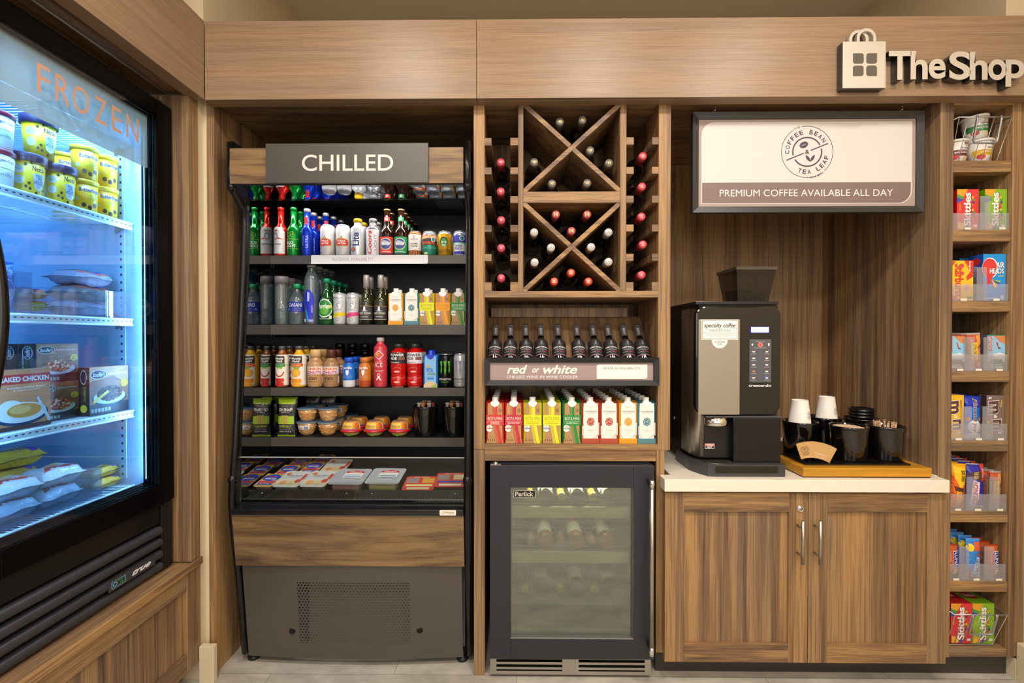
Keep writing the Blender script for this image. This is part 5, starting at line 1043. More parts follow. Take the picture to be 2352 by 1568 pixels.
def fruit(lab, seed):
    random.seed(seed); H = .062; prof = [(.023, 0), (.030, .010), (.038, .035), (.0415, .055)]; m = MB(); m.lathe(prof, clear('f4ead0', .14, .04, .04), 24, caps=True); rec = [('cup', me(m))]
    m = MB(); ip = [(r-.0016, z+.001) for r, z in prof]; m.lathe(ip, C('dca23c', .25), 24)
    for k in range(44):
        a = random.random()*6.28; z = .012+random.random()*.031; r = lerp_prof(prof, z)-.0065; s = .0045+random.random()*.003; mc_ = C(random.choice(['e8c878', 'e0902a', 'ecd490', 'e49a2c', 'f0dca0', 'e8b850']), .25)
        m.M = Matrix.Translation((r*math.cos(a), r*math.sin(a), z)) @ Euler((random.random(), random.random(), a)).to_matrix().to_4x4(); m.box(-.0045, -s, -s, .0045, s, s, mc_)
    m.M = None; rec.append(('fruit_pieces', me(m)))
    m = MB(); m.lathe([(.0415, .054), (.0445, .0552), (.0445, .0575), (.041, .0585), (.040, .0575), (0, .0575)], clear('c8dce8', .35, .05, .05), 24); m.lathe([(.039, .0590), (.039, .0594)], C('5c88b8', .3), 20); rec.append(('lid', me(m)))
    if lab: lb = L(); lb.r(-.7, .45, .35, .72, 'ecece6'); lb.t('Dole', -.4, .6, .4, .12, 'c43a3c', .02); lb.r(-.1, .5, .25, .68, '8a8cb0'); lb.r(-.7, .44, .35, .48, '8cc09c'); rec.append(('printed_label', me(cyllab(lb, [(r+.0004, z) for r, z in prof], H))))
    return rec
FC = [fruit(True, 1), fruit(False, 2), fruit(True, 5), fruit(False, 8)]
fz = [SZ[3]+.0006, SZ[3]+.0602]
for i, (px, Y, lv, rz, fk, ds) in enumerate(((705, .288, 0, .2, 0, 'fruit cup at the foot of the left stack'), (706, .288, 1, .9, 1, 'fruit cup on top of the left stack'), (753, .285, 0, .4, 1, 'fruit cup at the foot of the right stack'), (754, .285, 1, 0, 3, 'fruit cup on top of the right stack'),
        (771, .385, 0, .5, 2, 'fruit cup low in the rear stack behind the right one'), (777, .385, 1, .3, 2, 'fruit cup high in the rear stack behind the right one'), (723, .385, 0, .7, 3, 'fruit cup low between the two front stacks'), (725, .385, 1, 1.2, 1, 'fruit cup high between the two front stacks'), (800, .47, 0, 1.2, 1, 'rearmost fruit cup behind the hummus cups'))):
    place(FC[fk], 'fruit_cup', 'clear '+ds, 'fruit cup', (PX(px, Y), Y, fz[lv]), rz, 'clear fruit cups')
def hum():
    m = MB(); m.lathe([(.027, 0), (.034, .006), (.037, .018)], C('c8b468', .3), 26); m.lathe([(.008, 0), (.008, .0005)], C('86b43c', .4), 12, M=Matrix.Translation((0, -.0345, .0095)) @ Matrix.Rotation(math.pi/2+.15, 4, 'X')); rec = [('tub_body', me(m))]
    m = MB(); m.lathe([(.036, .018), (.0475, .018), (.0475, .024), (.040, .029)], C('c22a2e', .3), 28, caps=False); rec.append(('rim', me(m)))
    prof = [(.040, .026), (.037, .048), (.030, .062), (.024, .064)]; m = MB(); m.lathe(prof, clear('f0c8a8', .35, .05, .05), 26); rec.append(('dome_lid', me(m)))
    lb = L(); lb.r(-1.0, .44, 1.15, .92, 'e08a1e'); lb.r(-.7, .5, .35, .88, 'ecc04c'); lb.t('Sabra', -.2, .68, .85, .16, '7a3a5c', .0); lb.t('HUMMUS', -.2, .56, .6, .05, '8a5a2c'); lb.e(.75, .75, .2, .1, 'd8641c'); lb.e(.8, .56, .22, .09, 'cf5c1a'); lb.e(-.85, .7, .12, .12, 'd2402a'); lb.r(-.6, .42, .5, .49, '8a5cae'); lb.e(.6, .48, .14, .05, '7c8088'); lb.r(.98, .45, 1.12, .85, 'd8d0c4')
    rec.append(('printed_label', me(cyllab(lb, [(.0475, 0), (.0475, .024), (.0402, .026), (.0372, .048), (.0302, .062)], .066)))); return rec
HM = hum()
for i, px in enumerate((807, 860, 917)):
    nm = ('left', 'middle', 'right')[i]
    for k, (dy, dx) in enumerate(((0, 0), (.10, .006*0))):
        Y = SHY+.058+dy; place(HM, 'hummus_snack_cup', f'orange and red domed hummus snack cup, {nm} one of the {"front" if k == 0 else "rear"} three', 'snack cup', (PX(px, SHY+.058), Y, SZ[3]+.0006), .15*k, 'domed hummus snack cups')
def canister(R, H): m = MB(); m.lathe([(R*.92, 0), (R*.95, .003), (R*.99, H*.82), (R, H*.84), (R*1.04, H-.004), (R*1.02, H), (R*.96, H-.002), (R*.9, H*.5), (R*.82, .006), (0, .006)], C('0d0b0c', .08, 0, .5, .7), 36); return [('canister', me(m))]
CN = canister(.052, .128)
for i, px in enumerate((978, 1043)):
    Y = SHY+.066; X = PX(px, Y); o = place(CN, 'black_canister', ['glossy black canister of creamer pods beside the hummus cups', 'glossy black canister of creamer pods at the cooler right side'][i], 'canister', (X, Y, SZ[3]+.0006)); random.seed(i+3)
    m = MB()
    for k in range(19):
        a = k*.6981 if k < 9 else (k*.8976 if k < 16 else k*2.0944); r = .0365 if k < 9 else (.030 if k < 16 else .014); q = Matrix.Translation((r*math.cos(a), r*math.sin(a), .117 if k < 9 else (.134 if k < 16 else .142))) @ Euler((random.random()*.1-.05, random.random()*.1-.05, 0)).to_matrix().to_4x4() @ Matrix.Scale(.8, 4)
        body = me(MB().lathe([(.008, -.012), (.011, .006), (.0145, .0065), (.0145, .0078), (0, .008)], C(['e8e2de', 'f0ece8', 'd8a05c', 'e8e2de', 'c85a54'][k % 5], .3), 12)); o2 = link('creamer_pod', body); o2.matrix_world = Matrix.Translation((X, Y, SZ[3])) @ q
        tag(o2, 'small foil lidded creamer pod heaped in the '+['left', 'right'][i]+' black canister in the cooler', 'creamer pod', ['creamer pods in the left canister', 'creamer pods in the right canister'][i])
# ================================================================ chilled well
def tray(W, D, H, film, lab, body='c8c8cc', rim='eeeef2', dens=.4):
    m = MB(); w, d = W/2, D/2; k = .82
    def rr_(w, d, z, r=.014, n=4):
        pts = []
        for sx, sy, q in ((1, 1, 0), (-1, 1, 90), (-1, -1, 180), (1, -1, 270)):
            for s in range(n+1): an = math.radians(q+90*s/n); pts.append((sx*(w-r)+r*math.cos(an), sy*(d-r)+r*math.sin(an), z))
        return pts
    a, b = rr_(w*k, d*k, 0), rr_(w*.95, d*.95, H-.002); n = len(a)
    m.add(a+b, [(i, (i+1) % n, n+(i+1) % n, n+i) for i in range(n)]+[tuple(range(n))], clear(body, dens, .06, .03), True); rec = [('tray_body', me(m))]
    m = MB(); a, b = rr_(w, d, H-.002), rr_(w, d, H); m.add(a+b, [(i, (i+1) % n, n+(i+1) % n, n+i) for i in range(n)]+[tuple(range(n))], C(rim, .3)); m.add(b, [tuple(range(n))], C(film, .3) if isinstance(film, str) else film); rec.append(('lid_film', me(m)))
    m = MB(); lab.onto(m, lambda u, v, e: (-w+W*u, -d+D*v, H+e), eps=.00015, e0=.0003); rec.append(('printed_label', me(m))); return rec
lb = L(); lb.r(.0, .05, 1, .5, 'd8b47c'); lb.e(.5, .68, .46, .26, '1c50c0'); lb.t('Lunchables', .5, .76, .5, .10, 'e04a3a', .02); lb.t('SNACKED', .5, .6, .6, .13, 'f0f0f4', .03); lb.r(.05, .26, .95, .42, 'd0485a'); lb.r(.12, .12, .88, .24, '3c4cae'); lb.t('turkey', .5, .18, .5, .07, 'eeeef4', .02); lb.r(.0, .92, .2, 1, 'e8c83c')
r_lu = tray(.088, .115, .03, 'd8a43c', lb, 'e4c8a4', 'e8d8b8')
spots = [(572, .20), (612, .20), (600, .33), (650, .33), (690, .36), (640, .45)]
LU = ['blue and yellow boxed snack kit, front left in the chilled well', 'blue and yellow boxed snack kit beside the front left one', 'blue and yellow snack kit behind the front left pair', 'blue and yellow snack kit in the middle of the second row', 'blue and yellow snack kit right of the second row, by the white lidded tray', 'rearmost blue and yellow snack kit in the well']
for k, (X, Y) in enumerate(((-.998, .140), (-.985, .255), (-.985, .37), (-.885, .275), (-.885, .39))):
    place(r_lu, 'snack_kit', ['blue and yellow snack kit at the front left of the chilled well', 'blue and yellow snack kit behind the front left one', 'rearmost blue and yellow snack kit by the mirror wall', 'blue and yellow snack kit behind the white lidded trays', 'rearmost blue and yellow snack kit behind the white lidded trays'][k], 'snack kit', (X, Y, TZ+.016+.004*k), (.16, 0, -.03), 'blue and yellow snack kits', (.86, .95, 1))
lb = L(); lb.r(.05, .05, .95, .42, 'e2cfae'); lb.e(.3, .25, .14, .12, 'e8a060'); lb.e(.6, .25, .18, .13, 'd8c090'); lb.e(.82, .35, .12, .12, 'c8503c'); lb.t('Artisan Snacks', .5, .7, .6, .09, '7a8088', .01); lb.r(.3, .58, .7, .6, '9aa0a8'); lb.e(.2, .8, .1, .08, 'd8703c'); lb.r(.85, .45, .98, .8, 'c85044')
r_wt = tray(.118, .125, .038, 'd2d0cc', lb)
for k, (px, Y, dz) in enumerate(((-.905, .142, .008), (-.800, .146, .008), (-.780, .28, .022))): place(r_wt, 'snack_tray', ['white lidded snack tray in front of the blue kits', 'white lidded snack tray in the middle of the well', 'white lidded snack tray at the back, beside the rear blue kit'][k], 'snack tray', (px, Y, TZ+dz+.006), (.2, 0, -.04), 'white lidded snack trays', (.88, 1, 1))
lb = L(); lb.r(.28, .40, .84, .74, 'eeecec'); lb.poly([(.28, .7), (.3, .8), (.56, .88), (.82, .8), (.84, .7)], 'c8342e'); lb.t('Hillshire', .56, .77, .36, .08, 'f2eaea', .02); lb.t('farmhouse', .56, .6, .4, .06, '8c8c92'); lb.r(.32, .46, .8, .51, '4a8cc4')
def deli(meat, cheese):
    r = tray(.138, .135, .048, clear('f2f2f4', .03, .05), lb, 'eeeef2', 'd4d6dc', .06); m = MB()
    random.seed(4)
    for k in range(0): 
        x = -.042+k*.014; m.M = Matrix.Translation((x, .01, .022)) @ Euler((0, .9, 0)).to_matrix().to_4x4(); m.lathe([(.028, 0), (.028, .004)], C(meat, .4), 16)
    m.M = None
    if cheese: m.box(-.052, -.054, .006, .052, -.01, .042, C('ecd27c', .4))
    m.box(-.053, -.009 if cheese else -.054, .004, .053, .052, .041, C(meat, .4)); r.append(('food', me(m))); return r
place(deli('d89c94', False), 'deli_tub', 'clear deli tub of pink sliced ham in the chilled well', 'deli tub', (-.672, .152, TZ+.012), (.16, 0, -.03)); place(deli('cf8c84', True), 'deli_tub', 'clear deli tub of ham and yellow cheese in the chilled well', 'deli tub', (-.530, .157, TZ+.013), (.16, 0, -.03))
def redpack(c2, flag):
    lb = L(); lb.r(.06, .5, .44, .85, '9c8c8c'); lb.r(.56, .5, .94, .85, c2); lb.r(.08, .28, .92, .4, 'e8dc8c' if not flag else '3c4cae'); lb.r(.15, .06, .85, .2, 'e6d8b4'); lb.t('adulT combos', .5, .92, .5, .06, 'f6e8e0', .02); return tray(.126, .115, .02, 'd84a38', lb, 'd84a38', 'e0523e')
place(redpack('e8a83c', 0), 'snack_pack', 'flat red snack pack with an orange cheese window', 'snack pack', (-.392, .150, TZ+.012), (.18, 0, .02)); place(redpack('e4d0a4', 1), 'snack_pack', 'flat red snack pack at the right end of the chilled well', 'snack pack', (-.266, .158, TZ+.024), (.18, 0, .02))
# ================================================================ WINE CABINET GOODS
pi = math.pi
VGL = C('07090a', .07, 0, .6, .5)
def wineb(capc, mark=None, R=.033, H=.30, label=True, rough=.3):
    prof = botprof(R, H, .0138, H*.62, H*.76, .0, .05); m = MB(); m.lathe(banded(prof, [(0, VGL)]), None, 26); r = [('bottle_body', me(m))]
    cm_ = C(capc, rough, .25); m = MB(); m.lathe([(.0146, H*.79), (.0150, H*.93), (.0156, H*.935), (.0156, H*.965), (.0150, H*.97), (.0150, H*.995), (.0135, H+.001), (0, H+.001)], cm_, 22); r.append(('capsule', me(m)))
    m = MB()
    if mark: mark(m, H+.0012)
    if label: lb = L(); lb.r(-1.1, .16, 1.1, .46, '8f9092'); lb.r(-.8, .2, .8, .42, 'a6a6a6'); lb.t('RESERVE', 0, .34, .9, .03, '3c3c3e', .02) if 0 else None; cyllab(lb, prof, H); lb.onto(m, lambda u, v, e: ((lerp_prof(prof, v*H)+e)*math.sin(u*1.3), -(lerp_prof(prof, v*H)+e)*math.cos(u*1.3), v*H), [i*.12-1.2 for i in range(21)])
    if m.v: r.append(('printed_label', me(m)))
    return r
def mk(txt, col, s=.016):
    def f(m, z): vs, fs = textgeo(txt, .02); m.add([(x*s, -y*s if False else y*s, z) for x, y in vs], fs, C(col, .4, .3))
    return f
def mring(col):
    def f(m, z):
        for k in range(24):
            a, b = 2*pi*k/24, 2*pi*(k+1)/24; m.add([(.010*math.cos(a), .010*math.sin(a), z), (.010*math.cos(b), .010*math.sin(b), z), (.0088*math.cos(b), .0088*math.sin(b), z), (.0088*math.cos(a), .0088*math.sin(a), z)], [(0, 1, 2, 3)], C(col, .4))
        vs, fs = textgeo('A', .01); m.add([(x*.010, y*.010, z) for x, y in vs], fs, C(col, .4))
    return f
WB = {'red': wineb('c0485a', mk('1', 'd88a92', .008)), 'rub': wineb('cf4e56', mk('S', 'e69a9c', .012)), 'gold': wineb('77716e', mk('41', 'cdb84a', .011)), 'r14': wineb('b9505a', mk('14', 'e0b878', .016)), 'sil': wineb('cfcac6', mring('8e8a88')), 'ora': wineb('c8492f', mk('RESERVE', 'e8c4b0', .013))}
for k in ('red', 'rub', 'gold', 'r14', 'sil', 'ora'):
    pass
YC = .022
def lay(kind, px, py, label, group, Y=YC, roll=0):
    x, z = at(px, py, Y); H = .30
    o = place(WB[kind], 'wine_bottle', label, 'wine bottle', (x, Y+H, z), (pi/2, roll, 0), group)
    return o
nth = ['topmost', 'second from the top', 'middle', 'fourth from the top', 'lowest']
for k, (px, py) in enumerate(((1150, 372), (1150, 439), (1151, 505), (1151, 569), (1151, 638))): lay('red', px, py, f'rose capsule wine bottle lying in the left rail rack, {nth[k]} one', 'rose capsule bottles in the left rail rack')
for k, (px, py) in enumerate(((1477, 358), (1475, 428), (1474, 497), (1477, 561), (1474, 631))): lay('rub', px, py, f'coral capsule wine bottle lying in the right rail rack, {nth[k]} one', 'coral capsule bottles in the right rail rack')
for px, py, ds in ((1286, 279, 'in the top V of the upper cross, left one'), (1338, 275, 'in the top V of the upper cross, right one'), (1356, 345, 'near the centre of the upper cross, right side'), (1227, 372, 'alone in the left V of the upper cross'), (1399, 374, 'at the right upright of the upper cross'), (1268, 421, 'under the upper cross, left one'), (1349, 420, 'under the upper cross, right one')):
    lay('gold', px, py, 'grey capsule wine bottle '+ds, 'grey capsule bottles in the upper cross')
for px, py, ds in ((1277, 492, 'upper left'), (1349, 492, 'upper right'), (1313, 530, 'lowest')): lay('r14', px, py, f'dusty red capsule wine bottle in the top V of the lower cross, {ds} one', 'dusty red capsule bottles in the lower cross')
for px, py, ds in ((1227, 533, 'left V of the lower cross, top one'), (1266, 568, 'left V of the lower cross, nearest the centre'), (1228, 602, 'left V of the lower cross, bottom one'), (1398, 533, 'right V of the lower cross, top one'), (1358, 567, 'right V of the lower cross, nearest the centre'), (1398, 601, 'right V of the lower cross, bottom one')):
    lay('sil', px, py, 'silver capsule wine bottle in the '+ds, 'silver capsule bottles in the lower cross')
for px, py, ds in ((1312, 626, 'top one'), (1273, 646, 'left one'), (1352, 646, 'right one')): lay('ora', px, py, f'orange red capsule wine bottle under the lower cross, {ds}', 'orange red capsule bottles in the lower cross')
# leaning half bottles
def lean():
    R, H = .0275, .235; prof = botprof(R, H, .0125, .138, .175, .001, .05); m = MB(); m.lathe(banded(prof, [(0, VGL)]), None, 26); r = [('bottle_body', me(m))]
    m = MB(); cm_ = C('6e6a6c', .3, .4); m.lathe([(.0134, .178), (.0138, .212), (.0145, .213, C('a9a5a6', .3, .5)), (.0145, .2165, cm_), (.0138, .217), (.0138, .226, C('a9a5a6', .3, .5)), (.0142, .2275, cm_), (.0138, .229), (.0125, .236), (0, .236)], cm_, 22); r.append(('capsule', me(m)))
    lb = L(); lb.r(-1.1, .33, 1.1, .64, '232124'); lb.r(-1.1, .322, 1.1, .332, 'b98a90'); lb.r(-1.1, .635, 1.1, .64, '6a6664'); lb.poly([(-.10, .54), (-.08, .61), (.08, .61), (.10, .54)], '6a6c72'); lb.poly([(-.3, .53), (0, .545), (.3, .53), (0, .522)], '5a5c62'); lb.t('ROBERT MONDAVI', 0, .475, 1.45, .026, 'd9d6d2', .03); lb.t('PRIVATE SELECTION', 0, .43, 1.15, .02, 'a8a5a2', .01); lb.t('MERLOT', .3, .385, .5, .02, 'b8404c', .02); lb.t('CALIFORNIA', -.4, .385, .6, .015, 'b8b5b2')
    r.append(('printed_label', me(cyllab(lb, prof, H)))); return r
LB_ = lean(); th = math.atan2(.593, .805); names = ['first from the left', 'second from the left', 'third from the left', 'fourth from the left', 'fifth from the left', 'fifth from the right', 'fourth from the right', 'third from the right', 'second from the right', 'rightmost']
for k, px in enumerate((1138, 1172, 1207, 1241, 1280, 1323, 1360, 1394, 1430, 1463)):
    x = (px-1187)*(1.686+.165)/FX+.001; place(LB_, 'leaning_wine_bottle', 'small dark wine bottle leaning above the red or white sign, '+names[k], 'wine bottle', (x, .031, 1.118), (-th, 0, 0), 'small wine bottles leaning above the sign')
cz = Z(1020)+.0006
cols = [('br', 1137, 5, 'kraft and bright red wine carton in the leftmost column'), ('bv', 1180, 5, 'kraft and dark red wine carton, second column from the left'), ('by', 1223.5, 1, 'kraft and yellow wine carton, left one of the two fronts'), ('by', 1268, 6, 'kraft and yellow wine carton beside the green one'), ('bg', 1314, 6, 'kraft and green wine carton on the wine cabinet shelf'), ('wr', 1357, 6, 'white wine carton with brick red seal beside the green one'), ('wr', 1400, 6, 'white wine carton with brick red seal beside the orange one'), ('wo', 1444, 6, 'white and amber wine carton on the wine cabinet shelf'), ('wt', 1486.5, 6, 'white and teal wine carton at the cabinet shelf right end')]
for kd, px, n, ds in cols:
    for k in range(n): place(CARTS[kd][1], 'wine_carton', ds+(f', {ORD[k]} from the front' if k else ''), 'carton', (PX(px, .012), .040+k*.0575, cz), (random.random()-.5)*.04, ds+' row')
# bottles in the wine cooler
WCB = {'b': wineb('b89a3c', None, .0305, .285, True), 'g': wineb('c9a83a', mk('W', '8a6a1c', .012), .0288, .285, False), 'p': wineb('c88a8c', mk('O', 'e0c0c0', .012), .0288, .285, False), 'q': None}
def clearwine(c, cap):
    R, H = .0288, .285; prof = botprof(R, H, .0138, H*.62, H*.76, 0, .05); m = MB(); m.lathe(prof, C(c, .12, 0, .6, .5), 24); r = [('bottle_body', me(m))]; m = MB(); m.lathe([(.0146, H*.79), (.015, H), (0, H)], C(cap, .3, .3), 18); r.append(('capsule', me(m)))
    lb = L(); lb.r(-1.1, .15, 1.1, .45, 'e6e2d4'); lb.r(-1.1, .43, 1.1, .46, 'c9a83a'); r.append(('printed_label', me(cyllab(lb, prof, H)))); return r
sh_z = [WCS[0], WCS[1], WCS[2]]
sn = ['top', 'middle', 'bottom']
cw = [clearwine('0d1a14', 'b89a3c'), clearwine('a8543c', 'c88a8c'), clearwine('2a3020', 'c9a83a')]
for s, (bs, cs) in enumerate((((1255, 1328, 1400), (1217, 1291, 1364)), ((1254, 1326, 1397), (1218, 1290, 1361)), ((1246, 1328, 1407), (1206, 1288, 1367)))):
    for k, px in enumerate(bs): place(cw[s], 'cooled_wine_bottle', f'wine bottle lying base outward on the {sn[s]} shelf inside the wine cooler, {["left", "centre", "right"][k]} one', 'wine bottle', (PX(px, .04), .042, sh_z[s]+.0300), (-pi/2, 0, 0), f'base outward bottles on the {sn[s]} cooler shelf')
    for k, px in enumerate(cs): place(WCB['p' if s == 1 else 'g'], 'cooled_wine_bottle', f'wine bottle lying cap outward on the {sn[s]} shelf inside the wine cooler, {["left", "centre", "right"][k]} one', 'wine bottle', (PX(px, .04), .332, sh_z[s]+.0300), (pi/2, 0, 0), f'cap outward bottles on the {sn[s]} cooler shelf')
# ================================================================ COFFEE TRAY
TRX0, TRX1 = 1.036, 1.497; t = thing('serving_tray', 'amber wooden serving tray with black mats, on the counter beside the coffee machine', 'tray')
m = MB(); m.box(TRX0, -.033, ZC+.004, TRX1, .40, ZC+.0355, BAM); m.build('tray_body', t, .0015)
m = MB(); m.box(TRX0+.003, -.030, ZC+.0004, TRX1-.003, .397, ZC+.0038, C('3a2a1a', .6)); m.build('tray_foot', t)
mz_ = ZC+.0356
for a_, b_ in ((TRX0+.028, TRX0+.155), (TRX0+.158, TRX0+.285), (TRX0+.288, TRX0+.415)):
    m = MB(); m.box(a_, .0, mz_, b_, .37, mz_+.006, C('15100f', .25)); m.build('mat', t, .001)
mz_ += .0062
CB = canister(.062, .128)
pos = {'packets': (1951, .078), 'sticks': (2035, .083), 'cupsL': (1838, .17), 'cupsR': (1893, .275), 'lids': (1979, .247)}
XY = {k: (PX(px, Y), Y) for k, (px, Y) in pos.items()}
CL = {'packets': 'glossy black canister full of beige packets, front one on the tray', 'sticks': 'glossy black canister holding wooden stir sticks, right one on the tray', 'cupsL': 'glossy black canister under the left upside down cup', 'cupsR': 'glossy black canister under the right upside down cup', 'lids': 'glossy black canister stacked with black lids at the back of the tray'}
for k, (x, y) in XY.items(): place(CB, 'condiment_canister', CL[k], 'canister', (x, y, mz_), 0, 'black canisters on the wooden tray')
lb = L()
class Sub:  # draws the round coffee logo scaled into cup label space
    pass
lg = L(); coffee_logo(lg, 0, 0, 1, '5a4c5c', True)
def addlogo(lb, cu, cv, ru, rv, flip=1, col=None):
    for vs, fs, c in lg.it:
        if c == cream: continue
        lb.it.append(([(cu+flip*ru*x, cv+flip*rv*y) for x, y in vs], fs, col or c))
    return lb
cl = addlogo(L(), .40, .40, .34, -.17, -1)
def cup():
    prof = [(.0405, .0), (.030, .098)]; m = MB(); m.lathe([(.0415, 0), (.0425, .002), (.0415, .004), (.0400, .004), (.0298, .098), (.0290, .1), (.0275, .0995), (.0272, .094), (0, .094)], C('ece7df', .5), 30); r = [('paper_cup', me(m))]
    r.append(('printed_logo', me(cyllab(cl, [(.0401, 0), (.0299, .1)], .1)))); return r
CU = cup()
for k, ds in (('cupsL', 'white paper cup standing upside down in the left canister'), ('cupsR', 'white paper cup standing upside down in the right rear canister')):
    x, y = XY[k]
    if k == 'cupsR': x += .012
    for j in range(1): place(CU, 'paper_cup', ds, 'cup', (x, y, mz_+.113), .05, 'upside down paper cups on the tray')
m = MB(); m.lathe([(.044, 0), (.047, .002), (.047, .006), (.044, .008), (.043, .012), (.040, .013), (.036, .009), (0, .008)], C('0e0e11', .25), 30); lidm = me(m)
for k in range(3): o = link('drink_cover_disc', lidm); o.location = (XY['lids'][0]+.001*k, XY['lids'][1], mz_+.1295+.0133*k); tag(o, 'black plastic cup lid stacked at the back of the tray, '+['lowest one', 'middle one', 'top one'][k], 'lid', 'black cup lids')
random.seed(11); x, y = XY['sticks']
m = MB(); m.box(-.0032, -.0008, 0, .0032, .0008, .128, C('d9b48c', .6)); m.lathe([(.0032, 0), (.0032, .0016)], C('d9b48c', .6), 12, M=Matrix.Translation((0, .0008, .128)) @ Matrix.Rotation(pi/2, 4, 'X')); st = me(m)
for k in range(16):
    a = -pi+k*.42; r = .034+.012*random.random(); h = random.random()*.006
    if 4 < k < 7: continue
    o = link('stir_stick', st); dx, dy = r*math.cos(a), r*math.sin(a)*.8; o.location = (x+dx*.6, y+dy*.6, mz_+.009+h); o.rotation_euler = (-dy*2.2, dx*2.0, random.random()*1.5-.7)
    tag(o, 'pale wooden stir stick leaning in the right hand canister on the tray', 'stir stick', 'wooden stir sticks in the canister')
x, y = XY['packets']; m = MB(); m.box(-.024, -.0013, 0, .024, .0013, .058, C('dcc0a0', .6)); pk_ = me(m)
for k in range(24):
    yy = -.046+.004*k; hw = math.sqrt(max(0, .053**2-yy**2)); o = link('sugar_packet', pk_); o.location = (x+(random.random()-.5)*.003, y+yy, mz_+.062+random.random()*.003); o.scale = (max(.3, hw/.0245)*.92, 1, 1)
    tag(o, 'beige paper packet filling the front canister on the tray', 'packet', 'beige packets in the front canister')
sl_ = []
for k in range(13): a = math.radians(66+48*k/12); sl_.append((.185*math.cos(a), .185*math.sin(a)-.168+.03))
for k in range(12, -1, -1): a = math.radians(66+48*k/12); sl_.append((.128*math.cos(a), .128*math.sin(a)-.168+.03))
m = MB(); m.prism(sl_, -.0012, .0012, 'xz', C('c29a62', .7)); sv = me(m)
lb = addlogo(L(), -.042, .012, .019, .019, 1, '6a5540'); lb.t('PASSION &', .018, .006, .046, .006, 'e6cda4', .02, 0, -8); lb.t('TEA LEAF', .016, -.004, .036, .006, 'e6cda4', .02, 0, -8)
m = MB(); lb.onto(m, lambda u, v, e: (u, -.0013-e, v)); svl = me(m)
X0, Z0 = at(1876, 1062, .005)
for k in range(4):
    rec = [('sleeve_body', sv)]+([('printed_logo', svl)] if k == 0 else [])
    place(rec, 'cup_sleeve', 'kraft cardboard cup sleeve standing on the tray front, '+['front one with the printed logo', 'second one', 'third one', 'rear one'][k], 'cup sleeve', (X0+.0035*k, .012+.0045*k, mz_+.0278), (-.10, .13, .0), 'kraft cup sleeves')
# ================================================================ SNACK TOWER
BXa, BXb = xT1+.003, xW0-.004
def XR(px, W): return min(max(PX(px, .014), xT1+.0015+W/2), xW0-.002-W/2)
def bin_(k, lanes, lipx):
    z = SH[k]+.0006; t = thing('acrylic_bin', ['', 'clear acrylic bin holding the red and green candy boxes', 'clear acrylic bin holding the yellow and sky blue candy boxes', 'clear acrylic bin holding the granola bars', 'clear acrylic bin holding the yellow, blue and brown candy packs', 'clear acrylic bin holding the king size candy bars', 'clear acrylic bin holding the orange and blue cereal bars'][k], 'display bin', (0, 0, 0), 0 and (0, 0, 0) or (0, 0, 0), 'clear acrylic bins')
    m = MB(); m.box(BXa, .006, z, BXb, .009, z+.062, ACR); m.build('front_lip', t)
    m = MB(); m.box(BXa, .0095, z, BXb, .40, z+.002, ACR2); m.build('floor_plate', t)
    for px in lanes:
        xx = PX(px, .012); m = MB(); m.box(xx-.018, .0095, z+.0022, xx+.018, .0115, z+.125, ACR); m.box(xx-.001, .012, z+.0022, xx+.001, .38, z+.125, ACR2); m.build('divider', t)
    for px in lipx:
        xx = PX(px, .005); m = MB(); m.box(xx-.011, .0048, z+.001, xx+.011, .0058, z+.009, C('ece2cc', .5)); m.build('price_tab', t)
    return z
def sk(c): 
    lb = L(); lb.poly([(0, .74), (0, 1), (.5, 1), (.3, .82)], 'e8a02c'); lb.poly([(0, .70), (0, .88), (.35, .8)], '4c9a48'); lb.poly([(0, .66), (0, .8), (.3, .74)], '3c50b0'); lb.poly([(.05, 0.02), (.05, .2), (.35, .14), (.4, .02)], 'e8b43c'); lb.poly([(.3, .02), (.55, .14), (.5, .02)], '5a4cae')
    lb.tv('Skittles', .48, .50, .36, .84, '5a2430', .045); lb.tv('Skittles', .465, .505, .33, .82, 'f2ece6', .035)
    for k in range(9): lb.e(.72+.04*math.sin(k*1.2), .80-k*.062, .055, .032, ['e8b02c', '4c9a48', '5a3c8a', 'e0602c', 'd23434'][k % 5], 12)
    lb.tv('Original' if c[0] == 'd' else 'Sour', .14, .55, .08, .16, 'e8c83c', .01); lb.r(.76, .07, .92, .13, 'e8e2e0'); return lb
sl2 = L(); [sl2.r(.3, .15+k*.25, .6, .25+k*.25, '3a0c0c') for k in range(3)]
tl = L(); tl.e(.5, .5, .3, .22, 'c43a34'); tl.t('Skittles', .5, .5, .5, .16, 'f2ece6', .03)
SR = box(.080, .115, .150, 'd63a3c', sk('d'), 'b01418', sl2, 'c4262a', tl); sl3 = L(); [sl3.r(.3, .2+k*.25, .55, .3+k*.25, '2c4a0c') for k in range(3)]; SG = box(.080, .115, .150, '86b42c', sk('8'), '5c9a10', sl3, '78ac20', tl)
z = bin_(1, (2259,), (2221, 2300))
for kd, px, c_ in ((SR, 2222, 'red'), (SG, 2297, 'green')):
    for k in range(2): place(kd, 'candy_box', f'{c_} candy box standing in the upper acrylic bin, {["front", "rear"][k]} one', 'candy box', (XR(px, .08), .074+k*.12, z+.0025), 0, f'{c_} candy boxes in the upper bin')
z = bin_(2, (2253,), (2213, 2288))
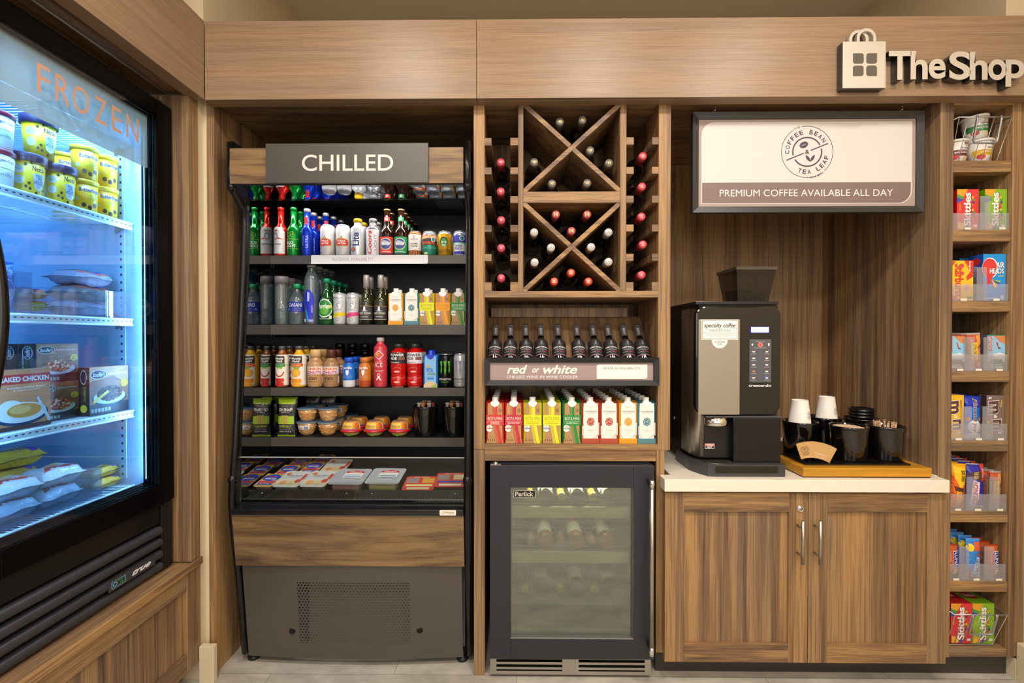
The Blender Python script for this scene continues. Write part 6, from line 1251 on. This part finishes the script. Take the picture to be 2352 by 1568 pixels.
lb = L(); lb.poly([(0, .98), (0, .8), (.25, .98)], 'd2402c'); lb.poly([(.6, 1), (1, 1), (1, .60), (.72, .5), (.7, .6), (.85, .7), (.75, .85)], 'd2402c'); lb.poly([(0, 0), (0, .22), (.3, .06), (.8, .0)], 'd83a58'); lb.tv('Starburst', .40, .50, .40, .84, 'd2402c', .03, -.0, False); lb.tv('Original', .84, .86, .1, .26, 'f2ece6', .02, 0, False); lb.e(.45, .85, .09, .05, 'c8504c'); lb.e(.5, .68, .1, .05, 'c8504c'); lb.e(.72, .32, .10, .08, 'e88a9a'); lb.r(.72, .05, .95, .1, '5a7a3c')
r_sb = box(.085, .10, .148, 'edc02c', lb, 'b01a1c', None, 'c02420')
lb = L(); lb.e(.30, .70, .36, .22, 'f4f2f0', 28); lb.e(.28, .70, .33, .205, 'd83c38', 28); lb.poly([(.1, .56), (.2, .40), (.0, .38), (.3, .32), (.35, .42), (.45, .55)], 'd83c38'); lb.t('AIR', .76, .76, .36, .12, '1c3c8c', .06); lb.t('AIR', .755, .765, .36, .12, 'f2f0ee', .03); lb.t('HEADS', .60, .63, .62, .115, '1c3c8c', .06); lb.t('HEADS', .595, .635, .62, .115, 'f2f0ee', .03); lb.t('6 BARS', .78, .53, .26, .03, 'e8d83c', .02)
for k in range(5): a = math.radians(-75+k*14); lb.poly([(.35, .46), (.35+.42*math.cos(a)-.03, .46+.22*math.sin(a)), (.35+.42*math.cos(a)+.04, .46+.22*math.sin(a)+.03)], ['d84a3c', 'e8e2de', 'e09a3c', '3c62b8', 'a8c83c'][k])
lb.r(.78, .03, .92, .12, 'c8d8f0'); lb.r(.06, .04, .62, .06, 'c8d8f0'); sl4 = L(); sl4.e(.5, .85, .3, .08, 'c4282c'); sl4.tv('AIRHEADS', .5, .6, .3, .32, 'dfe6f4', .02, 0, False); sl4.tv('6 BARS', .5, .35, .25, .14, 'e8d83c', .02, 0, False); sl4.e(.5, .2, .3, .05, 'd84a3c')
r_ah = box(.082, .055, .172, '1f96e4', lb, '1452b0', sl4)
for k in range(2): place(r_sb, 'candy_box', ['yellow and red candy box standing in the second acrylic bin', 'yellow and red candy box behind the front yellow one'][k], 'candy box', (XR(2210, .085), .068+k*.104, z+.0025), 0, 'yellow candy boxes'); 
for k in range(3): place(r_ah, 'candy_box', ['sky blue candy box with a red balloon, front one', 'sky blue candy box behind the front balloon one', 'rearmost sky blue candy box'][k], 'candy box', (XR(2296, .082), .046+k*.09, z+.0025), 0, 'sky blue candy boxes')
z = bin_(3, (2226, 2270), (2206, 2249, 2297))
def clif(foot, topc, a, b):
    lb = L(); lb.r(0, .0, 1, .97, '8ec6e8'); lb.poly([(0, .2), (1, .22), (1, .45), (.7, .5), (.5, .47), (0, .46)], 'c8c8ca'); lb.poly([(0, .46), (.5, .47), (.7, .5), (1, .45), (1, .42), (0, .40)], 'e4e6e8'); lb.poly([(.35, .97), (1, .97), (1, .74), (.7, .80)], 'd08a58'); lb.r(0, 0, 1, .24, foot); lb.r(0, .97, 1, 1, topc); lb.r(.03, .54, .26, .95, 'c82e38'); lb.tv('CLIF', .145, .76, .16, .34, 'f2ece8', .03); lb.poly([(.5, .78), (.56, .8), (.66, .64), (.6, .62)], 'c83a3c'); lb.r(.62, .60, .74, .64, '5a4a3c'); lb.r(.18, .24, .85, .31, '6c6a62'); lb.t(a, .5, .15, .6, .04, 'efece8', .02); lb.t(b, .5, .09, .72, .05, 'efece8', .03); return lb
place(box(.062, .12, .130, '8ec6e8', clif('6a3c34', 'a83a32', 'CHOCOLATE', 'BROWNIE'), '7a3028', None, 'a83a32'), 'granola_bar_box', 'climber picture granola bar box with brown foot, at the left of its bin', 'bar box', (XR(2187, .062), .078, z+.0025)); place(box(.066, .12, .132, '8ec6e8', clif('3c6c64', '1c7a5c', 'OATMEAL', 'RAISIN WALNUT'), '3c4c6c', None, '1c7a5c'), 'granola_bar_box', 'climber picture granola bar box with green foot, at the right of its bin', 'bar box', (XR(2297, .066), .078, z+.0025))
def nv(): lb = L(); lb.poly([(.55, .62), (.9, .7), (.95, .95), (.6, .92)], 'e89a4c'); lb.r(.18, .28, .62, .74, 'e8c81c'); lb.tv('NATURE VALLEY', .40, .51, .28, .42, '3c4a1c', .01); lb.tv('Fruit & Nut', .82, .45, .12, .3, 'efe4dc', .01); lb.tv('CHEWY', .70, .5, .06, .15, 'efe4dc', .01); lb.e(.7, .16, .14, .05, 'e0a070'); return lb
r_nv = pack(.046, .138, .018, 'c0532f', nv(), 'b8b4b4', .006)
for k in range(4): place(r_nv, 'granola_bar', 'copper wrapped granola bar in the middle of the third bin, '+['front one', 'second one', 'third one', 'rear one'][k], 'granola bar', (PX(2238.5, .03), .030+k*.024, z+.003), (0, -.04+.03*k, -.1), 'copper granola bars in the third bin')
z = bin_(4, (2221, 2269), (2204, 2251, 2301))
def mm(c, txt):
    lb = L(); lb.it += []; lb.tv('m', .40, .72, .62, .34, 'f2ece8', .06, -.1, False); lb.tv('m', .40, .72, .58, .31, '5a3c38', .035, -.1, False); lb.t('&', .5, .515, .22, .07, 'f2ece8', .03); lb.tv('m', .58, .33, .55, .28, 'f2ece8', .06, -.1, False); lb.tv('m', .58, .33, .51, .25, '5a3c38', .035, -.1, False); lb.tv("'s", .80, .16, .28, .07, 'f2ece8', .04, 0, False); lb.tv(txt, .82, .80, .10, .16, '5a3c38' if txt == 'PEANUT' else 'e8c83c', .02, 0, False)
    for k, (u, v) in enumerate(((.1, .48), (.12, .38), (.2, .28), (.06, .22), (.25, .16), (.15, .1))): lb.e(u, v, .07, .035, ['c8303c', 'e8b42c', '4c9a48', '3c62b8', 'd8602c', 'e8c83c'][k], 12)
    lb.r(.1, .92, .28, .96, 'dcd8d8'); return lb
for c, px, tx, ds, dz in (('e9b627', 2205, 'PEANUT', 'yellow standing candy box in the fourth bin', 0), ('7c6862', 2297, 'MILK', 'grey brown standing candy box in the fourth bin', 0)):
    for k in range(2): place(box(.060 if px < 2250 else .066, .02, .163, c, mm(c, tx), c if px < 2250 else '3c2c28'), 'candy_box', ds+(', front one' if k == 0 else ', rear one'), 'candy box', (XR(2187 if px < 2250 else 2320, .061 if px < 2250 else .066), .028+k*.024, z+.0025), 0, ds.replace('box', 'boxes'))
lb = L(); lb.e(.5, .29, .42, .15, 'e8e6e4', 24); lb.tv('Almond Joy', .5, .55, .36, .80, 'eceae8', .05, 0, False); lb.tv('Almond Joy', .5, .55, .30, .78, '5a2c20', .02, 0, False); lb.poly([(0, 0), (1, 0), (1, .10), (.5, .16), (0, .10)], 'e8e4e0'); lb.e(.12, .46, .12, .05, 'd88a3c'); lb.e(.88, .46, .12, .05, 'd88a3c'); lb.e(.85, .2, .1, .04, 'd88a3c')
r_aj = pack(.058, .158, .02, '1c6cd8', lb, '1c3cae', .004, bands=[(.72, 1.01, '1830b4')])
for k in range(4): place(r_aj, 'candy_bar', 'blue almond coconut candy bar in the fourth bin, '+['front one', 'second one', 'third one', 'rear one'][k], 'candy bar', (PX(2234, .03), .030+k*.026, z+.003), 0, 'blue candy bars in the fourth bin')
z = bin_(5, (2233.5, 2286), (2204, 2250, 2301))
lb = L(); lb.poly([(.05, .95), (.95, .9), (.9, .55), (.5, .45), (.1, .7)], 'f2c41c'); lb.tv('KING SIZE', .68, .74, .3, .24, '2c1c10', .03); lb.poly([(.1, .5), (.8, .45), (.7, .35), (.2, .4)], '5a2c1c'); lb.tv("REESE'S", .45, .22, .36, .34, 'f2d21c', .03, .2)
r_re = pack(.050, .165, .024, 'e8641c', lb, 'f0b41c', .006, bands=[(.68, 1.01, 'f0a41c')])
for k in range(4): place(r_re, 'candy_bar', 'orange king size candy bar leaning in the fifth bin, '+['front one', 'second one', 'third one', 'rear one'][k], 'candy bar', (PX(2201, .03), .032+k*.03, z+.004), (0, .04, -.05), 'orange candy bars in the fifth bin')
lb = L(); lb.poly([(.0, .78), (.75, .86), (.75, .60), (.3, .65), (.02, .70)], '5a3c2c'); lb.tv('100% REAL', .42, .74, .26, .16, 'd8c08a', .02); lb.poly([(.72, 1), (1, 1), (.95, .62), (.75, .60)], 'd8402c'); lb.tv('SHARE', .86, .80, .12, .2, 'f2ece8', .01); lb.poly([(.08, .06), (.5, .04), (.62, .58), (.25, .62)], 'e8e4ea'); lb.tv('CRUNCH', .36, .33, .28, .52, 'cf2430', .04, .15)
r_cr = pack(.064, .160, .024, '2c28a8', lb, 'd4d4dc', .004, back='141450')
for k in range(7): place(r_cr, 'candy_bar', 'dark blue crunchy candy bar in the fifth bin, '+['front one', 'second one', 'third one', 'fourth one', 'fifth one', 'sixth one', 'rear one'][k], 'candy bar', (PX(2246, .03), .036+k*.031, z+.006+.002*k), (-.06, .04, .0), 'dark blue candy bars in the fifth bin')
for k in range(4): place(r_nv, 'granola_bar', 'copper wrapped granola bar at the right of the fifth bin, '+['front one', 'second one', 'third one', 'rear one'][k], 'granola bar', (PX(2287, .03), .030+k*.024, z+.004), (0, .02, -.05), 'copper granola bars in the fifth bin', (.82, 1, 1.0))
z = bin_(6, (2218, 2275.5), (2201, 2248, 2300))
lb = L(); lb.r(.5, .28, .95, .82, 'e8e2ee'); lb.r(.53, .30, .92, .80, '3a2c9c'); lb.tv('LUNA', .72, .55, .28, .44, 'f2eef4', .02, 0, False); lb.poly([(.5, .24), (.85, .26), (.8, .08), (.55, .06)], 'ecd8b0'); lb.tv('NUTZ OVER', .3, .62, .08, .3, 'f0d0b8', .01, 0, False); lb.tv('CHOCOLATE', .15, .6, .08, .3, 'e8b898', .0, 0, False)
r_lu2 = pack(.052, .118, .022, 'cc5a22', lb, 'b84a20', .006)
for px, nm in ((2190, 'left'), (2283, 'right')):
    for k in range(3): place(r_lu2, 'cereal_bar', f'orange and purple cereal bar at the {nm} of the sixth bin, '+['front one', 'second one', 'rear one'][k], 'cereal bar', (PX(px, .03), .032+k*.028, z+.005+.001*k), (-.03, 0, 0), f'orange cereal bars at the {nm} of the sixth bin')
lb = L(); lb.e(.2, .78, .22, .1, 'f2d21c'); lb.r(.45, .70, .95, .92, 'e0603a'); lb.r(0, .93, 1, 1, '3c8ce0'); lb.poly([(.2, .05), (1, .05), (1, .5), (.6, .55)], 'b8d0ec'); lb.tv('NUTRI', .62, .33, .22, .34, '1c1c4c', .01, .2); lb.tv('GRAIN', .85, .33, .18, .30, '5a5a7c', 0, .2); lb.poly([(0, 0), (.3, 0), (.1, .3)], 'c8503c'); lb.e(.75, .6, .12, .05, 'a8582c')
r_ng = pack(.052, .142, .022, '2a86d6', lb, 'dcdce4', .006)
for k, (px, dy) in enumerate(((2239, 0), (2238, .028), (2236, .056), (2236, .084), (2235, .112))): place(r_ng, 'cereal_bar', 'blue cereal bar in the middle of the sixth bin, '+['front one', 'second one', 'third one', 'fourth one', 'rear one'][k], 'cereal bar', (PX(px, .03), .030+dy, z+.003), (-.04, .02, 0), 'blue cereal bars in the sixth bin')
# wire baskets
def basket(k, h, label):
    z = SH[k]+.003; t = thing('wire_basket', label, 'basket'); wr = C('b9b6b2', .3, .7); y0, y1 = -.012, .40; i = .020; a, b = BXa+.004, BXb-.012
    def top(u, v): return (a+(b-a)*u, y0+(y1-y0)*v, z+h)
    def bot(u, v): return (a+.003+(b-a-.003-i)*u, y0+.034+(y1-y0-.05)*v, z)
    m = MB(); m.tube([top(0, 0), top(1, 0), top(1, 1), top(0, 1)], .0024, wr, 8, True); m.tube([bot(0, 0), bot(1, 0), bot(1, 1), bot(0, 1)], .0016, wr, 6, True)
    for q in range(7): u = q/6; m.tube([top(u, 0), bot(u, 0), bot(u, 1), top(u, 1)], .0013, wr, 6)
    for q in range(9): v = q/8; m.tube([top(0, v), bot(0, v), bot(1, v), top(1, v)], .0013, wr, 6)
    m.build('wire_body', t)
    m = MB(); c = (a+b)/2+.01; w_ = .043; m.tube([(c-w_, y0-.003, z+h+.004), (c-w_, y0-.004, z+h-.01), (c-w_, y0+.01, z+h*.45), (c-w_+.006, y0+.012, z+h*.40), (c+w_-.006, y0+.012, z+h*.40), (c+w_, y0+.01, z+h*.45), (c+w_, y0-.004, z+h-.01), (c+w_, y0-.003, z+h+.004)], .0032, C('9a9ca2', .3, .5), 8); m.build('handle', t)
    return z+.002
z = basket(0, .148, 'grey wire basket of oatmeal cups in the top cubby')
def oat(c, txt, fr): lb = L(); lb.r(-1.2, .30, 1.2, .55, c); lb.t('QUAKER', .15, .62, .9, .07, '2c2c3c', .02); lb.e(.15, .78, .13, .07, 'd8a080', 12); lb.r(-.05, .80, .35, .84, '1c1c28'); lb.t(txt, .1, .44, 1.5, .07, 'f2eee8', .02); lb.t('REAL MEDLEYS', .1, .51, 1.0, .03, 'e8e0d8'); lb.e(-.65, .25, .28, .10, 'c42c34'); [lb.e(.1+.3*k, .18, .16, .07, fr) for k in range(4)]; return lb
def oatcup(c, txt, fr): return tub(.0385, .032, .088, C('e9e5dd', .5), .006, [(0, C('ece8e0', .45))], oat(c, txt, fr), lidn='paper_lid', over=.0035)
place(oatcup('6c2c24', 'MAPLE & BROWN SUGAR', 'e8a878'), 'oatmeal_cup', 'white oatmeal cup with brown band in the top basket', 'oatmeal cup', (1.665, .07, z), .1); place(oatcup('e0b01c', 'HONEY & ALMONDS', 'c8783c'), 'oatmeal_cup', 'white oatmeal cup with yellow band under the green one', 'oatmeal cup', (1.753, .065, z), .25); place(oatcup('2c7a3c', 'APPLES & CINNAMON', 'e4d4a0'), 'oatmeal_cup', 'white oatmeal cup with green band atop the others', 'oatmeal cup', (1.745, .07, z+.0935), (0, -.09, .05))
z = basket(7, .133, 'grey wire basket of candy boxes in the bottom cubby')
for kd, dx, c_ in ((SR, -.0405, 'red'), (SG, .0405, 'green')):
    for k in range(3): place(kd, 'candy_box', f'{c_} candy box in the bottom wire basket, {["front", "middle", "rear"][k]} one', 'candy box', (1.7055+dx*1.0, .0835+k*.1165, z), 0, f'{c_} candy boxes in the bottom basket')
# ================================================================ FREEZER GOODS (all face right)
Q = pi/2
def fy(px, X): return atx(px, 775, X)[0]
def toll():
    lb = L(); lb.t('Nestle', .30, .66, .62, .12, '2c1c14', .02); lb.poly([(.02, .54), (.66, .56), (.6, .22), (.38, .16), (.1, .22)], 'e4ecf6'); lb.t('TOLL', .34, .47, .38, .10, '1c3c7c', .01); lb.t('HOUSE', .34, .35, .5, .10, '1c3c7c', .01); lb.t('EST', .34, .25, .2, .04, 'b03a3c')
    for k, (u, v) in enumerate(((-.2, .85), (-.05, .78), (-.3, .72), (.1, .82), (-.15, .30), (-.3, .22), (-.1, .18), (.2, .1), (.75, .2), (.8, .75))): lb.e(u, v, .07, .035, '4a2a1c', 10)
    lb.e(-.62, .60, .25, .10, 'dce6e0'); lb.e(-.62, .36, .23, .10, 'dce6e0'); lb.t('COOKIE DOUGH', -.62, .6, .34, .03, '5a6a5a'); return lb
def bfin(): lb = L(); lb.t('Butterfinger', .1, .67, 1.35, .15, '1c4cae', .02, .1); lb.t('Bites', .25, .50, .6, .12, 'a8742c', .05, .1); lb.t('Bites', .25, .505, .58, .11, 'f4e44c', .02, .1); lb.e(-.3, .22, .14, .07, '4a2412', 12); lb.e(.05, .16, .14, .07, '4a2412', 12); lb.e(.4, .25, .15, .07, '6a3a1c', 12); lb.r(-.8, .35, -.6, .45, 'a8c8d8'); return lb
T_H = tub(.0365, .030, .118, C('3c2a4c', .35), .020, [(0, C('f6c81c', .35))], toll(), over=.004)
T_B = tub(.0328, .030, .102, C('f6c42a', .35), .010, [(0, C('f4ba1e', .35))], bfin(), over=.002)
lb = L(); lb.t('Haagen-Dazs', .2, .7, 1.0, .1, '2c2c6c', .02); lb.r(-.5, .5, .9, .52, 'c8a03c'); lb.t('vanilla', .2, .35, .7, .08, '8a8a5c'); T_G = tub(.036, .032, .098, C('8a1c34', .35), .010, [(0, C('e8e6e0', .4))], lb)
X1 = FSX-.055; z = FS[0]+.0016
gB, gT = 'yellow candy ice cream tubs', 'dark lidded dough ice cream tubs'; RZ = Q-.45
for rec, X, Y, dz, ds, g in ((T_B, X1, -.193, 0, 'yellow lidded ice cream tub, lower one in the column nearest the freezer end wall', gB), (T_B, X1, -.193, .1035, 'yellow lidded ice cream tub, upper one in the column nearest the freezer end wall', gB),
        (T_B, X1, -.265, 0, 'yellow lidded ice cream tub, lower one of the second column from the end wall', gB), (T_B, X1+.004, -.267, .1035, 'yellow lidded ice cream tub, upper one of the second column from the end wall', gB),
        (T_B, -1.47, -.216, 0, 'yellow lidded ice cream tub at the back, low behind the dark lidded ones', gB), (T_B, -1.47, -.216, .1035, 'yellow lidded ice cream tub at the back, high behind the dark lidded ones', gB),
        (T_H, X1, -.343, 0, 'dark lidded yellow ice cream tub on the shelf beside the yellow lidded stack', gT), (T_H, X1-.004, -.428, 0, 'dark lidded yellow ice cream tub on the shelf, left one', gT), (T_H, X1-.01, -.390, .1195, 'dark lidded yellow ice cream tub raised on top of the other two', gT),
        (T_G, X1, -.510, 0, 'white ice cream tub with a maroon lid at the door handle, lower one', 'maroon lidded ice cream tubs'), (T_G, X1, -.510, .0995, 'white ice cream tub with a maroon lid at the door handle, upper one', 'maroon lidded ice cream tubs')):
    place(rec, 'ice_cream_tub', ds, 'ice cream tub', (X, Y, z+dz), RZ, g)
# second shelf: clear bin with bags and wrapped sandwiches
def fbin(label, ya, yb, xa, xb, z, h):
    t = thing('acrylic_bin', label, 'display bin'); th_ = .0025
    for nm, b in (('floor_plate', (xa, ya, z, xb, yb, z+th_)), ('front_wall', (xb-th_, ya, z+th_, xb, yb, z+h)), ('rear_wall', (xa, ya, z+th_, xa+th_, yb, z+h)), ('side_wall', (xa+th_, ya, z+th_, xb-th_, ya+th_, z+h)), ('side_wall', (xa+th_, yb-th_, z+th_, xb-th_, yb, z+h))):
        m = MB(); m.box(*b, clear('e8f0f8', .06, .03, .03)); m.build(nm, t)
z = FS[1]+.0016
fbin('clear acrylic bin on the second freezer shelf beside the end wall', fy(172, FSX-.01), iy1-.006, -1.60, FSX-.008, z, .085); fbin('clear acrylic bin on the second freezer shelf by the door handle', iy0+.03, fy(74, FSX-.01), -1.60, FSX-.008, z, .11)
lb = L(); lb.e(.55, .42, .3, .18, '5a2c9c'); lb.ring(.55, .42, .36, .22, .08, 'dcdcf0'); lb.t('Berries', .6, .82, .5, .1, 'dce4f4', .02); place(pack(.085, .13, .04, '4a2ca0', lb, '2c6cd0', .008, bands=[(.70, 1.01, '2478d8')]), 'frozen_fruit_bag', 'purple and blue frozen fruit bag beside the door handle', 'frozen bag', (X1, -.512, z+.006), Q)
def wrapb(c1, c2, c3, txt): lb = L(); lb.r(.1, .15, .9, .85, c2); lb.e(.3, .5, .16, .25, c3); lb.e(.65, .45, .2, .25, 'b8743c'); lb.t(txt, .5, .72, .6, .13, '2c3cae', .03); return pack(.135, .12, .045, c1, lb, 'c8ccd8', .01, wob=.6, ful=5)
WR = [wrapb('a8a0b4', 'b85a4c', 'e8c48c', 'MEAL'), wrapb('8a6a5c', 'a8482c', 'd8a05c', 'SUB'), wrapb('6a7a4c', '7c5a2c', 'c8c8a0', 'DELI')]
FL = (-pi/2+.12, 0, Q)
for k, (Y_, dz, w_, ds) in enumerate(((-.245, .004, 0, 'shiny wrapped frozen sandwich at the bottom of the end wall bin'), (-.243, .051, 1, 'shiny wrapped frozen sandwich in the middle of the end wall bin'), (-.240, .098, 0, 'shiny wrapped frozen sandwich on top of the end wall bin'), (-.394, .002, 2, 'olive wrapped frozen meal lying between the two bins'), (-.394, .036, 1, 'red wrapped frozen meal lying on the olive one'))):
    place(WR[w_], 'wrapped_frozen_meal', ds, 'frozen meal', (-1.455, Y_, z+dz+.024), (-pi/2, 0, -Q), 'wrapped frozen meals on the second shelf', .66 if k > 2 else None)
# third shelf: frozen dinner boxes
def stf(c, bar, food, txt, big=False):
    lb = L(); lb.r(0, .0, 1, .22, '2c2422'); lb.poly([(0, .22), (1, .22), (1, .55), (.6, .8), (0, .7)], '8a5a40'); lb.poly([(0, .7), (.6, .8), (1, .6), (1, 1), (0, 1)], c); lb.e(.22, .84, .20, .10, 'd9d2a8', 24); lb.e(.22, .84, .185, .088, '14283c', 24); lb.t("Stouffer's", .22, .84, .3, .085, 'eceae4', .01, .3); lb.t('CLASSICS', .72, .92, .32, .035, 'd8a83c', .01); lb.t(txt, .70, .84, .5, .04, 'efe8e0', .01)
    lb.e(.5, .33, .44, .17, '20303c', 26); lb.e(.5, .35, .41, .15, 'b9c4cc', 26); random.seed(len(txt)); lb.e(.5, .42, .33, .15, food[0], 20)
    for k in range(90):
        a = random.random()*6.28; r = random.random()**.5; u, v = .5+.34*r*math.cos(a)*.95, .42+.15*r*math.sin(a); lb.e(u, v, .034, .026, random.choice(food), 8)
    lb.e(.88, .62, .09, .085, 'd8c83c', 20); lb.t('2X', .88, .64, .08, .04, 'c83a2c', .02); lb.t('MEAT', .88, .59, .12, .04, 'c83a2c', .02)
    for k in range(6): lb.r(.03+k*.085, .05, .095+k*.085, .13, 'a8a098')
    return lb
sl5 = L(); sl5.r(0, 0, 1, 1, '3a2a28'); sl5.e(.5, .78, .3, .17, 'd9d2a8'); sl5.e(.5, .78, .26, .155, '14283c'); sl5.tv("Stouffer's", .5, .78, .3, .24, 'eceae4', .01, .2); sl5.tv('LASAGNA WITH', .25, .5, .1, .4, 'e8e0d8', .01, 0, False); sl5.e(.5, .2, .3, .12, 'd8c83c')
lasf = ['a8482c', 'c8683c', 'd89a6a', '8a2c1c', 'e8c8a0']; LA = box(.122, .05, .112, 'a87858', stf('9a6a50', '', lasf, 'LASAGNA WITH MEAT'), '2c2220', sl5, '4a3a34')
z = FS[2]+.0016; XB = FSX-.010
def fbox(rec, px, D, W, X, zz, ds, g=None, ex=0, sc=None): place(rec, 'frozen_dinner_box', ds, 'frozen dinner box', (X-D/2, fy(px, X)+W/2, zz), Q+ex, g, sc)
g = 'dark frozen lasagna boxes'
fbox(LA, 84, .05, .122, XB-.035, z, 'dark frozen lasagna box with a food picture, lower one', g); fbox(LA, 83, .05, .122, XB-.035, z+.1125, 'dark frozen lasagna box with a food picture, stacked on the lower one', g)
fbox(LA, 45, .05, .122, XB-.100, z, 'dark frozen lasagna box low behind the white fish and chicken box', g); fbox(LA, 40, .05, .122, XB-.100, z+.1125, 'dark frozen lasagna box standing behind the front lasagna stack', g)
BG = stf('c08a64', '', ['3c241c', '5a3626', '7a4c34', '2c1812'], 'MEATLOAF'); [BG.e(.12+.05*k, .28+.03*k, .04, .03, 'e8b83c', 10) for k in range(7)]; sl6 = L(); sl6.r(0, 0, 1, 1, '4a3028'); sl6.e(.5, .8, .28, .15, 'd9d2a8'); sl6.e(.5, .8, .24, .13, '14283c'); sl6.tv('CLASSICS', .6, .45, .2, .3, 'd8a83c', .01); sl6.e(.5, .15, .3, .08, 'e8c83c')
place(box(.140, .036, .15, 'b98a68', BG, '3a2824', sl6, '8a6a54'), 'frozen_dinner_box', 'frozen dinner box with meatloaf and yellow pasta, beside the end wall', 'frozen dinner box', (XB-.020, iy1-.0765, z), Q)
lb = L(); lb.r(0, 0, 1, 1, 'd88a5c'); lb.r(0, .76, 1, .92, 'cf2c28'); lb.t('BAKED CHICKEN', .52, .84, .9, .085, 'f2eee8', .03); lb.t('boneless chicken breast', .55, .70, .7, .035, 'f2e4d8', .01); lb.t('& mashed potatoes', .55, .65, .5, .03, 'f2e4d8', .01); lb.e(.45, .25, .5, .19, '24405c', 28); lb.e(.45, .28, .46, .17, 'e4e2e0', 28); lb.e(.25, .40, .2, .1, 'ece4d4'); lb.e(.5, .31, .32, .12, 'd8913c', 20); lb.e(.42, .33, .2, .07, 'e8b46a'); lb.poly([(.72, .5), (.76, .52), (1, .1), (.95, .05)], 'c8d0dc'); lb.r(0, 0, 1, .07, '5a3a30')
fbox(box(.135, .030, .158, 'd88a5c', lb, 'a85a3c', None, 'c87a58'), -12+0, .030, .135, XB+.0, z, 'orange frozen baked chicken dinner box at the door handle')
# bottom shelf: burritos, wrapped sandwiches
z = FS[3]+.0016
def bur(): lb = L(); lb.t('BURRITO', .55, .60, .62, .22, '4a3a2c', .05); lb.t('BURRITO', .55, .61, .60, .20, 'efe6d8', .02); lb.t('beef & bean', .5, .32, .4, .10, 'c83a2c', .02); lb.e(.82, .25, .09, .13, '5c3c8a', 14); lb.r(.02, .1, .25, .9, 'b08a5c'); return lb
BU = pack(.165, .090, .050, 'd9a42e', bur(), 'b8a44c', .004, wob=.4, ful=5)
gb_ = 'yellow wrapped burritos'
PILE = [(-.213, -1.335, .0, .0, 'lower one beside the end wall'), (-.212, -1.34, .036, .06, 'upper one beside the end wall'), (-.378, -1.455, .0, -.04, 'at the bottom of the right pile'), (-.380, -1.455, .054, .06, 'second layer of the right pile'), (-.375, -1.46, .108, -.12, 'top of the right pile'), (-.555, -1.455, .0, .0, 'at the bottom of the left pile'), (-.552, -1.455, .054, .05, 'second layer of the left pile'), (-.548, -1.46, .108, -.06, 'third layer of the left pile'), (-.50, -1.47, .162, .14, 'crowning the pile')]
for k, (Y_, X, dz, a, ds) in enumerate(PILE):
    place(BU, 'wrapped_burrito', 'yellow wrapped burrito, '+ds, 'burrito', (X, Y_, z+dz+(.021 if k < 2 else .031)), (-pi/2, 0, Q+a), gb_, .62 if k < 2 else None)
lb = L(); lb.poly([(.1, .2), (.9, .2), (.5, .75)], 'd0403a'); lb.t('Sandwich', .5, .5, .6, .2, 'f0ece8', .02); lb.e(.6, .7, .2, .15, 'e0c08a')
SW = pack(.12, .10, .05, 'dfe4ec', lb, 'e8ecf2', .006, wob=.5, ful=6)
for k, (Y_, dz, a) in enumerate(((-.355, 0, .05), (-.352, .056, -.05), (-.478, 0, .04), (-.476, .056, -.05))):
    place(SW, 'wrapped_sandwich', ['white wrapped sandwich low at the right of the front bin', 'white wrapped sandwich high at the right of the front bin', 'white wrapped sandwich low at the left of the front bin', 'white wrapped sandwich high at the left of the front bin'][k], 'sandwich', (-1.335, Y_, z+dz+.031), (-pi/2, 0, Q+a), 'white wrapped sandwiches')
lb = L(); lb.r(0, .2, 1, .8, 'd42e24'); lb.t('JIMMY DEAN', .5, .5, .8, .3, 'f2ece8', .03)
RD = pack(.12, .085, .030, 'd8432c', lb, 'e6e6ec', .010, wob=.5, ful=5)
for k in range(3): place(RD, 'red_wrapped_snack', 'red and white wrapped snack stacked at the front left of the bottom shelf, '+['lowest one', 'middle one', 'top one'][k], 'frozen snack', (-1.335, -.586, z+.020+.033*k), (-pi/2, 0, Q+.04*k), 'red wrapped frozen snacks', (.62, 1, 1))
fbin('long clear acrylic bin on the bottom freezer shelf', iy0+.012, -.262, -1.62, FSX-.008, z, .085)
